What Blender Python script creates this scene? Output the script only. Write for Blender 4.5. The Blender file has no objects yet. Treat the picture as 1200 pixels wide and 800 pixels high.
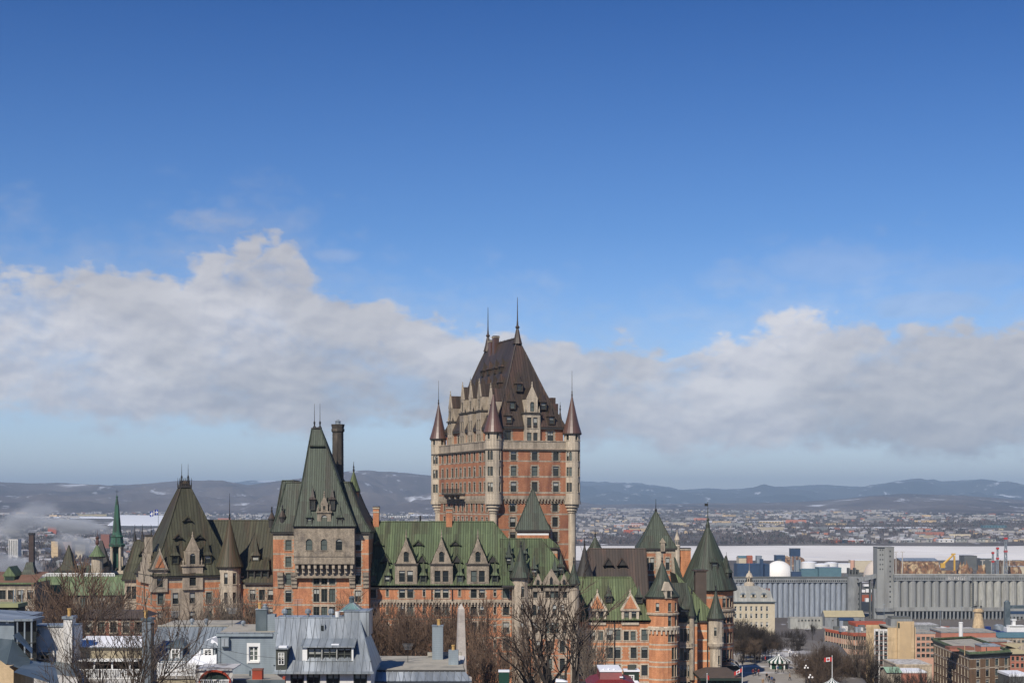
import bpy, math, random
from mathutils import Vector, noise as mnoise
random.seed(11)
R = math.radians
SC = bpy.context.scene
COL = SC.collection
F, EYE, HZ = 1850.0, 95.0, 590.0          # focal length in photo pixels, eye height, horizon row

# ------------------------------------------------------------------ camera
cam = bpy.data.cameras.new('camera'); cam_o = bpy.data.objects.new('camera', cam); COL.objects.link(cam_o)
cam_o.location = (0, 0, EYE); cam_o.rotation_euler = (R(90), 0, 0)
cam.sensor_width = 36; cam.lens = 36 * F / 1200; cam.shift_y = (HZ - 400) / 1200
cam.clip_start = 0.5; cam.clip_end = 120000
SC.camera = cam_o
# ------------------------------------------------------------------ light
SUN_AZ, SUN_EL = 24.0, 41.0               # degrees left of straight behind the camera, elevation
sd = Vector((-math.sin(R(SUN_AZ)) * math.cos(R(SUN_EL)), -math.cos(R(SUN_AZ)) * math.cos(R(SUN_EL)), math.sin(R(SUN_EL))))
sun = bpy.data.lights.new('sun', 'SUN'); sun.energy = 4.8; sun.angle = R(0.53); sun.color = (1, .92, .80)
sun_o = bpy.data.objects.new('sun', sun); COL.objects.link(sun_o); sun_o.location = (-200, -300, 400)
sun_o.rotation_euler = sd.to_track_quat('Z', 'Y').to_euler()
SC.view_settings.view_transform = 'Standard'; SC.view_settings.look = 'None'
SC.view_settings.exposure = 0.0; SC.view_settings.gamma = 1.0; SC.view_settings.use_curve_mapping = False
SC.cycles.use_denoising = True
SC.cycles.max_bounces = 5; SC.cycles.diffuse_bounces = 2; SC.cycles.glossy_bounces = 2
SC.cycles.transparent_max_bounces = 6; SC.cycles.volume_bounces = 0; SC.cycles.caustics_reflective = False
SC.cycles.volume_step_rate = 1.0; SC.cycles.volume_max_steps = 64

def world():
    w = bpy.data.worlds.new('World'); SC.world = w; w.use_nodes = True
    nt = w.node_tree; N = nt.nodes; L = nt.links; N.clear()
    def nd(t, **k):
        n = N.new(t)
        for a, b in k.items(): setattr(n, a, b)
        return n
    def mth(op, a, b=None, c=None, clamp=False):
        n = nd('ShaderNodeMath', operation=op); n.use_clamp = clamp
        for i, v in enumerate((a, b, c)):
            if v is None: continue
            if isinstance(v, (int, float)): n.inputs[i].default_value = v
            else: L.new(v, n.inputs[i])
        return n.outputs[0]
    def mr(v, a, b, c=0., d=1., smooth=True):
        n = nd('ShaderNodeMapRange'); n.interpolation_type = 'SMOOTHSTEP' if smooth else 'LINEAR'
        L.new(v, n.inputs[0])
        for i, x in enumerate((a, b, c, d)): n.inputs[i + 1].default_value = x
        return n.outputs[0]
    def mixc(f, a, b, mode='MIX'):
        n = nd('ShaderNodeMix', data_type='RGBA', blend_type=mode)
        for s, v in ((n.inputs[0], f), (n.inputs[6], a), (n.inputs[7], b)):
            if isinstance(v, (int, float)): s.default_value = v
            elif isinstance(v, tuple): s.default_value = (*v, 1)
            else: L.new(v, s)
        return n.outputs[2]
    sky = nd('ShaderNodeTexSky', sky_type='NISHITA', sun_disc=False)
    sky.sun_elevation = R(SUN_EL); sky.sun_rotation = R(180 + SUN_AZ); sky.altitude = 100
    sky.air_density = 1.0; sky.dust_density = 0.25; sky.ozone_density = 2.2
    tc = nd('ShaderNodeTexCoord'); sx = nd('ShaderNodeSeparateXYZ'); L.new(tc.outputs['Generated'], sx.inputs[0])
    az = mth('ARCTAN2', sx.outputs[0], sx.outputs[1]); el = mth('ARCSINE', sx.outputs[2])
    hs = nd('ShaderNodeHueSaturation'); hs.inputs['Saturation'].default_value = SKY_SAT; L.new(sky.outputs[0], hs.inputs['Color'])
    base = mixc(1.0, hs.outputs[0], mixc(mr(el, .17, .31, 0, 1, False), mixc(mr(el, .0, .17, 0, 1, False), SKY_LOW, SKY_MID), SKY_HIGH), 'MULTIPLY')
    # clouds: a bank of stratocumulus low over the hills, in directions (azimuth, elevation)
    def curve(pts):
        u = mr(az, -.4, .4, 0, 1, False)
        n = nd('ShaderNodeFloatCurve'); c = n.mapping.curves[0]
        P = [(((px - 600) / F + .4) / .8, (HZ - py) / F / .2) for px, py in pts]
        P = [(0, P[0][1])] + P + [(1, P[-1][1])]
        c.points[0].location = P[0]; c.points[1].location = P[-1]
        for p in P[1:-1]: c.points.new(*p)
        n.mapping.update(); L.new(u, n.inputs['Value'])
        return mth('MULTIPLY', n.outputs[0], .2)
    top = curve([(0, 318), (70, 324), (150, 328), (230, 316), (270, 298), (312, 282), (348, 300), (380, 332), (450, 352), (520, 384), (600, 390), (700, 394), (790, 404), (860, 390), (940, 378), (1020, 372), (1110, 382), (1200, 384)])
    bot = curve([(0, 490), (110, 500), (165, 510), (230, 500), (300, 510), (380, 516), (450, 505), (510, 498), (580, 505), (680, 522), (760, 532), (850, 538), (960, 532), (1060, 538), (1200, 544)])
    vv = nd('ShaderNodeCombineXYZ'); L.new(az, vv.inputs[0]); L.new(mth('MULTIPLY', el, 1.6), vv.inputs[1])
    def nz(scale, det, rough, off=0, dist=0.0):
        m = nd('ShaderNodeVectorMath', operation='ADD'); L.new(vv.outputs[0], m.inputs[0]); m.inputs[1].default_value = (off, off * .7, off * 1.3)
        n = nd('ShaderNodeTexNoise'); n.inputs['Scale'].default_value = scale; n.inputs['Detail'].default_value = det
        n.inputs['Roughness'].default_value = rough; n.inputs['Distortion'].default_value = dist
        L.new(m.outputs[0], n.inputs['Vector']); return n.outputs[0]
    n1 = nz(26, 8, .6, 3.1, .15); n2 = nz(11, 7, .55, 7.7, .1); n3 = nz(52, 8, .62, 1.3); n4 = nz(7, 3, .5, 12.2)
    dn = mth('ADD', mth('MULTIPLY', mth('SUBTRACT', n1, .5), .036), mth('ADD', mth('MULTIPLY', mth('SUBTRACT', n2, .5), .034), mth('MULTIPLY', mth('SUBTRACT', n3, .5), .022)))
    pf = mth('ADD', mth('ABSOLUTE', mth('SUBTRACT', nz(24, 3, .5, 9.4), .5)), mth('MULTIPLY', mth('ABSOLUTE', mth('SUBTRACT', nz(55, 3, .5, 4.4), .5)), .5))
    dn = mth('ADD', dn, mth('MULTIPLY', mth('SUBTRACT', pf, .13), .06))
    dt = mr(mth('ADD', mth('SUBTRACT', top, el), dn), -.006, .010)
    db = mr(mth('ADD', mth('SUBTRACT', el, bot), mth('MULTIPLY', dn, .6)), -.006, .011)
    body = mr(mth('ADD', mth('MULTIPLY', n2, .6), mth('MULTIPLY', n1, .4)), .34, .50, .58, .97)
    den = mth('MULTIPLY', mth('MULTIPLY', dt, db), body)
    def blob(px, py, rx, ry, amt):
        a = mth('DIVIDE', mth('SUBTRACT', az, math.atan((px - 600) / F)), rx / F); e = mth('DIVIDE', mth('SUBTRACT', el, (HZ - py) / F), ry / F)
        d = mth('SQRT', mth('ADD', mth('MULTIPLY', a, a), mth('MULTIPLY', e, e)))
        return mth('MULTIPLY', mr(mth('ADD', d, mth('MULTIPLY', mth('SUBTRACT', n1, .5), 3.2)), .1, 1.35, 1, 0), amt)
    for b in ((255, 268, 44, 15, .42), (385, 304, 30, 10, .25), (1085, 366, 75, 16, .28), (985, 320, 90, 26, .16), (1110, 335, 80, 20, .15), (60, 338, 60, 20, .2)):
        den = mth('MAXIMUM', den, blob(*b))
    den = mth('MAXIMUM', den, mth('MULTIPLY', mr(mth('ADD', mth('SUBTRACT', mth('ADD', top, .03), el), mth('MULTIPLY', dn, 2.2)), -.02, .05), mth('MULTIPLY', db, .22)))
    den = mth('MULTIPLY', den, .93)
    # lit tops and greyer undersides: density seen from the sun's side against density here
    hgt = mth('DIVIDE', mth('SUBTRACT', el, bot), mth('MAXIMUM', mth('SUBTRACT', top, bot), .02))
    sh = mth('ADD', mth('ADD', mth('MULTIPLY', n1, .75), mth('MULTIPLY', n2, .75)), mth('ADD', mth('MULTIPLY', n3, .50), mth('MULTIPLY', hgt, .26)))
    def shifted(scale, det, rough, off, dist, dx, dy):
        m = nd('ShaderNodeVectorMath', operation='ADD'); L.new(vv.outputs[0], m.inputs[0]); m.inputs[1].default_value = (off + dx, off * .7 + dy, off * 1.3)
        n = nd('ShaderNodeTexNoise'); n.inputs['Scale'].default_value = scale; n.inputs['Detail'].default_value = det
        n.inputs['Roughness'].default_value = rough; n.inputs['Distortion'].default_value = dist; L.new(m.outputs[0], n.inputs['Vector']); return n.outputs[0]
    def puff(scale, off, dx, dy, det=2.5):
        return mth('MULTIPLY', mth('ABSOLUTE', mth('SUBTRACT', shifted(scale, det, .48, off, .12, dx, dy), .5)), 2.0)
    lit = mth('ADD', mth('SUBTRACT', puff(17, 5.5, 0, 0), puff(17, 5.5, -.004, .010)), mth('MULTIPLY', mth('SUBTRACT', puff(38, 2.2, 0, 0, 3), puff(38, 2.2, -.002, .0055, 3)), .8))
    k = mth('ADD', mr(sh, .84, 1.30, .1, .82), mth('MULTIPLY', lit, -1.25), None, True)
    k2 = mr(n4, .35, .65, .8, 1.1)
    ccol = mixc(k, tuple(c * 10 for c in (.505, .505, .56)), tuple(c * 10 for c in (.76, .735, .74)))
    cm = nd('ShaderNodeVectorMath', operation='SCALE'); L.new(ccol, cm.inputs[0]); L.new(mth('MULTIPLY', k2, 1.0), cm.inputs['Scale'])
    out = mixc(den, base, cm.outputs[0])
    bg = nd('ShaderNodeBackground'); L.new(out, bg.inputs[0]); bg.inputs[1].default_value = .10
    o = nd('ShaderNodeOutputWorld'); L.new(bg.outputs[0], o.inputs[0])
SKY_SAT, SKY_LOW, SKY_MID, SKY_HIGH = 1.10, (1.09, 1.14, 1.48), (.43, .66, 1.02), (.155, .40, .775)
world()

# ------------------------------------------------------------------ materials
MATS = {}
def mat(name, c1, c2=None, sc=.6, st=(1, 1), rough=.8, seam=None, c3=None, sc3=.25, t3=(.52, .62), bump=0.0, metal=0.0, spec=.3, obj=False, fine=0.0, course=None, st3=None, streak=0.0):
    """c1..c2 mottled by noise in the surface's own metres, c3 in patches; seam=(spacing, width, darkness) standing seams across u; course=(height, darkness) rows across v."""
    m = bpy.data.materials.new(name); m.use_nodes = True; nt = m.node_tree; N = nt.nodes; L = nt.links
    b = N['Principled BSDF']; b.inputs['Roughness'].default_value = rough; b.inputs['Metallic'].default_value = metal
    b.inputs['Specular IOR Level'].default_value = spec
    c2 = c2 or c1
    tc = N.new('ShaderNodeTexCoord'); src = tc.outputs['Object' if obj else 'UV']
    oi = N.new('ShaderNodeObjectInfo'); of = N.new('ShaderNodeVectorMath'); of.operation = 'MULTIPLY_ADD'; L.new(oi.outputs['Random'], of.inputs[0]); of.inputs[1].default_value = (37, 53, 41); L.new(src, of.inputs[2])
    def mapped(s):
        mp = N.new('ShaderNodeMapping'); mp.inputs['Scale'].default_value = (s[0], s[1], s[2] if len(s) > 2 else 1); L.new(of.outputs[0], mp.inputs[0]); return mp.outputs[0]
    nz = N.new('ShaderNodeTexNoise'); nz.inputs['Scale'].default_value = sc; nz.inputs['Detail'].default_value = 6; nz.inputs['Roughness'].default_value = .6
    L.new(mapped(st), nz.inputs['Vector'])
    rg = N.new('ShaderNodeMapRange'); rg.inputs[1].default_value = .33; rg.inputs[2].default_value = .67; L.new(nz.outputs[0], rg.inputs[0])
    def mix(f, a, bb, mode='MIX'):
        n = N.new('ShaderNodeMix'); n.data_type = 'RGBA'; n.blend_type = mode
        for s, v in ((n.inputs[0], f), (n.inputs[6], a), (n.inputs[7], bb)):
            if isinstance(v, (int, float)): s.default_value = v
            elif isinstance(v, tuple): s.default_value = (*v, 1)
            else: L.new(v, s)
        return n.outputs[2]
    col = mix(rg.outputs[0], c1, c2)
    if c3:
        n3 = N.new('ShaderNodeTexNoise'); n3.inputs['Scale'].default_value = sc3; n3.inputs['Detail'].default_value = 5; L.new(mapped(st3 or st), n3.inputs['Vector'])
        r3 = N.new('ShaderNodeMapRange'); r3.inputs[1].default_value = t3[0]; r3.inputs[2].default_value = t3[1]; L.new(n3.outputs[0], r3.inputs[0])
        col = mix(r3.outputs[0], col, c3)
    if fine:
        nf = N.new('ShaderNodeTexNoise'); nf.inputs['Scale'].default_value = 5.0; nf.inputs['Detail'].default_value = 2; L.new(mapped((1, 2)), nf.inputs['Vector'])
        rf = N.new('ShaderNodeMapRange'); rf.inputs[1].default_value = .3; rf.inputs[2].default_value = .7; rf.inputs[3].default_value = 1 - fine; rf.inputs[4].default_value = 1 + fine; L.new(nf.outputs[0], rf.inputs[0])
        vm = N.new('ShaderNodeVectorMath'); vm.operation = 'SCALE'; L.new(col, vm.inputs[0]); L.new(rf.outputs[0], vm.inputs['Scale']); col = vm.outputs[0]
    if streak:
        ns = N.new('ShaderNodeTexNoise'); ns.inputs['Scale'].default_value = 1.0; ns.inputs['Detail'].default_value = 5; ns.inputs['Roughness'].default_value = .65; L.new(mapped((1.3, .16)), ns.inputs['Vector'])
        rs = N.new('ShaderNodeMapRange'); rs.inputs[1].default_value = .40; rs.inputs[2].default_value = .68; rs.inputs[3].default_value = 1.06; rs.inputs[4].default_value = 1 - streak; L.new(ns.outputs[0], rs.inputs[0])
        vm = N.new('ShaderNodeVectorMath'); vm.operation = 'SCALE'; L.new(col, vm.inputs[0]); L.new(rs.outputs[0], vm.inputs['Scale']); col = vm.outputs[0]
    hgt = None
    def saw(axis, sp, wd):
        s = N.new('ShaderNodeSeparateXYZ'); L.new(src, s.inputs[0])
        a = N.new('ShaderNodeMath'); a.operation = 'DIVIDE'; L.new(s.outputs[axis], a.inputs[0]); a.inputs[1].default_value = sp
        f = N.new('ShaderNodeMath'); f.operation = 'FRACT'; L.new(a.outputs[0], f.inputs[0])
        c = N.new('ShaderNodeMath'); c.operation = 'LESS_THAN'; L.new(f.outputs[0], c.inputs[0]); c.inputs[1].default_value = wd / sp
        return c.outputs[0], a.outputs[0]
    if seam:
        k, a = saw(0, seam[0], seam[1])
        fl = N.new('ShaderNodeMath'); fl.operation = 'FLOOR'; L.new(a, fl.inputs[0])
        wn = N.new('ShaderNodeTexWhiteNoise'); wn.noise_dimensions = '1D'; L.new(fl.outputs[0], wn.inputs['W'])
        rr = N.new('ShaderNodeMapRange'); rr.inputs[3].default_value = .82; rr.inputs[4].default_value = 1.18; L.new(wn.outputs[0], rr.inputs[0])
        vm = N.new('ShaderNodeVectorMath'); vm.operation = 'SCALE'; L.new(col, vm.inputs[0]); L.new(rr.outputs[0], vm.inputs['Scale'])
        dk = tuple(x * seam[2] for x in c1)
        col = mix(k, vm.outputs[0], dk); hgt = k
    if course:
        k, _ = saw(1, course[0], course[0] * .12)
        km = N.new('ShaderNodeMath'); km.operation = 'MULTIPLY'; L.new(k, km.inputs[0]); km.inputs[1].default_value = course[1]
        col = mix(km.outputs[0], col, tuple(x * .5 for x in c1))
    L.new(col, b.inputs['Base Color'])
    if bump:
        bp = N.new('ShaderNodeBump'); bp.inputs['Distance'].default_value = bump; L.new(hgt if hgt is not None else nz.outputs[0], bp.inputs['Height']); L.new(bp.outputs[0], b.inputs['Normal'])
    MATS[name] = m
    return m
mat('brick_orange', (.54, .240, .122), (.43, .182, .094), sc=.9, rough=.9, c3=(.30, .125, .08), sc3=.3, t3=(.5, .75), fine=.22, course=(.45, .3), st3=(1, .5), streak=0.30)
mat('brick_tower', (.43, .200, .11), (.35, .150, .086), sc=.7, rough=.9, c3=(.22, .095, .065), sc3=.3, t3=(.5, .7), fine=.18, course=(.45, .25), st3=(1, .35), streak=0.22)
mat('brick_dark', (.26, .11, .075), (.20, .085, .06), sc=.7, rough=.9, fine=.15)
mat('brick_brown', (.20, .125, .075), (.16, .10, .06), sc=.7, rough=.9, fine=.15, course=(.5, .2), streak=0.25)
mat('stone', (.47, .395, .30), (.36, .30, .23), sc=.8, rough=.9, c3=(.22, .185, .15), sc3=.45, t3=(.50, .72), fine=.26, st3=(1, .35), streak=0.42)
mat('stone_pale', (.56, .475, .36), (.45, .385, .30), sc=.8, rough=.9, c3=(.29, .25, .20), sc3=.45, t3=(.54, .75), fine=.22, st3=(1, .3), streak=0.36)
mat('brick_bright', (.58, .265, .13), (.47, .205, .102), sc=.9, rough=.9, c3=(.36, .15, .085), sc3=.3, t3=(.52, .78), fine=.2, course=(.45, .25), st3=(1, .5), streak=0.28)
mat('stone_grey', (.35, .29, .22), (.26, .22, .17), sc=1.2, rough=.9, c3=(.17, .145, .12), sc3=.5, t3=(.5, .7), fine=.3, streak=0.35)
mat('stone_dark', (.085, .075, .065), (.05, .045, .04), sc=.8, rough=.9)
mat('granite', (.52, .47, .42), (.42, .38, .34), sc=.8, rough=.85, c3=(.35, .31, .28), sc3=.5, fine=.1)
mat('limestone', (.62, .47, .28), (.54, .40, .24), sc=.3, rough=.9, c3=(.46, .34, .2), sc3=.2, st3=(.3, 2), fine=.08, streak=0.20)
mat('cream', (.56, .49, .36), (.50, .43, .31), sc=.5, rough=.85)
mat('copper_green', (.1170, .1521, .0741), (.0819, .1131, .0585), sc=.5, st=(1, .13), rough=.65, seam=(.4836, .0936, .3120), c3=(.0663, .0686, .0390), sc3=.5, t3=(.48, .66), bump=.05, st3=(1, .14), fine=.12, streak=0.30)
mat('copper_bright', (.1353, .1681, .0779), (.1025, .1312, .0656), sc=.5, st=(1, .13), rough=.65, seam=(.5412, .0984, .3690), c3=(.0820, .0861, .0451), sc3=.5, t3=(.5, .68), bump=.05, st3=(1, .14), fine=.12, streak=0.25)
mat('copper_teal', (.0759, .0954, .0686), (.0506, .0636, .0476), sc=.5, st=(1, .12), rough=.6, seam=(.4334, .0722, .3251), c3=(.0506, .0463, .0347), sc3=.55, t3=(.48, .66), bump=.05, st3=(1, .13), fine=.12, streak=0.30)
mat('copper_olive', (.0765, .0774, .0468), (.0558, .0540, .0360), sc=.5, st=(1, .13), rough=.65, seam=(.5940, .1080, .4500), c3=(.0648, .0450, .0288), sc3=.45, t3=(.48, .66), bump=.05, st3=(1, .14), fine=.12, streak=0.30)
mat('copper_spire', (.055, .14, .095), (.04, .10, .072), sc=.7, st=(1, .3), rough=.6, seam=(.8, .1, .5), c3=(.04, .055, .045), sc3=.5)
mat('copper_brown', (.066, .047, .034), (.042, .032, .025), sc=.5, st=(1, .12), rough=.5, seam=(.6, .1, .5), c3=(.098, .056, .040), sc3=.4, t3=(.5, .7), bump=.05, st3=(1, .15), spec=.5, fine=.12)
mat('copper_red', (.135, .066, .048), (.085, .046, .036), sc=.6, st=(1, .3), rough=.42, c3=(.06, .042, .036), sc3=.5, t3=(.5, .7), spec=.6, st3=(1, .2))
mat('copper_mixed', (.075, .082, .048), (.10, .055, .036), sc=.5, st=(1, .1), rough=.6, seam=(.5, .1, .55), bump=.04)
mat('lead_dark', (.050, .046, .042), (.036, .034, .033), sc=.8, rough=.6)
mat('iron', (.022, .022, .024), rough=.6)
mat('bronze', (.06, .042, .032), (.045, .034, .028), rough=.5)
mat('glass', (.016, .02, .022), (.03, .036, .038), sc=.4, rough=.09, spec=.6)
mat('glass_hazy', (.07, .09, .085), (.11, .13, .12), sc=.4, rough=.14, spec=.6)
mat('blind', (.40, .40, .36), (.30, .31, .29), sc=.5, rough=.5, spec=.5)
mat('frame_dark', (.06, .065, .055), rough=.6)
mat('frame_white', (.78, .78, .75), (.7, .7, .68), rough=.6)
mat('tin', (.30, .34, .37), (.24, .28, .31), sc=.45, st=(1, .35), rough=.42, seam=(.62, .06, .55), c3=(.38, .41, .43), sc3=.5, t3=(.5, .7), bump=.03, metal=.25, spec=.5, streak=0.25)
mat('tin_blue', (.33, .36, .38), (.22, .25, .28), sc=.5, st=(1, .3), rough=.36, seam=(.62, .06, .55), c3=(.44, .48, .51), sc3=.45, t3=(.5, .68), bump=.03, metal=.15, spec=.5, streak=0.30)
mat('tin_dark', (.0935, .1232, .1360), (.0723, .0978, .1105), sc=.5, st=(1, .5), rough=.42, c3=(.1275, .1573, .1700), sc3=.4, spec=.5, metal=.2)
mat('siding_blue', (.25, .295, .325), (.215, .255, .285), sc=.6, rough=.7, course=(.18, .4), c3=(.26, .31, .34), sc3=.3, streak=0.18)
mat('gravel', (.40, .37, .31), (.32, .30, .25), sc=1.5, rough=.95, c3=(.25, .24, .21), sc3=.4, fine=.12)
mat('tar', (.06, .06, .06), (.045, .045, .045), sc=1, rough=.9)
mat('snow', (.82, .83, .86), (.74, .76, .80), sc=.5, rough=.7)
mat('snow_dirty', (.62, .61, .60), (.42, .41, .39), sc=.6, rough=.8, c3=(.22, .2, .18), sc3=.8, t3=(.52, .6))
mat('white_paint', (.78, .78, .76), (.68, .68, .66), sc=.8, rough=.7)
mat('white_wall', (.70, .68, .64), (.60, .58, .55), sc=.9, rough=.85, c3=(.45, .42, .38), sc3=.9, t3=(.58, .75), streak=0.30)
mat('tan_wall', (.36, .31, .21), (.30, .26, .18), sc=.7, st=(1, 1), rough=.9, seam=(.4, .05, .7))
mat('red_paint', (.36, .06, .03), (.28, .05, .028), sc=1, rough=.7)
mat('red_roof', (.19, .022, .022), (.14, .02, .02), sc=1, rough=.5, spec=.5)
mat('clay', (.48, .30, .11), rough=.7)
mat('green_paint', (.015, .055, .04), rough=.5)
mat('concrete', (.27, .28, .28), (.23, .24, .24), sc=.10, rough=.9, c3=(.19, .195, .195), sc3=.12, st3=(1, .15), streak=0.30)
mat('concrete_blue', (.31, .345, .385), (.27, .30, .34), sc=.12, rough=.85, c3=(.235, .255, .28), sc3=.15, st3=(1, .12), streak=0.28)
mat('concrete_warm', (.42, .415, .37), (.36, .36, .325), sc=.12, rough=.9, c3=(.29, .285, .26), sc3=.15, st3=(1, .12), streak=0.30)
mat('concrete_dark', (.13, .135, .13), (.10, .105, .10), sc=.1, rough=.9)
mat('plank', (.33, .30, .26), (.25, .23, .20), sc=.4, st=(1, 3), rough=.9, c3=(.50, .49, .48), sc3=.12, t3=(.52, .62), st3=(1, 1))
mat('bark', (.085, .062, .045), (.055, .042, .033), sc=3, rough=.95, obj=True)
mat('bark_grey', (.125, .105, .085), (.075, .062, .05), sc=3, rough=.95, obj=True)
mat('twig_brown', (.15, .098, .066), (.105, .070, .050), sc=.3, rough=.95, obj=True)
mat('twig_dark', (.10, .078, .064), (.068, .055, .047), sc=.3, rough=.95, obj=True)
mat('shadow_green', (.02, .035, .028), rough=.6)
mat('port_blue', (.028, .058, .12), (.022, .045, .09), sc=.2, rough=.6)
mat('port_teal', (.10, .19, .22), (.08, .15, .18), sc=.2, rough=.6)
mat('navy', (.012, .03, .15), rough=.4)
mat('rust', (.32, .17, .085), (.07, .05, .042), sc=.22, rough=.9, c3=(.46, .34, .2), sc3=.16, obj=True)
mat('rust_red', (.36, .10, .05), (.30, .09, .045), sc=.2, rough=.8)
mat('crane_yellow', (.58, .35, .06), rough=.5)
mat('mast_red', (.45, .035, .03), rough=.5)
mat('salmon', (.58, .34, .24), (.52, .30, .21), sc=.3, rough=.85)
mat('roof_tan', (.42, .36, .22), (.36, .31, .19), sc=.3, rough=.9)
mat('tile_red', (.42, .10, .05), (.34, .085, .045), sc=.5, rough=.85)

# ------------------------------------------------------------------ mesh builder
class MB:
    def __init__(s): s.v = []; s.f = []; s.m = []; s.names = []
    def mi(s, n):
        if n not in s.names: s.names.append(n)
        return s.names.index(n)
    def face(s, pts, m):
        i = len(s.v); s.v.extend(tuple(p) for p in pts); s.f.append(tuple(range(i, i + len(pts)))); s.m.append(s.mi(m))
    def box(s, x0, x1, y0, y1, z0, z1, m, fr=None, bottom=True):
        q = (fr.p if fr else (lambda a, b, c: (a, b, c)))
        c = [q(x, y, z) for z in (z0, z1) for y in (y0, y1) for x in (x0, x1)]
        for a in ((0, 1, 5, 4), (1, 3, 7, 5), (3, 2, 6, 7), (2, 0, 4, 6), (4, 5, 7, 6)) + (((2, 3, 1, 0),) if bottom else ()):
            s.face([c[i] for i in a], m)
    def loft(s, rings, m, cap=True, base=False):
        for a, b in zip(rings, rings[1:]):
            n = len(a)
            for i in range(n):
                j = (i + 1) % n
                p = [a[i], a[j], b[j], b[i]]
                q = [p[0]]
                for t in p[1:]:
                    if (Vector(t) - Vector(q[-1])).length > 1e-5: q.append(t)
                if len(q) > 2 and (Vector(q[0]) - Vector(q[-1])).length < 1e-5: q.pop()
                if len(q) > 2: s.face(q, m)
        if cap and (Vector(rings[-1][0]) - Vector(rings[-1][len(rings[-1]) // 2])).length > 1e-4: s.face(rings[-1], m)
        if base: s.face(rings[0][::-1], m)
    def lathe(s, cx, cy, prof, n, m, ph=0.0, cap=True, base=False):
        s.loft([[(cx + r * math.cos(2 * math.pi * (i + ph) / n), cy + r * math.sin(2 * math.pi * (i + ph) / n), z) for i in range(n)] for r, z in prof], m, cap, base)
    def tube(s, p, q, r1, r2, n, m, cap=True):
        p = Vector(p); q = Vector(q); d = (q - p)
        if d.length < 1e-6: return
        d.normalize(); a = d.orthogonal().normalized(); b = d.cross(a)
        s.loft([[tuple(c + (a * math.cos(2 * math.pi * i / n) + b * math.sin(2 * math.pi * i / n)) * r) for i in range(n)] for c, r in ((p, r1), (q, r2))], m, cap)
    def prism(s, poly, y0, y1, m, fr=None):
        """poly of (x, z) counter-clockwise seen from -y, extruded y0..y1"""
        q = (fr.p if fr else (lambda a, b, c: (a, b, c)))
        A = [q(x, y0, z) for x, z in poly]; B = [q(x, y1, z) for x, z in poly]; n = len(poly)
        s.face(A, m); s.face(B[::-1], m)
        for i in range(n):
            j = (i + 1) % n; s.face([A[j], A[i], B[i], B[j]], m)
    def fill(s, me, uv=True, smooth=False):
        me.from_pydata(s.v, [], s.f)
        for n in s.names: me.materials.append(MATS[n])
        me.polygons.foreach_set('material_index', s.m)
        if smooth: me.polygons.foreach_set('use_smooth', [True] * len(s.f))
        if uv and s.f:
            lay = me.uv_layers.new(name='UVMap'); out = []
            for f in s.f:
                a, b, c = (Vector(s.v[i]) for i in f[:3]); n = (b - a).cross(c - b)
                if n.length < 1e-9 and len(f) > 3: n = (c - b).cross(Vector(s.v[f[3]]) - c)
                if n.length < 1e-9: n = Vector((0, 0, 1))
                n.normalize()
                u = Vector((-n.y, n.x, 0)); u = Vector((1, 0, 0)) if u.length < .02 else u.normalized()
                v = n.cross(u)
                for i in f:
                    p = Vector(s.v[i]); out += (p.dot(u), p.dot(v))
            lay.data.foreach_set('uv', out)
        me.update(); return me
    def build(s, name, parent=None, uv=True, smooth=False, loc=None, rotz=0):
        o = bpy.data.objects.new(name, s.fill(bpy.data.meshes.new(name), uv, smooth)); COL.objects.link(o)
        if parent is not None: o.parent = parent
        if loc: o.location = loc
        o.rotation_euler[2] = rotz
        return o
class Fr:
    """a frame: origin and turn about z"""
    def __init__(s, x=0, y=0, z=0, a=0): s.x, s.y, s.z, s.a = x, y, z, a; s.c, s.s = math.cos(a), math.sin(a)
    def p(s, x, y, z): return (s.x + s.c * x - s.s * y, s.y + s.s * x + s.c * y, s.z + z)
def X(px, Y): return (px - 600) * Y / F
def Z(py, Y): return EYE - (py - HZ) * Y / F
def tag(o, label=None, cat=None, group=None, kind=None):
    for k, v in (('label', label), ('category', cat), ('group', group), ('kind', kind)):
        if v: o[k] = v
    return o
def empty(name, loc, label, cat, group=None, rotz=0):
    o = bpy.data.objects.new(name, None); COL.objects.link(o); o.location = loc; o.rotation_euler[2] = rotz; o.empty_display_size = .5
    return tag(o, label, cat, group)
def copy_tree(o, parent=None):
    c = o.copy(); COL.objects.link(c); c.parent = parent
    for ch in list(o.children): copy_tree(ch, c)
    return c

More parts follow.
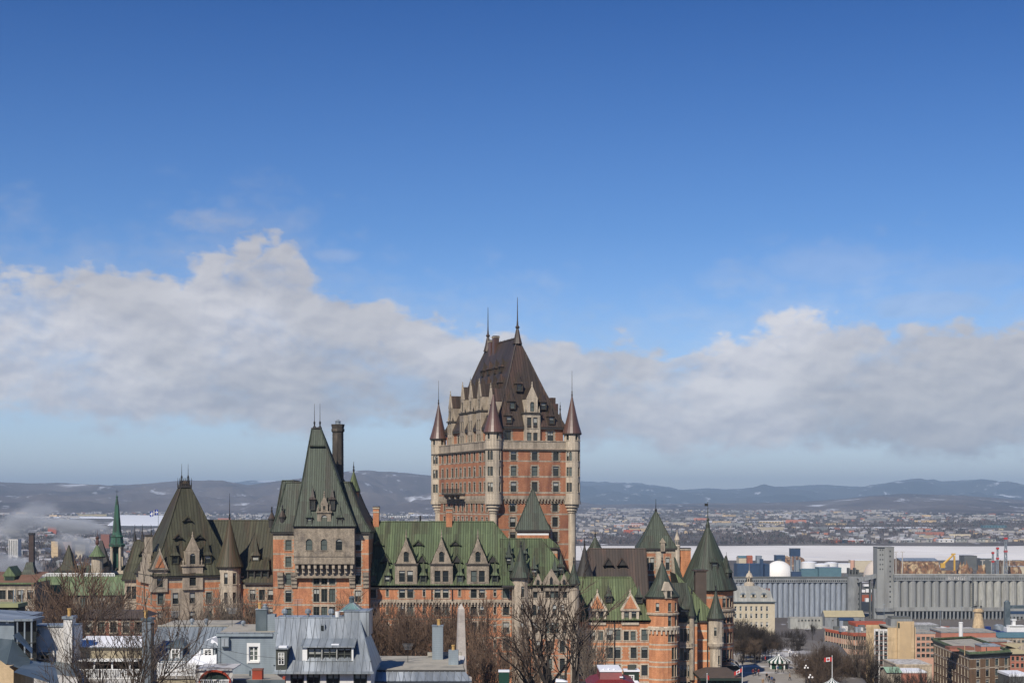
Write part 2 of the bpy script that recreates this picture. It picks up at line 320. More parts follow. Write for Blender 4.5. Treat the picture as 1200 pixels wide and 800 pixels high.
# ------------------------------------------------------------------ building kit
WINC = {}
def win_mesh(kind, w, h, var, frame, arch):
    k = (kind, round(w, 2), round(h, 2), var, frame, arch)
    if k in WINC: return WINC[k]
    m = MB(); g = 'glass_hazy' if var == 3 else 'glass'
    a, b = -w / 2, w / 2; t = min(.09, w * .1)
    yb = .25
    m.face([(a, yb, 0), (b, yb, 0), (b, yb, h), (a, yb, h)], g)
    if var in (1, 2, 4):
        z = h * {1: .62, 2: .5, 4: .8}[var]
        m.face([(a, yb - .006, z), (b, yb - .006, z), (b, yb - .006, h), (a, yb - .006, h)], 'blind')
    y0 = yb - .09
    for x0, x1, z0, z1 in ((a, a + t, 0, h), (b - t, b, 0, h), (a + t, b - t, 0, t), (a + t, b - t, h - t, h)):
        m.box(x0, x1, y0, yb - .01, z0, z1, frame, bottom=False)
    if kind in ('sash', 'pair'): m.box(a + t, b - t, y0 + .02, yb - .008, h * .5 - t * .4, h * .5 + t * .4, frame, bottom=False)
    if kind in ('french', 'pair', 'cross'):
        m.box(-t * .55, t * .55, y0 + .01, yb - .009, t, h - t, frame, bottom=False)
    if kind in ('french', 'cross'):
        for q in ((.36, .68) if kind == 'french' else (.62,)): m.box(a + t, b - t, y0 + .03, yb - .007, h * q - t * .3, h * q + t * .3, frame, bottom=False)
    if arch:
        r = w / 2; n = 6
        for s in (-1, 1):
            pts = [(s * r * math.cos(math.pi / 2 * i / n), h - r + r * math.sin(math.pi / 2 * i / n)) for i in range(n + 1)]
            poly = pts + [(s * r, h)]
            if s > 0: m.face([(x, .02, z) for x, z in poly[::-1]][::-1], arch)
            else: m.face([(x, .02, z) for x, z in poly][::-1], arch)
            for p, q in zip(pts, pts[1:]): m.face([(p[0], .02, p[1]), (q[0], .02, q[1]), (q[0], yb, q[1]), (p[0], yb, p[1])], arch)
    me = m.fill(bpy.data.meshes.new('window')); WINC[k] = me
    return me
def add_win(parent, pos, ang, w, h, kind='sash', frame='frame_dark', arch=None, var=None, name='window'):
    if var is None: var = random.choices((0, 1, 2, 3, 4), (7, 4, 4, 5, 2))[0]
    o = bpy.data.objects.new(name, win_mesh(kind, w, h, var, frame, arch)); COL.objects.link(o)
    o.parent = parent; o.location = pos; o.rotation_euler[2] = ang
    return o
def wall(ob, mb, p0, p1, z0, z1, wins=(), bands=(), base='brick_orange', trim='stone', regs=(), sur=.2, depth=.30, frame='frame_dark', fr=None, bandm=None, quoin=True):
    """A wall from p0 to p1 (left to right seen from outside) with real openings; wins (x, sill z, w, h, kind[, surround]) ; bands (z0, z1) of trim; regs (x0, x1, z0, z1, material)."""
    fr = fr or Fr()
    dx, dy = p1[0] - p0[0], p1[1] - p0[1]; Ln = math.hypot(dx, dy); ang = math.atan2(dy, dx); w = Fr(p0[0], p0[1], 0, ang)
    def P(x, y, z):
        a = w.p(x, y, z); return fr.p(*a)
    xs = {0.0, Ln}; zs = {z0, z1}; holes = []; rects = []
    for t in wins:
        xc, zb, ww, h, kind = t[:5]; s = t[5] if len(t) > 5 else sur
        holes.append((xc - ww / 2, xc + ww / 2, zb, zb + h))
        if s:
            rects.append((xc - ww / 2 - s, xc + ww / 2 + s, zb - .22, zb + h + .3, trim))
            if quoin and h > 1.5:
                for q in (0.08, .42, .76): rects.append((xc - ww / 2 - s - .18, xc + ww / 2 + s + .18, zb + h * q, zb + h * (q + .17), trim))
        rects.append((xc - ww / 2 - .01, xc + ww / 2 + .01, zb, zb + h, trim))
    for t in bands: rects.append((-1, Ln + 1, t[0], t[1], (t[2] if len(t) > 2 else (bandm or trim))))
    rects += [tuple(r) for r in regs]
    for r in list(holes) + rects:
        xs |= {min(max(r[0], 0), Ln), min(max(r[1], 0), Ln)}; zs |= {min(max(r[2], z0), z1), min(max(r[3], z0), z1)}
    xs = sorted(xs); zs = sorted(zs)
    xs = [x for i, x in enumerate(xs) if i == 0 or x - xs[i - 1] > 1e-4]; zs = [z for i, z in enumerate(zs) if i == 0 or z - zs[i - 1] > 1e-4]
    for i in range(len(zs) - 1):
        zc = (zs[i] + zs[i + 1]) / 2; run = None
        for j in range(len(xs)):
            m = None
            if j < len(xs) - 1:
                xc = (xs[j] + xs[j + 1]) / 2
                if not any(a < xc < b and c < zc < d for a, b, c, d in holes):
                    m = base
                    for r in rects:
                        if r[0] < xc < r[1] and r[2] < zc < r[3]: m = r[4]
            if run and run[1] != m:
                mb.face([P(run[0], 0, zs[i]), P(xs[j], 0, zs[i]), P(xs[j], 0, zs[i + 1]), P(run[0], 0, zs[i + 1])], run[1]); run = None
            if m and not run: run = (xs[j], m)
    for t, (a, b, c, d) in zip(wins, holes):
        for q in (((a, 0, c), (a, depth, c), (a, depth, d), (a, 0, d)), ((b, depth, c), (b, 0, c), (b, 0, d), (b, depth, d)), ((a, 0, d), (a, depth, d), (b, depth, d), (b, 0, d)), ((a, depth, c), (a, 0, c), (b, 0, c), (b, depth, c))):
            mb.face([P(*v) for v in q], trim)
        mb.box(a - .12, b + .12, -.1, .02, c - .16, c - .01, trim, fr=Fr2(fr, w))
        kind = t[4]; arch = trim if kind == 'arch' else None
        add_win(ob, P((a + b) / 2, 0, c), fr.a + ang, b - a, d - c, 'sash' if arch else kind, frame, arch)
class Fr2:
    def __init__(s, a, b): s.A, s.B = a, b
    def p(s, x, y, z): return s.A.p(*s.B.p(x, y, z))
def four_walls(ob, mb, x0, x1, y0, y1, z0, z1, front=(), left=(), right=(), fr=None, **k):
    """front at y0, right at x1, back at y1, left at x0; window x measured from each wall's left end seen from outside"""
    wall(ob, mb, (x0, y0), (x1, y0), z0, z1, front, fr=fr, **k)
    wall(ob, mb, (x1, y0), (x1, y1), z0, z1, right, fr=fr, **k)
    k2 = dict(k); k2.pop('regs', None)
    wall(ob, mb, (x1, y1), (x0, y1), z0, z1, (), fr=fr, **k2)
    wall(ob, mb, (x0, y1), (x0, y0), z0, z1, left, fr=fr, **k2)
def hip(mb, x0, x1, y0, y1, z0, rx0, rx1, ry0, ry1, z1, m, flare=0.0, eave=.35, roll=None, fr=None, n=5, eavem='lead_dark'):
    """hipped roof from an eave rectangle to a ridge (or small top rectangle), bell-cast by flare"""
    q = fr.p if fr else (lambda a, b, c: (a, b, c))
    rings = []
    for i in range(n + 1):
        t = i / n; f = t + flare * math.sin(math.pi * t) * (1 - t)
        ring = [(x0 + (rx0 - x0) * f, y0 + (ry0 - y0) * f), (x1 + (rx1 - x1) * f, y0 + (ry0 - y0) * f), (x1 + (rx1 - x1) * f, y1 + (ry1 - y1) * f), (x0 + (rx0 - x0) * f, y1 + (ry1 - y1) * f)]
        rings.append([q(a, b, z0 + (z1 - z0) * t) for a, b in ring])
    mb.loft(rings, m)
    if eave: mb.box(x0 + .05, x1 - .05, y0 + .05, y1 - .05, z0 - eave, z0 - .01, eavem, fr=fr)
    if roll:
        for k in range(4):
            for a, b in zip(rings, rings[1:]): mb.tube(a[k], b[k], roll, roll, 5, m, cap=False)
        for k in range(4): mb.tube(rings[-1][k], rings[-1][(k + 1) % 4], roll * 1.2, roll * 1.2, 5, m, cap=False)
    return rings
def cone(mb, cx, cy, r, z0, z1, m, n=20, flare=.12, fin=0.0, finm='iron', eavem='lead_dark', eave=.3):
    prof = []
    for i in range(7):
        t = i / 6; f = t + flare * math.sin(math.pi * t) * (1 - t); prof.append((max(r * (1 - f), .04), z0 + (z1 - z0) * t))
    mb.lathe(cx, cy, [(r * .96, z0 - eave), (r * .99, z0 - .02)], n, eavem, base=True)
    mb.lathe(cx, cy, prof, n, m)
    if fin: mb.lathe(cx, cy, [(.16, z1 - .5), (.2, z1 + .05), (.09, z1 + .2), (.16, z1 + .5), (.07, z1 + .8), (.03, z1 + fin)], 6, finm)
def drum(ob, mb, cx, cy, r, z0, z1, n, wins=(), bands=(), ph=0.0, **k):
    """round wall of n flat facets; wins (bearing in degrees from the camera side, + to the right; sill z, w, h, kind)"""
    st = 2 * math.pi / n
    per = {}
    for t in wins:
        i = round((math.radians(t[0]) - math.pi / 2 - st / 2 - ph) / st) % n
        per.setdefault(i, []).append(t)
    for i in range(n):
        a0 = ph + i * st; a1 = a0 + st
        p0 = (cx + r * math.cos(a0), cy + r * math.sin(a0)); p1 = (cx + r * math.cos(a1), cy + r * math.sin(a1)); Lw = math.dist(p0, p1)
        wall(ob, mb, p0, p1, z0, z1, [(Lw / 2, t[1], min(t[2], Lw * .86), t[3], t[4], 0) for t in per.get(i, ())], bands, quoin=False, **k)
def corbels(mb, p0, p1, z0, z1, out, step, m, wd=.5):
    dx, dy = p1[0] - p0[0], p1[1] - p0[1]; Ln = math.hypot(dx, dy); f = Fr(p0[0], p0[1], 0, math.atan2(dy, dx)); n = max(1, int(Ln / step))
    for i in range(n):
        x = (i + .5) * Ln / n
        mb.box(x - step * wd / 2, x + step * wd / 2, -out, .05, (z0 + z1) / 2, z1, m, fr=f); mb.box(x - step * wd / 2 + .02, x + step * wd / 2 - .02, -out * .5, .05, z0, (z0 + z1) / 2, m, fr=f)
class Wing:
    def __init__(s, thing, name, x=0, y=0, a=0, label=None):
        s.ob = bpy.data.objects.new(name, bpy.data.meshes.new(name)); COL.objects.link(s.ob); s.ob.parent = thing
        t = thing.location if thing else (0, 0, 0)
        s.ob.location = (x - t[0], y - t[1], -t[2]); s.ob.rotation_euler[2] = a; s.mb = MB()
        if label: s.ob['label'] = label
    def sub(s, name, mb, **k): return mb.build(name, s.ob, **k)
    def done(s): s.mb.fill(s.ob.data)
def stone_dormer(W, x, y, z, ang, w, h, w2, h2, gh, depth, wins, wins2=(), m='stone', roofm='copper_green', cor='stone_dark', profile=None, fin=1.0, back=None):
    """gabled stone dormer: stage one w by h, cornice, stage two w2 by h2, gable gh; front centre foot at x, y, z"""
    f = Fr(x, y, z, ang); b = MB(); dp = depth
    wall(W.ob, b, (-w / 2, 0), (w / 2, 0), 0, h, [(c + w / 2, *t) for c, *t in wins], base=m, trim=m, fr=f, sur=0)
    for s in (-1, 1): b.face([f.p(s * w / 2, 0, 0), f.p(s * w / 2, dp, 0), f.p(s * w / 2, dp, h), f.p(s * w / 2, 0, h)][::s], m)
    b.box(-w / 2 - .22, w / 2 + .22, -.25, dp, h, h + .3, cor, fr=f)
    h0 = h + .3
    if h2:
        wall(W.ob, b, (-w2 / 2, .05), (w2 / 2, .05), h0, h0 + h2, [(c + w2 / 2, h0 + t[0], *t[1:]) for c, *t in wins2], base=m, trim=m, fr=f, sur=0)
        for s in (-1, 1):
            b.face([f.p(s * w2 / 2, .05, h0), f.p(s * w2 / 2, dp, h0), f.p(s * w2 / 2, dp, h0 + h2), f.p(s * w2 / 2, .05, h0 + h2)][::s], m)
            if w - w2 > .5:
                px_ = s * (w / 2 - .18); b.lathe(*f.p(px_, .15, 0)[:2], [(.16, z + h0), (.2, z + h0 + .7), (.1, z + h0 + .8), (.02, z + h0 + 1.4)], 4, m)
    zt = h0 + h2; prof = profile or [(-w2 / 2 - .1, zt), (w2 / 2 + .1, zt), (0, zt + gh)]
    b.prism(prof, .02, .38, m, fr=f)
    bk = back or dp + 1.5
    ww = w2 / 2 + .05 if h2 else w / 2
    pk = zt + gh - .25
    b.face([f.p(-ww, .38, zt), f.p(0, .38, pk), f.p(0, bk, pk), f.p(-ww, bk, zt)], roofm); b.face([f.p(0, .38, pk), f.p(ww, .38, zt), f.p(ww, bk, zt), f.p(0, bk, pk)], roofm)
    b.lathe(*f.p(0, .2, 0)[:2], [(.14, z + zt + gh - .2), (.2, z + zt + gh + .1), (.08, z + zt + gh + .35), (.13, z + zt + gh + .6), (.02, z + zt + gh + fin)], 6, m)
    return W.sub('dormer', b)
def hood_dormer(W, x, y, z, ang=0, w=1.3, h=1.5, hood=2.6, depth=1.8, roofm='copper_green', body='frame_dark', fin=.8, win='sash', var=None):
    f = Fr(x, y, z, ang); b = MB(); t = .16
    for x0, x1, z0, z1 in ((-w / 2, -w / 2 + t, 0, h), (w / 2 - t, w / 2, 0, h), (-w / 2 + t, w / 2 - t, 0, .12), (-w / 2 + t, w / 2 - t, h - .14, h)): b.box(x0, x1, 0, .25, z0, z1, body, fr=f)
    for s in (-1, 1): b.face([f.p(s * w / 2, .25, 0), f.p(s * w / 2, depth, 0), f.p(s * w / 2, depth, h), f.p(s * w / 2, .25, h)][::s], roofm)
    o = .2; R0 = [f.p(-w / 2 - o, -o, h), f.p(w / 2 + o, -o, h), f.p(w / 2 + o, depth, h), f.p(-w / 2 - o, depth, h)]
    R1 = [f.p(-w / 3, .25, h + hood * .22), f.p(w / 3, .25, h + hood * .22), f.p(w / 3, depth, h + hood * .22), f.p(-w / 3, depth, h + hood * .22)]
    ap = [f.p(-.03, w * .55, h + hood), f.p(.03, w * .55, h + hood), f.p(.03, w * .75, h + hood), f.p(-.03, w * .75, h + hood)]
    b.loft([R0, R1, ap], roofm, base=True)
    if fin: b.tube(f.p(0, w * .6, h + hood - .1), f.p(0, w * .6, h + hood + fin), .06, .02, 5, 'iron')
    o = W.sub('dormer', b)
    add_win(W.ob, f.p(0, .02, .1), ang, w - 2 * t, h - .22, win, 'frame_dark', None, var)
    return o
def vent_dormer(W, x, y, z, ang=0, w=1.9, h=1.0, depth=1.6, roofm='copper_green'):
    f = Fr(x, y, z, ang); b = MB()
    b.prism([(-w / 2 + .15, 0), (w / 2 - .15, 0), (0, h - .15)], .12, .16, 'lead_dark', fr=f)
    for s in (-1, 1):
        q = [f.p(s * (w / 2 + .1), -.1, -.05), f.p(0, -.1, h + .12), f.p(0, depth, h + .12), f.p(s * (w / 2 + .1), depth, -.05)]
        b.face(q[::-s] if s > 0 else q, roofm)
        q2 = [f.p(s * (w / 2 - .2), -.1, -.05), f.p(s * (w / 2 + .1), -.1, -.05), f.p(0, -.1, h + .12), f.p(0, -.1, h - .2)]; b.face(q2, roofm)
    return W.sub('dormer_vent', b)
def chimney(W, x, y, z0, z1, w, d, m='brick_orange', cap='stone_dark', ang=0, bands=()):
    b = MB(); f = Fr(x, y, 0, ang)
    b.box(-w / 2, w / 2, -d / 2, d / 2, z0, z1 - .5, m, fr=f); b.box(-w / 2 - .12, w / 2 + .12, -d / 2 - .12, d / 2 + .12, z1 - .5, z1 - .2, 'stone', fr=f); b.box(-w / 2 - .05, w / 2 + .05, -d / 2 - .05, d / 2 + .05, z1 - .2, z1, cap, fr=f)
    for a in bands: b.box(-w / 2 - .06, w / 2 + .06, -d / 2 - .06, d / 2 + .06, a, a + .3, 'stone', fr=f)
    return W.sub('chimney', b)
# ------------------------------------------------------------------ terrain
def lerp_pts(pts, t):
    if t <= pts[0][0]: return pts[0][1]
    for (a, b), (c, d) in zip(pts, pts[1:]):
        if t <= c: return b + (d - b) * (t - a) / (c - a)
    return pts[-1][1]
def sstep(a, b, t):
    t = min(1, max(0, (t - a) / (b - a))); return t * t * (3 - 2 * t)
NEAR = [(-400, 88), (60, 80), (110, 72), (180, 67), (230, 60), (285, 57), (5000, 57)]
FARP = [(900, 5), (3500, 3), (3640, 4), (4200, 13), (5000, 22), (6500, 36), (9000, 48), (12000, 60), (20000, 60), (60000, 60)]
def ground_z(x, y):
    r = math.hypot(x, y); a = x / max(y, 1) if y > 0 else (9 if x > 0 else -9)
    near = lerp_pts(NEAR, y)
    k = sstep(.203, .232, a)                       # lower town begins right below the terrace on this side
    edge = 425 - 105 * k; low = 500 - 90 * k + 380 * sstep(.25, .15, a) * (1 - k)
    if y > 0 and a < -.1: edge, low = 520, 760
    t = sstep(edge, low, y) if y > 0 else 0
    far = lerp_pts(FARP, r)
    far_l = lerp_pts([(700, 12), (3500, 14), (5000, 22), (6500, 36), (9000, 48), (12000, 60), (60000, 60)], r)
    lz = far_l if a < -.16 else far
    if -.16 <= a < -.06: lz = far_l + (far - far_l) * (a + .16) / .10
    z = near + (lz - near) * t
    # the river bed, under the ice
    if a > -.06 and 1500 < y < 3700: z -= 7 * sstep(2560, 2640, y) * (1 - sstep(3520, 3600, y)) * sstep(-.06, -.03, a)
    if r > 4500: z += 7 * mnoise.noise(Vector((x / 900, y / 1500, 1))) * sstep(4500, 6500, r)
    return z
def polar_sheet(name, angs, rs, zf, m, label=None):
    v = []; f = []
    for r in rs:
        for a in angs:
            x, y = r * math.sin(a), r * math.cos(a); v.append((x, y, zf(x, y, a, r)))
    n = len(angs)
    for i in range(len(rs) - 1):
        for j in range(n - 1):
            f.append((i * n + j, i * n + j + 1, (i + 1) * n + j + 1, (i + 1) * n + j))
    me = bpy.data.meshes.new(name); me.from_pydata(v, [], [q[::-1] for q in f]); me.materials.append(m)
    me.polygons.foreach_set('use_smooth', [True] * len(f)); me.update()
    o = bpy.data.objects.new(name, me); COL.objects.link(o); o['kind'] = 'structure'
    return o
def geo_mat(name, stops, sc, st, rough=.95, snow=None, detail=8, bump=0):
    """ground cover in world metres: ramp over noise, with snow patches snow=(scale, stretch, lo, hi, colour)"""
    m = bpy.data.materials.new(name); m.use_nodes = True; nt = m.node_tree; N = nt.nodes; L = nt.links; b = N['Principled BSDF']
    b.inputs['Roughness'].default_value = rough; b.inputs['Specular IOR Level'].default_value = .1
    g = N.new('ShaderNodeNewGeometry')
    def nz(sc, st, det):
        mp = N.new('ShaderNodeMapping'); mp.inputs['Scale'].default_value = st; L.new(g.outputs['Position'], mp.inputs[0])
        n = N.new('ShaderNodeTexNoise'); n.inputs['Scale'].default_value = sc; n.inputs['Detail'].default_value = det; n.inputs['Roughness'].default_value = .62; L.new(mp.outputs[0], n.inputs['Vector']); return n.outputs[0]
    r = N.new('ShaderNodeValToRGB'); e = r.color_ramp.elements
    e[0].position, e[0].color = stops[0][0], (*stops[0][1], 1); e[1].position, e[1].color = stops[-1][0], (*stops[-1][1], 1)
    for p, c in stops[1:-1]: q = e.new(p); q.color = (*c, 1)
    h = nz(sc, st, detail); L.new(h, r.inputs[0]); col = r.outputs[0]
    for s in (snow or ()):
        mr = N.new('ShaderNodeMapRange'); mr.inputs[1].default_value = s[2]; mr.inputs[2].default_value = s[3]; L.new(nz(s[0], s[1], 6), mr.inputs[0])
        mx = N.new('ShaderNodeMix'); mx.data_type = 'RGBA'; L.new(mr.outputs[0], mx.inputs[0]); L.new(col, mx.inputs[6]); mx.inputs[7].default_value = (*s[4], 1); col = mx.outputs[2]
    L.new(col, b.inputs['Base Color'])
    MATS[name] = m; return m
geo_mat('ground', [(.3, (.075, .066, .06)), (.5, (.12, .105, .095)), (.62, (.16, .145, .13)), (.75, (.24, .23, .22))], .004, (1, .5, 1), snow=((.012, (1, .35, 1), .60, .65, (.62, .62, .65)), (.05, (1, .5, 1), .65, .70, (.5, .5, .53))))
geo_mat('ice', [(.3, (.62, .59, .56)), (.55, (.76, .73, .69)), (.7, (.86, .83, .79))], .004, (1, .35, 1), snow=((.01, (.4, 1.2, 1), .60, .68, (.50, .52, .57)),))
geo_mat('hill_brown', [(.3, (.050, .042, .042)), (.45, (.095, .076, .076)), (.55, (.135, .11, .105)), (.7, (.19, .165, .155))], .0013, (1, .5, 1), snow=((.0016, (.8, .4, 1), .62, .67, (.62, .64, .68)), (.007, (1, .4, 1), .62, .68, (.50, .52, .56))))
geo_mat('hill_blue', [(.3, (.022, .028, .038)), (.5, (.055, .058, .068)), (.7, (.10, .098, .10))], .0009, (1, .5, 1), snow=((.0012, (.9, .4, 1), .60, .66, (.66, .69, .75)), (.005, (1, .4, 1), .62, .68, (.55, .58, .64))))
angs = [R(a) for a in range(-180, -30, 6)] + [R(-30 + .2 * i) for i in range(301)] + [R(a) for a in range(36, 181, 6)]
rs = [1] + [14 * 1.034 ** i for i in range(1, 254)]
gz = polar_sheet('ground', angs, rs, lambda x, y, a, r: ground_z(x, y), MATS['ground'])
# frozen river
m = MB()
shore = lambda x: 3540 + 60 * math.sin(x / 500) + 30 * math.sin(x / 170)
xs = [-260 + 60 * i for i in range(70)]
for a, b in zip(xs, xs[1:]): m.face([(a, 1500, .4), (b, 1500, .4), (b, shore(b) + 60, .4), (a, shore(a) + 60, .4)], 'ice')
o = m.build('river_ice', uv=False); o['kind'] = 'structure'
# snow-covered flats on the low land to the left
m = MB()
for x0, x1, y0, y1 in ((-1270, -1040, 4950, 7200), (-1960, -1560, 6200, 6600), (-470, -330, 6900, 7400), (-760, -500, 5200, 5500), (2100, 2350, 9500, 10200), (900, 1250, 4700, 4820), (700, 1050, 5600, 5750), (-3200, -2700, 8600, 9100)):
    n = 8
    for i in range(n):
        for j in range(n):
            def q(i, j):
                x = x0 + (x1 - x0) * i / n + (y0 + (y1 - y0) * j / n - y0) * x0 / y0 * .9; y = y0 + (y1 - y0) * j / n
                return (x, y, ground_z(x, y) + 2.5)
            m.face([q(i, j), q(i + 1, j), q(i + 1, j + 1), q(i, j + 1)], 'snow')
o = m.build('snow_field', uv=False); o['kind'] = 'structure'
# hills
def hill_layer(name, sky, Rc, r0, r1, m, seed, rough):
    angs = [R(-34 + .08 * i) for i in range(851)]
    rs = [r0 + (Rc - r0) * (i / 34) for i in range(35)] + [Rc + (r1 - Rc) * (i / 12) for i in range(1, 13)]
    def zf(x, y, a, r):
        px = 600 + F * math.tan(a); yy = lerp_pts(sky, px)
        H = EYE + (HZ - yy) / F * Rc - 50
        n = mnoise.fractal(Vector((x / (Rc * .035), y / (Rc * .05), seed)), 1.0, 2.1, 6)
        n2 = mnoise.fractal(Vector((x / (Rc * .16), y / (Rc * .2), seed + 9)), 1.0, 2.1, 3)
        t = (r - r0) / (Rc - r0) if r < Rc else 1 - (r - Rc) / (r1 - Rc)
        w = max(0, min(1, t)); p = w ** 1.3 * (1.0 + 0.0 * w)
        p = p + (n * .30 + n2 * .22) * math.sin(math.pi * min(w, 1)) + rough * n * w
        return 44 + H * p
    return polar_sheet(name, angs, rs, zf, m)
RIDGE1 = [(-400, 570), (-100, 566), (0, 565), (60, 566), (140, 568), (180, 566), (225, 561), (260, 562), (290, 567), (340, 562), (380, 554), (430, 550), (470, 553), (505, 556), (560, 563), (640, 580), (700, 590), (800, 589), (880, 588), (930, 587), (980, 584), (1020, 580), (1060, 578), (1130, 580), (1200, 585), (1300, 587), (1700, 588)]
RIDGE2 = [(-400, 578), (0, 574), (300, 566), (420, 560), (500, 558), (560, 561), (640, 566), (690, 563), (720, 563), (760, 569), (800, 573), (850, 574), (880, 571), (930, 570), (1000, 570), (1030, 566), (1070, 561), (1110, 563), (1150, 562), (1200, 570), (1300, 575), (1700, 573)]
hill_layer('hills', RIDGE2, 26000, 15000, 34000, MATS['hill_blue'], 5.0, .17)
hill_layer('hills', RIDGE1, 13500, 8200, 16500, MATS['hill_brown'], 2.0, .05)
# the air: haze that greys and blues what lies far off
hz = bpy.data.materials.new('haze'); hz.use_nodes = True; nt = hz.node_tree; nt.nodes.clear()
pv = nt.nodes.new('ShaderNodeVolumePrincipled'); pv.inputs['Color'].default_value = (.56, .77, 1.0, 1); pv.inputs['Density'].default_value = 5.4e-5; pv.inputs['Anisotropy'].default_value = 0
ou = nt.nodes.new('ShaderNodeOutputMaterial'); nt.links.new(pv.outputs[0], ou.inputs['Volume']); MATS['haze'] = hz
m = MB(); m.box(-42000, 42000, -900, 40000, -40, 720, 'haze')
o = m.build('haze', uv=False); o['kind'] = 'stuff'
mat('lead_brown', (.10, .075, .06), (.075, .058, .047), sc=.6, rough=.7)
# ------------------------------------------------------------------ the great hotel, wing by wing
G0 = 50.0
hotel = empty('grand_hotel', (-10, 325, 57), 'huge red brick hotel of many steep copper roofed towers on the hilltop', 'hotel')

def merge_windows(parent, objs):
    m = MB()
    for o in objs:
        f = Fr(*o.location, o.rotation_euler[2]); me = o.data
        for p in me.polygons: m.face([f.p(*me.vertices[i].co) for i in p.vertices], me.materials[p.material_index].name)
        bpy.data.objects.remove(o)
    o = m.build('window', parent); o['kind'] = 'stuff'; return o
def central_tower():
    A = R(21); W = Wing(hotel, 'central_tower', -4.0, 340, A, 'tallest tower, brick with pale corner turrets and a brown copper roof')
    w, d = 18.4, 37.5; mb = W.mb
    rows = [(104.4, 'arch'), (101.0, 'sash'), (97.6, 'sash')]; low = [93.3, 90.0, 86.8, 83.5, 80.2]
    # lower body
    fw = [(x, z, 1.35, 2.1, 'sash') for x in (4.5, 9.4, 14.4) for z in low]
    fb = [(92.55, 92.9), (89.2, 89.6), (86.0, 86.35), (82.6, 82.95)]
    wall(W.ob, mb, (0, 0), (w, 0), G0, 96.2, fw, fb, base='brick_tower', sur=.25)
    lx = [4.2, 7.2, 11, 14.2, 17.4, 20.3, 23.2, 26.1, 29.8, 33.2]
    far = []
    def grab(a): far.extend(o for o in list(W.ob.children) if o.name.split('.')[0] == 'window' and o.name not in a)
    have = {o.name for o in W.ob.children}
    wall(W.ob, mb, (0, d), (0, 0), G0, 96.2, [(d - x, z, 1.2, 2.0, 'sash') for x in lx for z in low[:3]], fb, base='brick_tower', sur=.25)
    grab(have)
    wall(W.ob, mb, (w, 0), (w, d), G0, 96.2, (), fb, base='brick_tower'); wall(W.ob, mb, (w, d), (0, d), G0, 96.2, (), fb, base='brick_tower')
    # upper body stands out on corbels
    e = .45
    ub = [(104.1, 104.4), (100.7, 101.05), (97.2, 97.6), (96.2, 96.75), (106.9, 108.5)]
    fw = [(x + e, z, 1.35, 2.15, k) for x in (4.5, 9.4, 14.4) for z, k in rows]
    wall(W.ob, mb, (-e, -e), (w + e, -e), 96.2, 108.5, fw, ub, base='brick_tower', sur=.25); have = {o.name for o in W.ob.children}
    wall(W.ob, mb, (-e, d + e), (-e, -e), 96.2, 108.5, [(d + e - x, z, 1.2, 2.05, k) for x in lx for z, k in rows], ub, base='brick_tower', sur=.25); grab(have); merge_windows(W.ob, far)
    for p, q in (((w + e, -e), (w + e, d + e)), ((w + e, d + e), (-e, d + e))): wall(W.ob, mb, p, q, 96.2, 108.5, (), ub, base='brick_tower')
    mb.box(-e, w + e, -e, d + e, 96.0, 96.18, 'stone')
    c = MB()
    corbels(c, (0, 0), (w, 0), 95.1, 96.0, .45, .75, 'stone'); corbels(c, (0, d), (0, 0), 95.1, 96.0, .45, .8, 'stone'); W.sub('corbel_table', c)
    c = MB(); c.box(-e - .25, w + e + .25, -e - .25, d + e + .25, 106.45, 106.8, 'stone_dark'); c.box(-e - .12, w + e + .12, -e - .12, d + e + .12, 106.8, 106.88, 'stone'); c.box(-e - .1, w + e + .1, -e - .1, d + e + .1, 108.5, 108.7, 'stone'); W.sub('cornice', c)
    mb.box(0, w, 0, d, 107.4, 107.6, 'gravel')
    # attic behind the parapet
    a0, a1, b0, b1 = 1.5, w - 1.5, 1.5, d - 1.5
    four_walls(W.ob, mb, a0, a1, b0, b1, 107.6, 111.4, [(x - a0, 108.6, 1.5, 2.3, 'pair') for x in (3.9, 13.9)], [(b1 - x, 108.6, 1.3, 2.2, 'sash') for x in (8.2, 14.8, 20.5, 27.5)], (), base='brick_tower', sur=.3, bands=[(107.6, 108.3)])
    r = MB(); hip(r, 1.0, w - 1.0, 1.0, d - 1.0, 111.8, 9.15, 9.25, 9.4, 28.5, 131.9, 'copper_brown', flare=.07, roll=.16, eave=.55)
    W.sub('roof', r)
    r = MB()
    for k in range(8):
        z = 131.9; y = 10.5 + k * 2.4; r.tube((9.2, y, z), (9.2, y, z + .5), .06, .03, 4, 'iron')
    r.box(9.1, 9.3, 9.6, 28.3, 131.95, 132.15, 'copper_brown'); W.sub('ridge_crest', r)
    for y in (9.4, 28.5):
        f = MB(); f.lathe(9.2, y, [(1.15, 130.6), (.75, 132), (.5, 133.2), (.3, 134.0), (.55, 134.3), (.25, 134.7), (.14, 136), (.05, 141)], 8, 'copper_brown'); W.sub('finial', f)
    # corner turrets
    for i, (cx, cy) in enumerate(((0, 0), (w, 0), (0, d), (w, d))):
        b = MB(); t = MB()
        r = 1.78
        ang0 = -21
        wins = [(ang0 + s, z, .8, 2.0, 'sash' if k != 'arch' else 'arch') for s in (-2, 45, -45) for z, k in rows] + [(ang0 + s, 108.9, .7, 1.2, 'sash') for s in (-24, 24, 70, -70)]
        drum(W.ob, b, cx, cy, r, 95.6, 110.3, 16, wins if i < 3 else (), [(106.4, 106.75, 'stone_dark')], base='stone_pale', trim='stone_pale', ph=0.0)
        b.lathe(cx, cy, [(.85, 93.0), (1.0, 93.0), (1.0, 93.5), (1.25, 93.5), (1.25, 94.2), (1.55, 94.2), (1.55, 94.9), (1.9, 94.9), (1.9, 95.6)], 16, 'stone_pale')
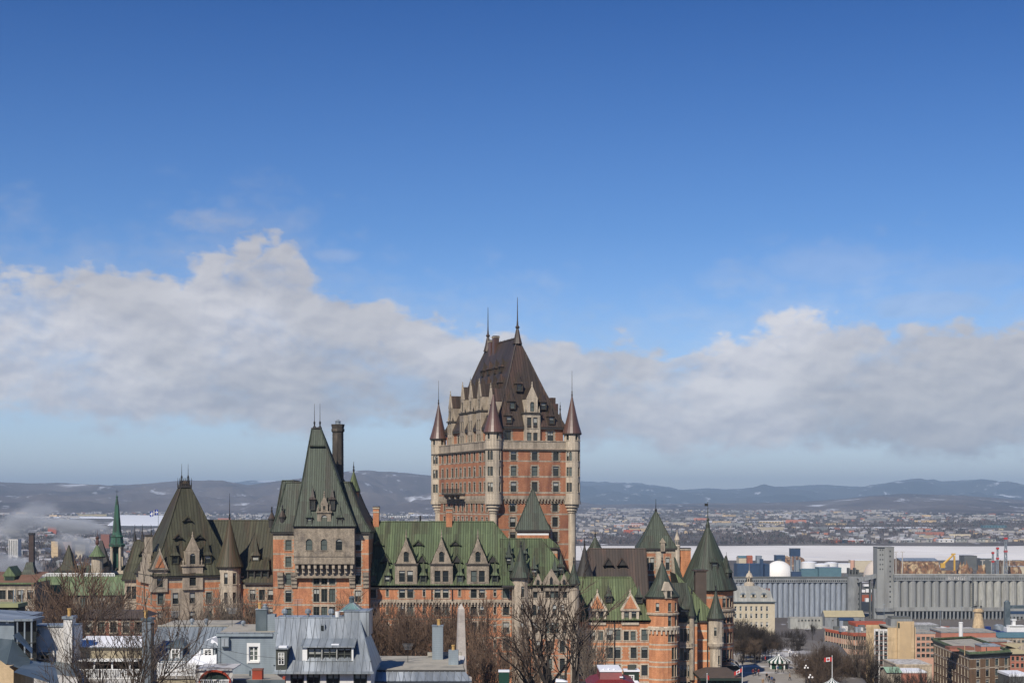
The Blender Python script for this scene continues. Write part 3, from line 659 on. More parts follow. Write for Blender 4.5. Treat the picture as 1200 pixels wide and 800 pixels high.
        b.lathe(cx, cy, [(.85, G0), (.85, 93.0)], 12, 'stone_pale')
        W.sub('turret', b)
        cone(t, cx, cy, 2.15, 110.4, 119.0, 'copper_red', 20, .10, 5.2, 'bronze'); W.sub('turret_roof', t)
    # stone dormers
    pair = lambda z, ww, h: [(-.72, z, ww, h, 'sash'), (.72, z, ww, h, 'sash')]
    stone_dormer(W, 9.4, .9, 107.6, 0, 3.7, 7.0, 2.5, 2.9, 2.9, 4.2, pair(.9, 1.05, 2.0) + pair(3.9, 1.05, 2.3), [(0, .2, 1.0, 2.1, 'arch')], 'stone_pale', 'copper_brown')
    for s, h in ((4.6, 6.4), (12, 7.9), (17.7, 7.9), (23.3, 7.9), (32, 6.4)):
        stone_dormer(W, .9, s, 107.6, R(-90), 3.0, h, 1.9, 3.0, 3.2, 4.6, pair(.9, .8, 2.0) + pair(4.0, .8, 2.1), [(0, .3, .9, 2.1, 'arch')], 'stone', 'copper_brown', back=6.0)
    # copper hoods
    slope = lambda z: 1.0 + (z - 111.8) / 20.1 * 8.2
    for x, z, k in ((4.0, 112.4, 2.8), (14.0, 112.4, 2.8), (5.3, 115.6, 2.6), (12.6, 115.6, 2.6), (7.6, 119.6, 2.6)):
        hood_dormer(W, x, slope(z) - .25, z, 0, 1.5, 1.7, k, 2.0, 'copper_brown', 'copper_brown')
    for z, ys in ((116.6, (8.4, 14.8, 20.5, 27.7)), (120.6, (9.0, 13, 17, 21, 25, 29)), (124.4, (12, 16, 20, 24))):
        for y in ys: hood_dormer(W, slope(z) - .3, y, z, R(-90), 1.2, 1.2, 2.0, 1.8, 'copper_brown', 'copper_brown')
    for y in (13, 22): chimney(W, 8.7, y if y > 20 else 24.5, 126, 133.6 if y > 20 else 132.9, 1.2, 1.4, 'copper_red', 'copper_brown')
    c = MB(); c.box(15.4, 17.2, 5, 8, 111, 117.2, 'copper_red'); c.box(15.9, 17.0, 6, 7.6, 117.2, 118.6, 'copper_brown'); W.sub('chimney', c)
    c = MB(); cone(c, 17.0, 3.4, .9, 111.6, 116.0, 'copper_brown', 8, .1, 1.5); W.sub('spirelet', c)
    # iron balcony on the long side
    c = MB(); c.box(-2.0, -.47, 17, 29, 97.0, 97.3, 'stone_dark')
    for y in [17 + .6 * i for i in range(21)]: c.box(-1.98, -1.9, y, y + .08, 97.3, 98.3, 'iron')
    c.box(-2.0, -1.88, 17, 29, 98.3, 98.4, 'iron')
    for y in (17.5, 21, 25, 28.5): c.box(-1.6, -.47, y - .25, y + .25, 96.1, 97.0, 'stone')
    W.sub('balcony', c)
    W.done()

def lift_tower():
    W = Wing(hotel, 'stair_tower', 0, 0, 0, 'small square brick tower with a green pyramid roof'); mb = W.mb
    x0, x1, y0, y1 = X(606, 333), X(643, 333), 333, 339.6
    four_walls(W.ob, mb, x0, x1, y0, y1, G0, 89.2, bands=[(88.4, 88.8, 'white_paint'), (86.6, 87.0, 'stone'), (84.2, 84.6)], base='brick_orange')
    r = MB(); cx = (x0 + x1) / 2; hip(r, x0 - .4, x1 + .4, y0 - .4, y1 + .4, 89.5, cx - .05, cx + .05, 336.2, 336.4, 98.3, 'copper_teal', flare=.05, roll=.1, eave=.4); W.sub('roof', r)
    for px, py in ((612.5, 612), (632, 612)): hood_dormer(W, X(px, 332.8), 332.95 + .7, Z(py + 5, 333), 0, .9, .8, 1.3, 1.4, 'copper_teal', 'copper_teal', .3)
    # lean-to on its right
    a, b = X(637, 332), X(653, 332)
    four_walls(W.ob, mb, a, b, 330.5, 338, G0, 85.6, bands=[(84.6, 85.2)], base='brick_orange')
    r = MB(); hip(r, x0 + 3, b + .5, 330, 338.5, 85.9, x0 + 3, a + .6, 334, 334.5, 88.3, 'copper_green', roll=.08); W.sub('roof', r)
    W.done()

def front_wing():
    W = Wing(hotel, 'long_wing', 0, 0, 0, 'long wing with three pointed stone dormers on a green copper roof'); mb = W.mb
    D = 305.0; x0, x1 = X(425, D), X(604, D); zr = [76.85, 73.5, 70.1, 66.9, 63.6]
    px_pair = (476, 517.5, 560)
    wins = []; regs = []
    for k, z in enumerate(zr):
        for p in px_pair:
            c = X(p, D) - x0
            wins += [(c - .78, z, 1.15, 2.05, 'sash'), (c + .78, z, 1.15, 2.05, 'sash')]
        wins += [(X(p, D) - x0, z, 1.2, 2.05, 'sash') for p in (437, 593)]
        wins += [(X(p, D) - x0, z + .3, .45, 1.5, 'none', .12) for p in (454, 497, 538.5, 580)]
    bands = [(76.0, 76.55), (78.95, 80), (72.55, 72.9), (71.5, 71.8), (69.0, 69.35), (66.0, 66.3), (62.6, 63)]
    wall(W.ob, mb, (x0, D), (x1, D), G0, 79.1, wins, bands, base='brick_orange')
    wall(W.ob, mb, (x1, D + 20), (x0, D + 20), G0, 79.1)
    c = MB(); c.box(x0, x1, D - .5, D, 78.95, 79.35, 'lead_dark'); c.box(x0, x1, D - .25, D - .01, 78.6, 78.94, 'stone'); W.sub('gutter', c)
    c = MB(); corbels(c, (x0, D), (x1, D), 75.2, 75.95, .4, .62, 'stone'); c.box(x0, x1, D - .42, D - .02, 75.96, 76.2, 'stone'); W.sub('corbel_table', c)
    for p in (428.5, 506, 530, 600):
        c = MB(); x = X(p, D); c.tube((x, D - .16, G0), (x, D - .16, 78.6), .1, .1, 6, 'iron'); W.sub('downpipe', c)
    r = MB(); yr = D + 9.2; zrdg = Z(611, yr); z0 = 79.3
    hip(r, x0 - 2, X(640, D), D - .55, D + 19, z0, x0 - 2, X(578, yr), yr - .05, yr + .05, zrdg, 'copper_green', flare=.05, roll=.13); W.sub('roof', r)
    sl = lambda z: D - .55 + (z - z0) / (zrdg - z0) * 9.7 - .15
    prof = lambda w, zt, gh: [(-w / 2, zt), (w / 2, zt), (w * .40, zt + gh * .22), (w * .26, zt + gh * .48), (w * .17, zt + gh * .62), (0, zt + gh), (-w * .17, zt + gh * .62), (-w * .26, zt + gh * .48), (-w * .40, zt + gh * .22)]
    for p in px_pair:
        stone_dormer(W, X(p, D), D - .35, 79.1, 0, 4.3, 4.1, 0, 0, 5.1, 5.0, [(-.78, .85, 1.15, 2.15, 'sash'), (.78, .85, 1.15, 2.15, 'sash')], m='stone_grey', profile=prof(3.9, 4.4, 5.0), roofm='copper_green', fin=1.6, back=7.5)
        # arched window in the gable
        o = add_win(W.ob, (X(p, D), D - .605, 83.9), 0, .95, 1.9, 'sash', 'frame_dark', 'stone_grey', 0)
    for p in (437, 454, 496, 539, 580, 593): hood_dormer(W, X(p, D), sl(79.9), 79.6, 0, 1.25, 1.6, 2.7, 2.2, 'copper_green')
    for p in (452, 494.5, 535.5, 577): vent_dormer(W, X(p, D + 3), sl(83.6) - .3, 83.6, 0, 2.2, 1.6, 2.2)
    for p in (443, 490, 533.5): vent_dormer(W, X(p, D + 5), sl(86.9) - .3, 86.9, 0, 2.2, .95, 1.8)
    for p in (441, 526.5): chimney(W, X(p, yr), yr, 88, Z(593, yr), 1.15, 1.7, 'brick_orange', bands=(93.2,))
    c = MB(); c.tube((X(492.5, yr), yr, 91), (X(492.5, yr), yr, Z(604, yr)), .18, .18, 7, 'iron'); W.sub('vent_pipe', c)
    W.done()

def stone_pavilion():
    W = Wing(hotel, 'stone_pavilion', 0, 0, 0, 'pale stone end pavilion with small gables and two slim turrets'); mb = W.mb
    D = 302.5; x0, x1 = X(612, D), X(674, D)
    rows = [(77.0, 1.8, 'sash'), (73.6, 2.1, 'arch'), (70.2, 2.1, 'sash'), (66.6, 2.2, 'sash'), (63.2, 2.2, 'sash'), (60, 2.2, 'sash')]
    wins = []
    for i, (z, h, k) in enumerate(rows):
        for p in ((626, 633, 650, 659) if i == 1 else (627, 641.5, 647, 652, 662) if i in (0, 2) else (630, 644, 659)): wins.append((X(p, D) - x0, z, .8 if i in (0, 1, 2) and p > 640 else 1.0, h, k, .15))
    wall(W.ob, mb, (x0, D), (x1, D), 69.6, 79.3, [w[:5] + (.3,) for w in wins if w[1] > 69.6], [(72.9, 73.2, 'stone_pale')], base='stone', trim='stone'); wall(W.ob, mb, (x0, D), (x1, D), G0, 69.6, [w[:5] + (.3,) for w in wins if w[1] < 69.6], [(69.1, 69.6), (65.8, 66.1), (62.4, 62.7)], base='brick_orange', trim='stone')
    wall(W.ob, mb, (x1, D), (x1, D + 20), G0, 79.3, (), base='brick_orange')
    c = MB(); c.box(x0, x1, D - .35, D, 79.0, 79.3, 'lead_dark'); W.sub('gutter', c)
    pr = lambda w, h: [(-w / 2, 0), (w / 2, 0), (0, h)]
    for p, w, h, z in ((646, 4.0, 3.4, 78.3), (630.5, 2.0, 2.6, 78.2), (661, 2.0, 2.6, 78.2)):
        g = MB(); f = Fr(X(p, D), D - .2, z); g.box(-w / 2, w / 2, 0, 2.0, 0, .95, 'stone_grey', fr=f); f2 = Fr(X(p, D), D - .25, z + .95); g.prism(pr(w + .3, h), 0, .4, 'stone_grey', fr=f2); g.prism([(-.3, .3), (.3, .3), (.3, h * .42), (0, h * .55), (-.3, h * .42)], -.03, -.005, 'glass', fr=f2)
        for s in (-1, 1): g.face([f2.p(0, .4, h - .2), f2.p(s * w / 2, .4, 0), f2.p(s * w / 2, 3, 0), f2.p(0, 4, h - .2)][::-s], 'copper_green')
        W.sub('gable', g)
    # roof
    r = MB(); yr = 311.5; z0 = 79.4
    hip(r, X(588, D), x1 + .6, D - .4, 322, z0, X(586, yr), X(635, yr), yr - .05, yr + .05, Z(631, yr), 'copper_green', flare=.05, roll=.13); W.sub('roof', r)
    sl = lambda z: D - .4 + (z - z0) / (Z(631, yr) - z0) * 9.4
    for p, y in ((596, 661), (626, 674), (650, 676), (657.5, 672), (600.5, 676)): hood_dormer(W, X(p, D + 2), sl(Z(y, 304)) - .2, Z(y, 304), 0, 1.2, 1.3, 2.6, 1.8, 'copper_teal', 'copper_teal')
    for p, y in ((597, 656), (614, 656)): hood_dormer(W, X(p, D + 4), sl(Z(y, 306)) - .2, Z(y, 306), 0, 1.2, 1.3, 2.6, 1.8, 'copper_teal', 'copper_teal')
    # front turret
    t = MB(); cx = X(610.5, 303); cy = 303.4
    drum(W.ob, t, cx, cy, 1.75, G0, 80.6, 16, [(b, z, w_, h, 'sash') for z, h in ((77.2, 2.0), (73.8, 2.0), (70.3, 2.1), (66.7, 2.1), (63.2, 2.1)) for b, w_ in ((11, .66), (-50, .3), (55, .3))], [(76.0, 76.5), (69.3, 69.6), (65.8, 66.1)], base='stone', ph=R(0))
    W.sub('turret', t); t = MB(); cone(t, cx, cy, 2.3, 80.9, 87.0, 'copper_teal', 18, .16, .9); W.sub('turret_roof', t)
    t = MB(); cx = X(672.5, 303); cy = 303.2
    t.lathe(cx, cy, [(1.0, G0), (1.0, 79.5)], 14, 'stone'); W.sub('turret', t); t = MB(); cone(t, cx, cy, 1.3, 79.7, 84.0, 'copper_teal', 14, .1, .6); W.sub('turret_roof', t)
    W.done()

def keep_tower():
    W = Wing(hotel, 'keep_tower', 0, 0, 0, 'stout tower with a stone bay on brackets and a steep green roof'); mb = W.mb
    D = 301.0; x0, x1 = X(320, D), X(432, D); L = x1 - x0
    rows = [(86.2, 1.9), (83.0, 1.9), (79.6, 2.2), (76.3, 2.2), (72.9, 2.2), (69.5, 2.2), (66, 2.2)]
    c0 = X(380, D) - x0
    def sides(z, h): return [(X(p, D) - x0, z, 1.15, h, 'sash') for p in (338, 419.5)]
    wins = [w for z, h in rows for w in sides(z, h)]
    for z, h in rows[2:]: wins += [(c0 + s, z, 1.15, h + .3, 'cross', .15) for s in (-1.5, 0, 1.5)]
    wall(W.ob, mb, (x0, D), (x1, D), G0, 89.3, wins, [(88.2, 89.3), (85.3, 85.6), (82.2, 82.6), (78.9, 79.2), (75.6, 75.9), (72.2, 72.5), (68.8, 69.1)], base='brick_orange', regs=[])
    for p, q in (((x1, D), (x1, 321)), ((x1, 321), (x0, 321)), ((x0, 321), (x0, D))): wall(W.ob, mb, p, q, G0, 89.3, (), [(88.2, 89.3), (85.3, 85.6), (82.2, 82.6)], base='brick_orange')
    # stone bay on its row of brackets
    b = MB(); a, e = X(344.5, 299), X(415.5, 299); yb = 298.6; zb = 83.6
    wall(W.ob, b, (a, yb), (e, yb), zb, 90.5, [(X(p, 299) - a, 86.2, 1.25, 2.15, 'arch', .1) for p in (362.5, 380, 397.5)], [(84.9, 85.05, 'stone_dark')], base='stone_grey', trim='stone_grey', quoin=False)
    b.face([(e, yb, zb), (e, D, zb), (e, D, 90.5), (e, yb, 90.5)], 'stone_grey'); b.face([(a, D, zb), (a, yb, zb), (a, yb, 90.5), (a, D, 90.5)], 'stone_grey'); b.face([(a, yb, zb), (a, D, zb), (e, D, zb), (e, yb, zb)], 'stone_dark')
    b.box(a - .2, e + .2, yb - .2, D, 90.5, 90.75, 'stone_dark')
    W.sub('stone_bay', b)
    c = MB(); corbels(c, (a, D - .9), (e, D - .9), 81.9, 83.58, 1.25, 1.05, 'stone'); c.box(a, e, D - .9, D - .01, 80.9, 83.5, 'stone_grey'); W.sub('corbel_table', c)
    # corner brackets
    for p in (329, 345, 413, 429):
        c = MB(); x = X(p, D)
        for i in range(4): c.box(x - .55, x + .55, D - .25 * (i + 1), D + .1, 79.0 + .75 * i, 79.0 + .75 * (i + 1) - .02, 'stone_grey')
        W.sub('bracket', c)
    c = MB(); c.box(x0 - .35, x1 + .35, D - .4, 321.4, 89.3, 89.62, 'lead_dark'); W.sub('gutter', c)
    # wide body roof: steep mansard
    r = MB(); hip(r, x0 - .45, x1 + .45, D - .5, 321.5, 89.65, X(336, 306), X(409, 306), 305.2, 317, Z(565, 307), 'copper_teal', flare=.16, roll=.16, eave=0, n=6); W.sub('roof', r)
    r = MB(); hip(r, X(318.5, 308), X(347, 308), 307.5, 323, 89.7, X(330, 310), X(343, 310), 311, 319.5, Z(563, 311), 'copper_teal', flare=.15, roll=.14, eave=0, n=6); W.sub('roof', r)
    # central pavilion roof
    r = MB(); zt = Z(502, 304)
    hip(r, X(343.5, 298), X(417, 298), 298.1, 309.5, 90.78, X(366.0, 304), X(376, 304), 303.4, 304.6, zt, 'copper_teal', flare=.06, roll=.15, eave=0, n=8); W.sub('roof', r)
    r = MB(); r.box(X(367, 304), X(376.5, 304), 303.2, 304.8, zt - .05, zt + .25, 'lead_dark')
    r.box(X(363.2, 303), X(381.2, 303), 301.9, 306.0, Z(523, 303), Z(521.5, 303), 'copper_teal'); W.sub('ridge_crest', r)
    for p in (368.5, 375): f = MB(); f.lathe(X(p, 304), 304, [(.22, zt), (.3, zt + .3), (.12, zt + .6), (.2, zt + 1.2), (.06, zt + 1.5), (.025, zt + 4.8)], 6, 'iron'); W.sub('finial', f)
    # dormers
    stone_dormer(W, X(380, 298.5), 298.4, 90.7, 0, 2.6, 2.6, 1.3, 1.3, 1.7, 4.0, [(0, .3, 1.1, 1.9, 'arch')], [(0, .3, .4, .7, 'none')], 'stone_grey', 'copper_teal', 'stone_grey', fin=.8)
    for p in (367, 390): hood_dormer(W, X(p, 300), 298.7, 93.8, 0, 1.1, 2.0, 2.2, 2.4, 'copper_brown', 'lead_dark', .5)
    for p in (363, 398.5): hood_dormer(W, X(p, 299), 298.2, 91.0, 0, 1.1, 1.4, 2.0, 2.0, 'copper_teal', 'lead_dark', .3)
    vent_dormer(W, X(378, 302), 301.6, Z(570, 302), 0, 1.9, 1.1, 1.5, 'copper_teal')
    for p in (369, 361): c = MB(); c.lathe(X(p, 302), 302.3, [(.3, Z(541 if p > 365 else 561, 302) - .6), (.3, Z(541 if p > 365 else 561, 302)), (.05, Z(538 if p > 365 else 558, 302))], 7, 'copper_bright'); W.sub('vent_cap', c)
    # hooded dormers on the left mansard face
    for p, y, d in ((318.5, 598, 304), (331, 596, 302.2)):
        c = MB(); cone(c, X(p, d), d, .75, Z(y + 9, d), Z(y, d), 'copper_brown', 8, .1, .4); c.lathe(X(p, d), d, [(.6, Z(y + 20, d)), (.6, Z(y + 9, d))], 8, 'lead_dark'); W.sub('dormer', c)
    # tall sooty chimney
    c = MB(); cx, cy = X(396, 313), 313
    zb, zt = Z(570, cy), Z(497, cy)
    c.lathe(cx, cy, [(1.45, zb - 6), (1.45, zb), (1.6, zb + .1), (1.6, zb + .9), (1.15, zb + 1.6), (1.1, zt - 1.6), (1.3, zt - 1.4), (1.3, zt - .9), (1.18, zt - .85), (1.35, zt)], 8, 'chimney_soot')
    c.lathe(cx, cy, [(.5, zt), (.5, zt + .5), (.65, zt + .55), (.1, zt + 1.0)], 10, 'tin'); W.sub('chimney', c)
    # round stair turret behind
    t = MB(); cx, cy = X(414.5, 312), 312
    t.lathe(cx, cy, [(1.0, 88), (1.0, Z(575, cy))], 12, 'brick_orange'); cone(t, cx, cy, 1.35, Z(575, cy), Z(550, cy), 'copper_bright', 14, .05, 1.6); W.sub('turret', t)
    W.done()
mat('chimney_soot', (.085, .072, .058), (.045, .04, .035), sc=.5, rough=.9, c3=(.16, .13, .10), sc3=.4, t3=(.55, .7), fine=.2)

def old_pavilion():
    A = R(25); ox, oy = -69.3, 306.0
    W = Wing(hotel, 'corner_pavilion', ox, oy, A, 'pavilion under a big olive pyramid roof with stone dormers'); mb = W.mb
    w, d = 17.8, 17.0; ze = 80.6
    rows = [75.5, 71.8, 68.1, 64.4]
    fw = [(s, z, 1.15, 2.15, 'sash') for z in rows for s in (1.2, 4.1, 7.4, 10.7)]
    bands = [(79.6, ze), (78.2, 78.55), (76.2, 76.5), (74.6, 74.95), (72.6, 72.9), (70.9, 71.2), (68.8, 69.1), (67.2, 67.5)]
    wall(W.ob, mb, (0, 0), (w, 0), G0, ze, fw, bands + [], base='brick_orange', regs=[(3.2, 5.4, 70, 78.2, 'stone'), (5.4, 9.6, 60, 79.6, 'stone'), (9.9, 11.6, 70, 75, 'stone')])
    wall(W.ob, mb, (0, d), (0, 0), G0, ze, [(d - y, z, 1.0, 2.0, 'sash') for y in (3, 7, 11) for z in rows], bands, base='brick_orange')
    wall(W.ob, mb, (w, 0), (w, d), G0, ze, (), bands, base='brick_orange'); wall(W.ob, mb, (w, d), (0, d), G0, ze)
    c = MB(); c.box(-.4, w - 3, -.45, d, ze, ze + .35, 'lead_dark'); W.sub('gutter', c)
    r = MB(); hip(r, -.6, 16.2, -.6, 17.0, ze + .4, 6.9, 8.7, 7.3, 9.1, 98.4, 'copper_olive', flare=.06, roll=.16, eave=0, n=6); W.sub('roof', r)
    # iron-crested top with its two tall spikes
    c = MB(); c.box(6.6, 9.0, 7.0, 9.4, 98.2, 98.6, 'lead_dark')
    for s in range(7):
        for a in (6.7 + s * .37,): c.lathe(a, 7.1, [(.12, 98.6), (.02, 100.2)], 4, 'iron'); c.lathe(a, 9.3, [(.12, 98.6), (.02, 100.2)], 4, 'iron')
    c.loft([[(6.7, 7.1, 98.6), (8.9, 7.1, 98.6), (8.9, 9.3, 98.6), (6.7, 9.3, 98.6)], [(7.5, 7.9, 99.6), (8.1, 7.9, 99.6), (8.1, 8.5, 99.6), (7.5, 8.5, 99.6)]], 'copper_mixed'); W.sub('ridge_crest', c)
    for x in (7.2, 8.5): f = MB(); f.lathe(x, 8.1, [(.3, 98.6), (.35, 99.4), (.12, 99.8), (.2, 100.4), (.06, 100.8), (.025, 103)], 6, 'iron'); W.sub('finial', f)
    # crow-stepped stone gable on the side
    g = MB(); f = Fr(0, 0, 0, R(-90))
    st = [(-12.5, 79.4), (-1.5, 79.4), (-1.5, 81.5), (-2.6, 81.5), (-2.6, 83.4), (-3.7, 83.4), (-3.7, 85.2), (-5.0, 85.2), (-5.0, 88.0), (-7.0, 88.0), (-7.0, 85.2), (-8.6, 85.2), (-8.6, 83.4), (-10.4, 83.4), (-10.4, 81.5), (-12.5, 81.5)]
    g.prism(st, -.55, .15, 'stone', fr=f); W.sub('stepped_gable', g)
    c = MB(); c.box(-.6, .6, 4.6, 6.2, 84, 88.6, 'stone'); c.box(-.7, .7, 4.5, 6.3, 88.6, 88.9, 'stone_dark'); W.sub('chimney', c)
    r = MB()
    for s in (-1, 1): 
        q = [(-.2, 6.0 - s * 5.5, 80.8), (-.2, 6.0, 85.6), (7, 6.0, 85.6), (3, 6.0 - s * 5.5, 80.8)]; r.face(q[::s], 'copper_olive')
    W.sub('roof', r)
    # brick gable and stone dormers
    stone_dormer(W, 1.0, -.35, 77.9, 0, 2.9, 4.1, 0, 0, 3.6, 3.5, [(0, .9, 1.2, 2.2, 'sash')], m='stone', profile=[(-1.6, 4.4), (1.6, 4.4), (0, 8.2)], roofm='copper_olive', fin=.6)
    g = MB(); f = Fr(1.0, -.42, 77.9); g.prism([(-1.0, 4.7), (1.0, 4.7), (0, 7.2)], 0, .1, 'brick_orange', fr=f); W.sub('gable_panel', g)
    stone_dormer(W, 7.4, -.4, 78.2, 0, 4.0, 4.6, 2.6, 2.7, 2.9, 4.4, [(0, .8, 1.3, 2.5, 'sash')], [(0, .1, 1.1, 2.1, 'arch')], 'stone', 'copper_olive', 'stone', fin=.9)
    sl = lambda z: -.6 + (z - 81) / 17.4 * 8 - .2
    for s in (4.1, 10.6): hood_dormer(W, s, sl(83.6), 83.2, 0, 1.5, 1.7, 3.0, 2.2, 'copper_olive', 'copper_olive')
    for s, z in ((5.2, 88.2), (9.4, 88.2), (7.4, 91.6)): vent_dormer(W, s, sl(z) - .3, z, 0, 2.0, .9, 1.4, 'copper_olive')
    # round turret with a brown cone
    t = MB(); cx, cy = 14.9, .3
    drum(W.ob, t, cx, cy, 2.25, G0, 82.3, 16, [(b, z, 1.0, 2.2, 'sash') for b in (-36, 9, 54, -80) for z in (79.2, 75.4, 71.7, 68)], [(78.0, 78.4), (74.3, 74.7), (70.6, 71)], base='stone_pale', trim='stone_pale')
    W.sub('turret', t); t = MB(); cone(t, cx, cy, 2.75, 82.6, 92.3, 'copper_mixed', 22, .1, 4.8); W.sub('turret_roof', t)
    W.done()
    # wing between the pavilion and the keep
    W = Wing(hotel, 'link_wing', 0, 0, 0, 'short wing under an olive roof beside the pavilion'); mb = W.mb
    D = 313.0; x0, x1 = X(281, D), X(322, D)
    wall(W.ob, mb, (x0, D), (x1, D), G0, 79.0, [(X(p, D) - x0, z, 1.15, 2.1, 'sash') for p in (296, 307, 317) for z in (75.9, 72.3, 68.8, 65.3)], [(78.2, 79), (75.0, 75.3), (71.5, 71.8), (68, 68.3)], base='brick_orange')
    c = MB(); c.box(x0 + 1, x1, D - .5, D, 79.0, 79.4, 'lead_dark'); W.sub('gutter', c)
    r = MB(); yr = 323; zr = Z(609.5, yr); hip(r, x0 + 1, x1 + 1.2, D - .5, 333, 79.4, X(240, yr), x1 + 1.2, yr - .05, yr + .05, zr, 'copper_olive', flare=.04, roll=.13, eave=0); W.sub('roof', r)
    sl = lambda z: D - .5 + (z - 79.4) / (zr - 79.4) * 10
    hood_dormer(W, X(300, D + 3), sl(Z(660, 316)) - .3, Z(661, 316), 0, 1.6, 1.8, 3.4, 2.4, 'copper_olive', 'copper_olive')
    b = MB(); xa, xb = X(290, D), X(314, D); zb = 79.9
    b.box(xa, xb, D + .2, D + 2.6, zb, zb + .2, 'lead_dark')
    for i in range(4): q = xa + (xb - xa) * i / 3; b.box(q - .12, q + .12, D + .2, D + 2.2, zb + .2, zb + 2.1, 'lead_dark')
    q = [(xa - .3, D - .1, zb + 2.1), (xb + .3, D - .1, zb + 2.1), (xb - .4, D + 3.6, zb + 4.4), (xa + .4, D + 3.6, zb + 4.4)]; b.face(q, 'copper_olive')
    b.face([(xa - .3, D - .1, zb + 1.95), (xb + .3, D - .1, zb + 1.95), (xb + .3, D - .1, zb + 2.1), (xa - .3, D - .1, zb + 2.1)], 'lead_dark')
    for s, xx in ((-1, xa), (1, xb)): b.face([(xx, D + .2, zb), (xx, D + 3.2, zb), (xx, D + 3.5, zb + 4.3), (xx, D + .2, zb + 2.1)], 'copper_olive')
    W.sub('dormer', b)
    for i in range(3): add_win(W.ob, (xa + (xb - xa) * (i + .5) / 3, D + .35, zb + .25), 0, 1.05, 1.8, 'sash', 'frame_dark', None, 0)
    W.done()
    # low roof on the far left
    W = Wing(hotel, 'rear_wing', 0, 0, 0, 'lower wing with a dark olive hipped roof'); mb = W.mb
    D = 322.0; x0, x1 = X(146, D), X(186, D)
    four_walls(W.ob, mb, x0, x1, D, 338, G0, 79.3, [(X(p, D) - x0, 75.6, .9, 2.6, 'sash') for p in (151, 157, 163)], bands=[(78.3, 79.3)], base='stone')
    r = MB(); yr = 330; hip(r, x0 - .5, x1 + 4, D - .5, 338, 79.6, X(158, yr), x1 + 4, yr - .05, yr + .05, Z(632.5, yr), 'copper_olive', roll=.13, flare=.04); W.sub('roof', r)
    for p in (158, 167, 177): f = MB(); f.lathe(X(p, yr), yr, [(.5, Z(634, yr)), (.25, Z(628, yr)), (.1, Z(624, yr)), (.03, Z(614, yr))], 6, 'iron'); W.sub('finial', f)
    for p in (169, 181): vent_dormer(W, X(p, 326), 326, Z(650, 326), 0, 2.6, 1.6, 2, 'copper_olive')
    W.done()

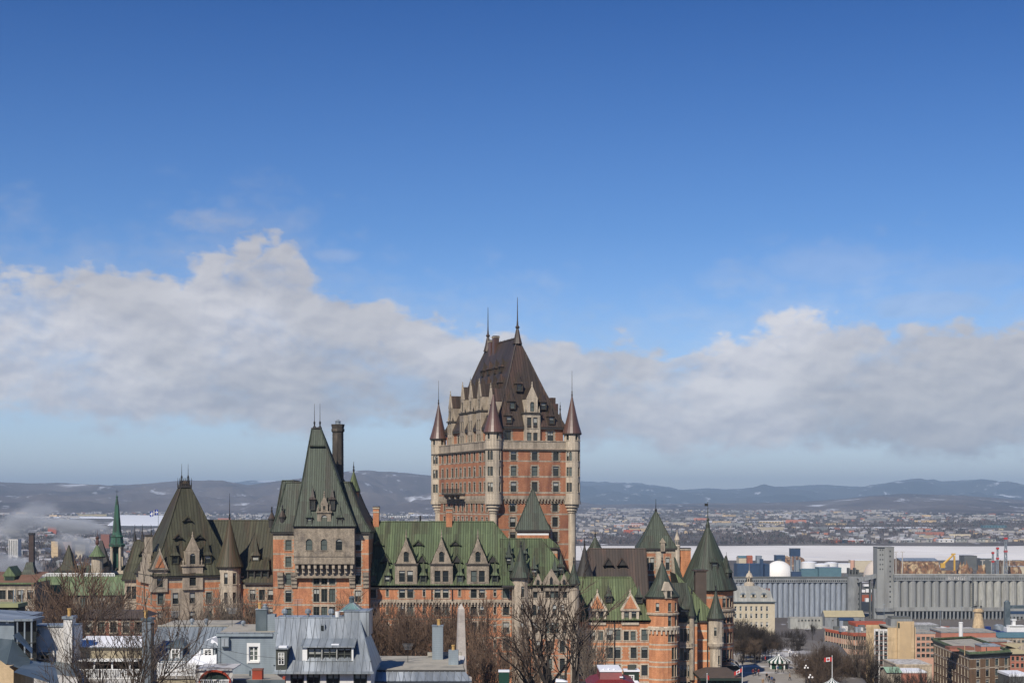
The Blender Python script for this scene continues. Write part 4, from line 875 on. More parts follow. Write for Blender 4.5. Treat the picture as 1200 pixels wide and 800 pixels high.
def right_wings():
    W = Wing(hotel, 'river_wing', 0, 0, 0, 'bright brick wing with a fresh green roof and brick gables'); mb = W.mb
    D = 309.0; x0, x1 = X(676, D), X(760.5, D); ze = Z(727.5, D)
    rows = [(68.3, 2.15), (64.8, 2.15), (61.4, 2.1), (58.0, 2.0)]
    wins = []
    for i, (z, h) in enumerate(rows):
        for p, ww in ((682, 1.25), (694.5, 1.0), (704, 1.0) if i == 0 else (0, 0), (714.7, 1.25), (723.5, 1.25), (734, 1.0) if i == 0 else (742.5, 1.15), (742, 1.0) if i == 0 else (0, 0), (755.3, 1.25)):
            if p: wins.append((X(p, D) - x0, z, ww, h if ww > 1.05 else h - .35, 'sash', .26))
    wall(W.ob, mb, (x0, D), (x1, D), G0, ze, wins, [(67.0, 67.3), (66.9 + .95, 68.0), (64.2, 64.5), (63.3, 63.6), (60.8, 61.1), (59.8, 60.1)], base='brick_bright', trim='stone_pale')
    wall(W.ob, mb, (x1, D), (x1, D + 12), G0, ze, base='brick_bright')
    c = MB(); c.box(x0, x1 + .3, D - .45, D, ze - .1, ze + .25, 'lead_dark'); W.sub('gutter', c)
    for p in (720, 763): c = MB(); c.tube((X(p, D), D - .18, G0), (X(p, D), D - .18, ze), .11, .11, 6, 'iron'); W.sub('downpipe', c)
    r = MB(); yr = 315.2; zr = Z(676.5, yr); hip(r, x0 - 1, x1 + .5, D - .5, 321.5, ze + .25, x0 - 1, X(740, yr), yr - .05, yr + .05, zr, 'copper_bright', flare=.03, roll=.11); W.sub('roof', r)
    c = MB(); c.box(x0 - 1, X(740, yr), yr - .15, yr + .15, zr + .02, zr + .25, 'copper_bright'); W.sub('ridge_crest', c)
    for p in (700, 738.5):
        stone_dormer(W, X(p, D), D - .3, ze - .7, 0, 3.4, 2.75, 0, 0, 3.4, 3.0, [(-.72, .75, .95, 1.85, 'sash'), (.72, .75, .95, 1.85, 'sash')], m='stone_pale', cor='stone', profile=[(-2.0, 2.9), (2.0, 2.9), (0, 6.5)], roofm='copper_bright', fin=.6)
        g = MB(); f = Fr(X(p, D), D - .37, ze - .7); g.prism([(-1.35, 3.2), (1.35, 3.2), (0, 5.7)], 0, .1, 'brick_bright', fr=f); W.sub('gable_panel', g)
    sl = lambda z: D - .5 + (z - ze) / (zr - ze) * 6.2
    for p, y in ((713, 705), (748.5, 706)): hood_dormer(W, X(p, D + 3), sl(Z(y, D + 3)) - .3, Z(y, D + 3), 0, 1.4, 1.2, 2.2, 2.2, 'copper_teal', 'lead_dark', 1.6)
    W.done()

    # round tower at its corner
    W = Wing(hotel, 'round_tower', 0, 0, 0, 'round brick corner tower with a flared green cone'); cx, cy, r = X(776, 310.5), 310.6, 3.15
    mb = W.mb; ze = Z(700.5, 308)
    wn = [(-22, 74.1, .85, 1.6, 'sash'), (29, 74.1, .85, 1.6, 'sash'), (60, 74.1, .85, 1.6, 'sash'), (22, 71.2, .85, 2.2, 'cross'), (55, 71.2, .85, 2.2, 'cross')]
    for z in (68.1, 64.7, 61.3, 57.9): wn += [(22 if z > 68 else 38, z, .9, 2.3, 'cross'), (40 if z > 68 else 55, z, .9, 2.3, 'cross'), (72, z, .9, 2.3, 'cross')]
    drum(W.ob, mb, cx, cy, r, G0, ze, 24, wn, [(73.2, 73.75), (70.2, 70.9), (67.4, 67.7), (66.5, 66.8), (64.0, 64.3), (63.1, 63.4), (60.6, 60.9), (59.7, 60)], base='brick_bright', trim='stone_pale')
    c = MB(); c.lathe(cx, cy, [(r + .02, 73.2), (r + .25, 73.3), (r + .25, 73.6), (r + .02, 73.7)], 24, 'stone'); c.lathe(cx, cy, [(r + .3, 70.4), (r + .32, 70.9), (r + .05, 71.1)], 24, 'stone_pale')
    for i in range(24):
        a = 2 * math.pi * (i + .5) / 24; c.box(-.16, .16, -.3, .05, 69.6, 70.4, 'stone_pale', fr=Fr(cx + r * math.cos(a), cy + r * math.sin(a), 0, a + math.pi / 2))
    W.sub('corbel_table', c)
    t = MB(); cone(t, cx, cy, r + .35, ze + .25, Z(657, 310), 'copper_teal', 26, .2, 1.6); W.sub('roof', t)
    g = MB(); f = Fr(X(783, 308), 307.3, ze, R(22)); g.box(-.7, .7, 0, 2.2, 0, 1.5, 'stone_pale', fr=f); g.prism([(-.95, 1.5), (.95, 1.5), (0, 3.2)], -.1, 2.2, 'stone_pale', fr=f); W.sub('dormer', g); add_win(W.ob, f.p(0, -.275, .2), R(22), .7, 1.3, 'sash', 'frame_dark', None, 0)
    W.done()

    # square tower behind
    W = Wing(hotel, 'square_tower', 0, 0, 0, 'square brick and stone tower with a dark pyramid roof'); mb = W.mb; D = 345.0; x0, x1 = X(749.5, D), X(791.5, D); ze = Z(642.5, D); L = x1 - x0
    wn = [(x, z, .85, h, 'sash', .15) for x in (1.6, 2.75, L - 1.7) for z, h in ((80.6, 2.6), (75.6, 2.2), (72, 2.2))]
    four_walls(W.ob, mb, x0, x1, D, D + L, G0, ze, wn, bands=[(ze - 1.0, ze), (79.3, 79.7), (74.6, 75)], regs=[(0, .5, G0, ze, 'stone'), (L - .9, L, G0, ze, 'stone'), (3.5, 5.2, G0, ze, 'stone_pale')], base='brick_tower', sur=.15)
    r = MB(); cx = (x0 + x1) / 2; hip(r, x0 - .4, x1 + .4, D - .4, D + L + .4, ze + .1, cx - .05, cx + .05, D + L / 2 - .05, D + L / 2 + .05, Z(598, D + 4), 'copper_teal', flare=.1, roll=.1, eave=.4, n=6); W.sub('roof', r)
    f = MB(); z = Z(598, D + 4); f.lathe(cx, D + L / 2, [(.25, z - .3), (.3, z + .2), (.1, z + .5), (.03, z + 2.6)], 6, 'iron'); W.sub('finial', f)
    g = MB(); g.box(X(774, D), X(779, D), D - .5, D + 1.5, ze - .6, ze + 1.3, 'stone'); g.prism([(X(773, D), ze + 1.3), (X(780, D), ze + 1.3), (X(776.5, D), ze + 2.3)], D - .6, D + 1.5, 'stone'); W.sub('dormer', g)
    W.done()

    # brown roof, a darker copper standing in for a shadow cast across it
    W = Wing(hotel, 'shaded_wing', 0, 0, 0, 'rear wing with a brown copper roof behind the square tower'); mb = W.mb; D = 334.0; x0, x1 = X(676, D), X(752, D)
    four_walls(W.ob, mb, x0, x1, D, D + 14, G0, 75.0, base='brick_tower')
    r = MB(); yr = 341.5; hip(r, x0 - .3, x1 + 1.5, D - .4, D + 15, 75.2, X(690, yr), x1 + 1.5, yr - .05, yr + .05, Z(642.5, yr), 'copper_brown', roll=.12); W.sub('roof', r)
    t = MB(); cx, cy = X(685, 332.5), 332.5; t.lathe(cx, cy, [(1.9, G0), (1.9, 78.9)], 16, 'stone'); cone(t, cx, cy, 2.2, 79.0, Z(637, cy), 'lead_dark', 18, .12, 1.6); W.sub('turret', t)
    t = MB(); cx, cy = X(697.5, 352), 352; t.lathe(cx, cy, [(1.6, G0), (1.6, 84)], 16, 'stone'); cone(t, cx, cy, 2.2, Z(646, cy), Z(628, cy), 'copper_teal', 18, .14, 1.9); W.sub('turret', t)
    for p, y in ((713, 655), (729, 652)): vent_dormer(W, X(p, D + 4), D + 3.6, Z(662, D + 4), 0, 2.2, 1.6, 2.2, 'copper_brown')
    W.done()

    # big round tower
    W = Wing(hotel, 'great_round_tower', 0, 0, 0, 'broad round tower with a huge dark green cone roof'); mb = W.mb; cy = 340.0; cx, r = X(829.5, cy), 5.5; ze = Z(690.5, cy - 3) - .3
    wn = []
    for z, h in ((73.0, 1.9), (69.6, 1.7), (65.4, 2.3), (61.3, 2.7), (58, 2)): wn += [(b, z, .95, h, 'cross') for b in (37, 50, 64, -30, -60)]
    drum(W.ob, mb, cx, cy, r, G0, ze, 28, wn, [(74.9, 75.4), (71.9, 72.4), (68.4, 68.9), (64.4, 64.8), (60.3, 60.7)], base='brick_orange', trim='stone')
    c = MB(); c.lathe(cx, cy, [(r, 71.7), (r + .4, 72.2), (r + .4, 72.6), (r, 72.7)], 28, 'stone')
    for i in range(40):
        a = 2 * math.pi * (i + .5) / 40; c.box(-.2, .2, -.38, .05, 70.9, 71.8, 'stone', fr=Fr(cx + r * math.cos(a), cy + r * math.sin(a), 0, a + math.pi / 2))
    W.sub('corbel_table', c)
    t = MB(); cone(t, cx, cy, 6.35, ze + .3, Z(613, cy), 'copper_teal', 34, -.03); W.sub('roof', t)
    f = MB(); z = Z(614, cy); tx = cx
    f.lathe(tx, cy, [(.5, z - 1.2), (.42, z), (.2, z + .6), (.32, z + 1), (.1, z + 1.5), (.05, z + 4.8)], 8, 'copper_teal'); f.box(tx - .7, tx + .05, cy - .04, cy + .04, z + 3.9, z + 4.5, 'iron'); W.sub('weather_vane', f)
    hood_dormer(W, X(838, 335), 335.6, Z(668, 335), R(12), 1.5, 1.7, .9, 2.0, 'copper_teal', 'lead_dark', 0)
    hood_dormer(W, X(856, 337), 337.0, Z(681, 337), R(55), 1.6, 1.9, 3.6, 2.4, 'copper_teal', 'lead_dark', .8)
    W.done()

    # wing ending beside the slim pale turret
    W = Wing(hotel, 'entrance_wing', 0, 0, 0, 'sunlit end wing with a slim pale turret and green roof'); mb = W.mb; D = 318.0; x0, x1 = X(813, D), X(840, D); ze = Z(727, D)
    bands = [(69.2, 69.6), (67.4, 67.8), (65.2, 65.6), (63.2, 63.6), (61.2, 61.6), (59, 59.4)]
    wall(W.ob, mb, (x0, D), (x1, D), G0, ze, (), bands, base='brick_bright', trim='stone_pale'); wall(W.ob, mb, (x1, D), (x1, 334), G0, ze, (), bands, base='brick_bright'); wall(W.ob, mb, (x0, 334), (x0, D), G0, ze, (), bands, base='brick_bright')
    r = MB(); xl = X(793, 322); yb = 336
    r.face([(x0 - .6, D - .5, ze + .1), (x1 + .6, D - .5, ze + .1), (xl, 324, Z(672, 324))], 'copper_bright')
    r.face([(x1 + .6, D - .5, ze + .1), (x1 + .6, yb, ze + .1), (xl, yb, Z(672, 324)), (xl, 324, Z(672, 324))], 'copper_bright')
    r.face([(x0 - .6, D - .5, ze + .1), (xl, 324, Z(672, 324)), (xl, yb, Z(672, 324)), (x0 - 2, yb, ze)], 'copper_teal')
    r.tube((x1 + .6, D - .5, ze + .1), (xl, 324, Z(672, 324)), .14, .14, 6, 'copper_bright'); r.box(x0 - .6, x1 + .6, D - .45, D, ze - .3, ze + .06, 'lead_dark'); W.sub('roof', r)
    c = MB(); c.tube((X(829, D), D - .15, G0), (X(829, D), D - .15, ze), .11, .11, 6, 'iron'); W.sub('downpipe', c)
    c = MB(); c.box(X(815, 322), X(828, 322), 322, 325, 72, Z(669, 322), 'lead_brown'); c.box(X(813, 322), X(830, 322), 321.8, 325.2, Z(669, 322), Z(667.5, 322), 'copper_brown'); W.sub('chimney', c)
    t = MB(); cx, cy = X(839, 317), 317.2
    drum(W.ob, t, cx, cy, 1.52, 67.3, 72.0, 16, [(-11, 68.6, .62, 1.7, 'cross'), (56, 68.6, .6, 1.7, 'cross')], base='stone_pale', trim='stone_pale')
    drum(W.ob, t, cx, cy, 1.2, G0, 66.0, 14, [(38, 62.9, .5, 1.7, 'sash'), (38, 59.3, .5, 1.7, 'sash')], base='stone_pale', trim='stone_pale')
    t.lathe(cx, cy, [(1.2, 65.9), (1.35, 66.1), (1.6, 66.5), (1.66, 67.0), (1.52, 67.32)], 16, 'stone_pale', cap=False); W.sub('turret', t)
    t = MB(); cone(t, cx, cy, 1.9, 72.1, Z(690, cy), 'copper_teal', 18, .1, .5); W.sub('turret_roof', t)
    # recessed bay between the round tower and this wing
    D2 = 314.5; a, b = X(790, D2), X(817, D2)
    wn = [(X(p, D2) - a, z, .62, h, 'cross', .12) for p in (798.8, 803.2, 807.6) for z, h in ((67.6, 2.5), (63.9, 2.5), (60.6, 2.3), (57.4, 2.2))]
    wall(W.ob, mb, (a, D2), (b, D2), G0, 71.4, wn, [(70.6, 71.4), (66.6, 67.1), (63.2, 63.6), (60, 60.3)], base='brick_bright', trim='stone')
    wall(W.ob, mb, (b, D2), (b, D + .5), G0, 71.4, (), base='brick_bright')
    r = MB(); q = [(a, D2 - .4, 71.45), (b + .1, D2 - .4, 71.45), (b - 1.4, 321, 79.0), (a, 321, 79.0)]; r.face(q, 'copper_teal'); r.face([(b + .1, D2 - .4, 71.45), (b + .1, 321, 71.45), (b - 1.4, 321, 79)], 'copper_teal'); r.box(a, b, D2 - .35, D2, 71.4, 71.6, 'lead_dark'); W.sub('roof', r)
    hood_dormer(W, X(803, D2), D2 + .3, 72.2, 0, 2.0, 1.8, 2.6, 2.6, 'copper_teal', 'lead_dark', .3)
    c = MB(); q = X(796, D2); e = X(811, D2); c.box(q, e, D2 - 1.0, D2, 66.4, 66.6, 'stone_pale')
    for i in range(9): xx = q + (e - q) * (i + .5) / 9; c.box(xx - .07, xx + .07, D2 - .98, D2 - .88, 66.6, 67.3, 'stone_pale')
    c.box(q, e, D2 - 1.02, D2 - .84, 67.3, 67.42, 'stone_pale'); W.sub('balcony', c)
    t = MB(); cx, cy = X(810.5, D2), D2 - .2; t.lathe(cx, cy, [(.5, 60), (.5, 72.6)], 10, 'stone'); cone(t, cx, cy, .75, 72.7, 77.6, 'copper_teal', 12, .1, .3); W.sub('turret', t)
    # chimney behind the square tower
    chimney(W, X(803, 348), 348, 76, Z(641.5, 348), 2.2, 2.2, 'brick_bright', 'lead_dark')
    r = MB(); r.face([(X(789, 346), 346, 84.5), (X(806, 346), 338, 74), (X(806, 346), 352, 74)], 'copper_teal'); r.face([(X(789, 346), 346, 84.5), (X(789, 346), 336, 74), (X(806, 346), 338, 74)], 'copper_teal'); W.sub('roof', r)
    # carriage entrance canopy
    c = MB(); D3 = 303.0; a, b = X(818, D3), X(868, D3); z = Z(792, D3)
    hip(c, a, b, D3 - 3, D3 + 9, z, a + 2, b - 2, D3 + 2, D3 + 5, Z(783, D3 + 2) , 'lead_brown', eave=.5, eavem='shadow_green'); W.sub('canopy', c)
    c = MB()
    for i in range(6):
        xx = a + .5 + (b - a - 1) * i / 5; c.box(xx - .15, xx + .15, D3 - 2.4, D3 - 2.1, 55, z - .5, 'green_paint')
    c.box(a + .3, b - .3, D3 - 1.9, D3 - 1.7, 55, z - .6, 'shadow_green'); W.sub('canopy_front', c)
    W.done()
for fn in (central_tower, lift_tower, front_wing, stone_pavilion, keep_tower, old_pavilion, right_wings): fn()
# ------------------------------------------------------------------ near roofs
def tpot(b, x, y, z0, z1, r, m, n=8): b.lathe(x, y, [(r * 1.1, z0), (r, z0 + .1), (r, z1 - .12), (r * 1.25, z1 - .1), (r * 1.25, z1)], n, m)
def roof_vent(x, y, z, s, label):
    b = MB(); b.lathe(x, y, [(.13 * s, z - .3), (.13 * s, z + .35 * s), (.26 * s, z + .36 * s), (.26 * s, z + .6 * s), (.12 * s, z + .75 * s)], 10, 'tin')
    o = b.build('roof_vent'); return tag(o, label, 'roof vent', 'turbine vents on the tin roofs')
def tube_path(b, pts, r, m, n=5):
    for p, q in zip(pts, pts[1:]): b.tube(p, q, r, r, n, m)
def part(name, b, parent): return b.build(name, parent)
def house(name, label, cat='house', D=130): 
    return empty(name, (0, 0, 0), label, cat)
def win_at(parent, x, y, z, w, h, kind='sash', frame='frame_white', ang=0, surround=0, var=None):
    """a window set in its own casing, proud of the wall"""
    f = Fr(x, y, z, ang); b = MB()
    if surround:
        s = surround
        for a in ((-w / 2 - s, -w / 2, -s, h + s), (w / 2, w / 2 + s, -s, h + s), (-w / 2, w / 2, -s, 0), (-w / 2, w / 2, h, h + s)): b.box(a[0], a[1], -.09, .02, a[2], a[3], frame, fr=f)
        b.box(-w / 2 - s - .05, w / 2 + s + .05, -.14, -.092, -s - .05, -s + .02, frame, fr=f)
        b.build('window_casing', parent)
    o = add_win(parent, f.p(0, -.25, 0), ang, w, h, kind, frame, None, var)
    return o

def blue_mansard():
    D = 130.0; t = house('tin_house', 'house with a blue grey standing seam tin mansard and a long three window dormer')
    x0, x1 = X(322, D), X(437, D); z0, z1 = Z(786, D), Z(723.5, D + 4.2); yt = D + 4.2
    w = MB(); wz = 68
    wins = [(X(p, D) - x0, Z(803, D), 1.0, 1.05, 'pair') for p in (345, 364, 387, 419)]
    wall(t, w, (x0 + .2, D + .25), (x1 - .2, D + .25), wz, z0 - .1, wins, base='white_wall', trim='frame_dark', sur=.06, quoin=False)
    w.face([(x1 - .2, D + .25, wz), (x1 - .2, D + 9, wz), (x1 - .2, D + 9, z0), (x1 - .2, D + .25, z0)], 'white_wall'); w.face([(x0 + .2, D + 9, wz), (x0 + .2, D + .25, wz), (x0 + .2, D + .25, z0), (x0 + .2, D + 9, z0)], 'white_wall'); part('wall', w, t)
    r = MB(); xa, xb = X(322, yt), X(421, yt)
    rings = [[(x0, D - .25, z0), (x1, D - .25, z0), (x1, D + 9, z0), (x0, D + 9, z0)], [(x0 + .02, D + .7, z0 + .75), (x1 - .25, D + .7, z0 + .75), (x1 - .25, D + 8.3, z0 + .75), (x0 + .02, D + 8.3, z0 + .75)], [(xa, yt, z1), (xb, yt, z1), (xb, D + 7.5, z1), (xa, D + 7.5, z1)]]
    r.loft(rings, 'tin_blue'); r.tube(rings[1][1], rings[2][1], .07, .07, 6, 'tin'); r.tube(rings[2][0], rings[2][1], .07, .07, 6, 'tin'); part('roof', r, t)
    # raised standing seams
    r = MB(); n = 17
    for i in range(1, n):
        k = i / n; p = Vector(rings[0][0]).lerp(Vector(rings[0][1]), k); q = Vector(rings[1][0]).lerp(Vector(rings[1][1]), k); u = Vector(rings[2][0]).lerp(Vector(rings[2][1]), k)
        for a, b in ((p, q), (q, u)): r.tube(a + Vector((0, -.02, .03)), b + Vector((0, -.02, .03)), .022, .022, 4, 'tin')
    part('roof_seam', r, t)
    c = MB(); c.box(x0 - .1, x1 + .1, D - .42, D - .27, z0 - .18, z0 + .02, 'tin'); c.box(x0, x1, D - .26, D + .2, z0 - .2, z0 - .06, 'white_wall'); part('gutter', c, t)
    # long dormer
    a, b = X(353.5, D + .3), X(413.5, D + .3); yf = D + .75; zb, zt = Z(775.5, yf), Z(756.5, yf); d = MB()
    wn = [(X(p, yf) - a, zb + .1, 1.18, zt - zb - .24, 'pair') for p in (368.5, 386, 403.5)]
    dm = bpy.data.objects.new('dormer', bpy.data.meshes.new('dormer')); COL.objects.link(dm); dm.parent = t
    wall(dm, d, (a, yf), (b, yf), zb, zt, wn, base='white_paint', trim='frame_dark', sur=0.0, frame='frame_dark', quoin=False)
    yr = D + 3.0; zr = Z(742.5, yr)
    for s, xx in ((-1, a), (1, b)): d.face([(xx, yf, zb), (xx, D + 3.4, zb), (xx, D + 3.4, zr), (xx, yf, zt)][::s], 'tin')
    d.face([(a - .15, yf - .2, zt), (b + .15, yf - .2, zt), (b + .15, D + 4, zr + .05), (a - .15, D + 4, zr + .05)], 'tin'); d.face([(a - .15, yf - .2, zt - .1), (b + .15, yf - .2, zt - .1), (b + .15, yf - .2, zt), (a - .15, yf - .2, zt)], 'tin')
    d.box(X(388, yf), X(397, yf), yf + .1, yf + .7, zt + .06, zt + .16, 'snow'); d.fill(dm.data)
    # small black door dormer at the end
    d = MB(); a, b = X(323.5, D), X(336.5, D); zb, zt = Z(786, D), Z(760, D); yq = D - .1
    d.box(a, b, yq, D + 3, zb, zt, 'frame_dark'); d.box(a - .1, b + .1, yq - .15, D + 3, zt, zt + .12, 'tin_blue'); d.box(X(327, D), b, yq - .1, yq + .6, zt + .125, zt + .26, 'snow'); part('dormer', d, t)
    win_at(t, (a + b) / 2, yq - .02, zb + .55, .5, 1.0, 'french')
    # roof hatch
    d = MB(); a, b = X(375.5, D + 3.4), X(381, D + 3.4); d.box(a, b, D + 3.1, D + 4, Z(739.5, D + 3.4), Z(731, D + 3.4), 'tin_blue'); d.box(a + .08, b - .08, D + 3.08, D + 3.098, Z(738.5, D + 3.4), Z(732, D + 3.4), 'glass'); part('roof_hatch', d, t)
    # box head and glazed lantern
    d = MB(); y = D + 4.0; a, b = X(403, y), X(432.5, y); d.box(a, b, y, y + 3.4, Z(745, y), Z(716.5, y), 'tin_blue'); d.box(a - .05, b + .05, y - .05, y + 3.45, Z(716.5, y), Z(715.5, y), 'tin'); part('roof_box', d, t)
    d = MB(); y = D + 6; a, b = X(397.5, y), X(424.5, y); zl = Z(716, y); ap = ((a + b) / 2, y + .95, Z(704.8, y))
    q = [(a, y, zl), (b, y, zl), (b, y + 1.9, zl), (a, y + 1.9, zl)]
    for i in range(4): d.face([q[i], q[(i + 1) % 4], ap], 'skylight_glass')
    for i in range(4): d.tube(q[i], ap, .05, .05, 5, 'tin'); d.tube(q[i], q[(i + 1) % 4], .05, .05, 5, 'tin')
    for k in (.25, .5, .75): p = Vector(q[0]).lerp(Vector(q[1]), k); d.tube(p, ap, .025, .025, 4, 'tin')
    d.lathe(ap[0], ap[1], [(.22, ap[2] - .1), (.22, ap[2] + .25), (.3, ap[2] + .27), (.12, ap[2] + .45)], 8, 'tin_dark'); part('skylight', d, t)
    for p, l in ((333.5, 'tin roof vent nearest the chimney stack on the tin mansard'), (361, 'middle tin vent on the ridge of the blue mansard'), (388, 'tin vent beside the glazed roof lantern')): roof_vent(X(p, yt + .5), yt + .5, z1, 1.0, l)
    d = MB(); y = yt + .4; d.lathe(X(395.5, y), y, [(.17, z1 - .02), (.22, z1 + .5), (.24, z1 + .52)], 12, 'white_paint'); tag(d.build('bucket'), 'white bucket standing on the tin ridge by the lantern', 'bucket')
mat('skylight_glass', (.10, .19, .19), (.16, .26, .25), sc=1.2, rough=.12, spec=.6)

def siding_house():
    D = 133.0; t = house('blue_house', 'blue sided house top with one white window and a gravel roof')
    x0, x1 = X(255.5, D), X(325, D); zt = Z(745, D); zb = Z(778.5, D)
    w = MB(); wx = X(297, D) - x0
    wall(t, w, (x0, D), (x1, D), 66, zt, [(wx, Z(774, D), .78, 1.22, 'french')], base='siding_blue', trim='white_paint', sur=.17, frame='frame_white', quoin=False, depth=.3)
    w.box(x0 - .02, x0 + .22, D - .08, D - .004, zb, zt, 'siding_blue'); w.box(x1 - .35, x1 + .05, D - .12, D + 8, zb, zt + .32, 'siding_blue')
    w.face([(x0, D + 9, 66), (x0, D, 66), (x0, D, zt), (x0, D + 9, zt)], 'siding_blue'); part('wall', w, t)
    c = MB(); c.box(x0 - .15, x1 - .36, D - .22, D + .1, zt, zt + .26, 'siding_blue'); c.box(x0 - .18, x1 - .36, D - .26, D + .14, zt + .262, zt + .32, 'tin'); part('cornice', c, t)
    r = MB(); z = Z(733, D + 9); r.face([(x0, D + .14, zt + .25), (x1 - .3, D + .14, zt + .25), (x1 - .3, D + 9, zt + .33), (x0 - .4, D + 9, zt + .33)], 'gravel'); part('roof', r, t)
    s = MB(); s.box(x1 - 1.4, x1 - .2, D - 1.2, D - .05, zb + .02, zb + .16, 'snow'); 
    # wall box unit
    b = MB(); b.box(X(260, D), X(269, D), D - .38, D - .01, Z(757, D), Z(746, D), 'siding_blue'); b.box(X(260, D) + .05, X(269, D) - .05, D - .4, D - .382, Z(756, D), Z(747.5, D), 'tin_blue'); tag(b.build('wall_unit'), 'blue grey metal box unit hung high on the siding wall', 'wall unit')
    # chimney stack
    b = MB(); y = D + 2.2; b.box(X(299.5, y), X(312.5, y), y, y + 1.0, zt, Z(714, y), 'tin_dark'); b.box(X(311, y), X(322, y), y + .1, y + 1.1, zt, Z(719.5, y), 'siding_blue'); b.box(X(299.2, y), X(313, y), y - .05, y + 1.05, Z(714, y), Z(713, y), 'tin'); tpot(b, X(303.5, y), y + .4, Z(713, y), Z(706, y), .14, 'clay'); b.lathe(X(309.5, y), y + .5, [(.22, Z(713, y)), (.25, Z(711, y)), (.14, Z(710, y)), (.2, Z(708.4, y)), (.05, Z(707.6, y))], 10, 'tin'); tag(part('chimney', b, t))
    roof_vent(X(285, D + 7), D + 7, zt + .2, .8, 'small tin vent on the gravel roof above the white window')
    # flat roof in front, with a patch of snow
    t2 = house('flat_roof_house', 'low flat roofed house with a bright red chimney and red trim'); b = MB(); Df = 121.0; z = Z(796, Df)
    zz = lambda p: 0
    r = MB(); q = [(X(226, 131), 131, zb - .55), (X(323, 131), 131, zb - .55), (X(334, Df), Df, z), (X(252, Df), Df, z)]; r.face(q[::-1], 'gravel'); r.face([(q[3][0], Df, z - .25), (q[2][0], Df, z - .25), q[2], q[3]], 'tin_dark'); r.face([(q[2][0], Df, 66), (q[1][0], 131, 66), q[1], q[2]], 'red_paint'); part('roof', r, t2)
    b = MB(); b.face([(q[3][0], Df + .05, 66), (q[2][0], Df + .05, 66), (q[2][0], Df + .05, z - .25), (q[3][0], Df + .05, z - .25)], 'red_paint'); part('wall', b, t2)
    b = MB(); y = 121.6; b.box(X(295.5, y), X(307, y), y, y + .8, z - 1, Z(785, y), 'red_paint'); b.box(X(295, y), X(307.5, y), y - .04, y + .84, Z(785, y), Z(783.6, y), 'brick_dark'); part('chimney', b, t2)
    b = MB(); b.box(X(331, y), X(334, y), y, y + .5, z - 1, Z(792.5, y), 'red_paint'); part('chimney', b, t2)
    s = MB(); n = 14; yc = 127; c = (X(277, yc), yc, zb - .62); ring = lambda k, dz: [(c[0] + k * 1.0 * math.cos(6.283 * i / n) * (1 + .2 * math.sin(i * 2.1)), c[1] + k * 1.9 * math.sin(6.283 * i / n) * (1 + .15 * math.cos(i * 1.7)), c[2] + dz + .0) for i in range(n)]
    s.loft([ring(1, .0), ring(.85, .16), ring(.4, .22)], 'snow'); tag(s.build('snow_patch'), 'melting white snow patch on the grey flat roof', 'snow')
    b = MB(); yv = 127.5; b.tube((X(293, yv), yv, zb - .8), (X(293, yv), yv, zb + .1), .08, .08, 7, 'tin_dark'); tag(b.build('roof_pipe'), 'short grey pipe on the flat roof below the white window', 'pipe')
    # porch roof with an arched red balcony
    t3 = house('porch_house', 'porch with a white railing under a curved dark red arch'); Dp = 118.0; b = MB(); x0, x1 = X(228, Dp), X(272, Dp)
    b.loft([[(x0, Dp, Z(785, Dp)), (x1, Dp, Z(785, Dp)), (x1, Dp + 4, Z(778, Dp + 4)), (x0, Dp + 4, Z(778, Dp + 4))], [(x0, Dp, Z(784, Dp)), (x1, Dp, Z(784, Dp)), (x1, Dp + 4, Z(777, Dp + 4)), (x0, Dp + 4, Z(777, Dp + 4))]], 'snow_dirty'); part('roof', b, t3)
    b = MB(); cx = X(252, Dp); rr = 1.15; pts = [(cx + rr * math.cos(math.pi * i / 12), Dp - .1, Z(799, Dp) + rr * .75 * math.sin(math.pi * i / 12)) for i in range(13)]
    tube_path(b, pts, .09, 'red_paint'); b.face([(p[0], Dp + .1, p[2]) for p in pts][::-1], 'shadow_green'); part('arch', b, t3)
    b = MB()
    for i in range(14): x = cx - 1.0 + 2.0 * i / 13; b.box(x - .03, x + .03, Dp - .16, Dp - .11, Z(803, Dp), Z(796.5, Dp), 'white_paint')
    b.box(cx - 1.1, cx + 1.1, Dp - .18, Dp - .09, Z(796.5, Dp), Z(795.4, Dp), 'white_paint'); part('railing', b, t3)
    b = MB(); b.face([(x0, Dp + .2, 68), (x1, Dp + .2, 68), (x1, Dp + .2, Z(784, Dp)), (x0, Dp + .2, Z(784, Dp))], 'white_wall'); part('wall', b, t3)

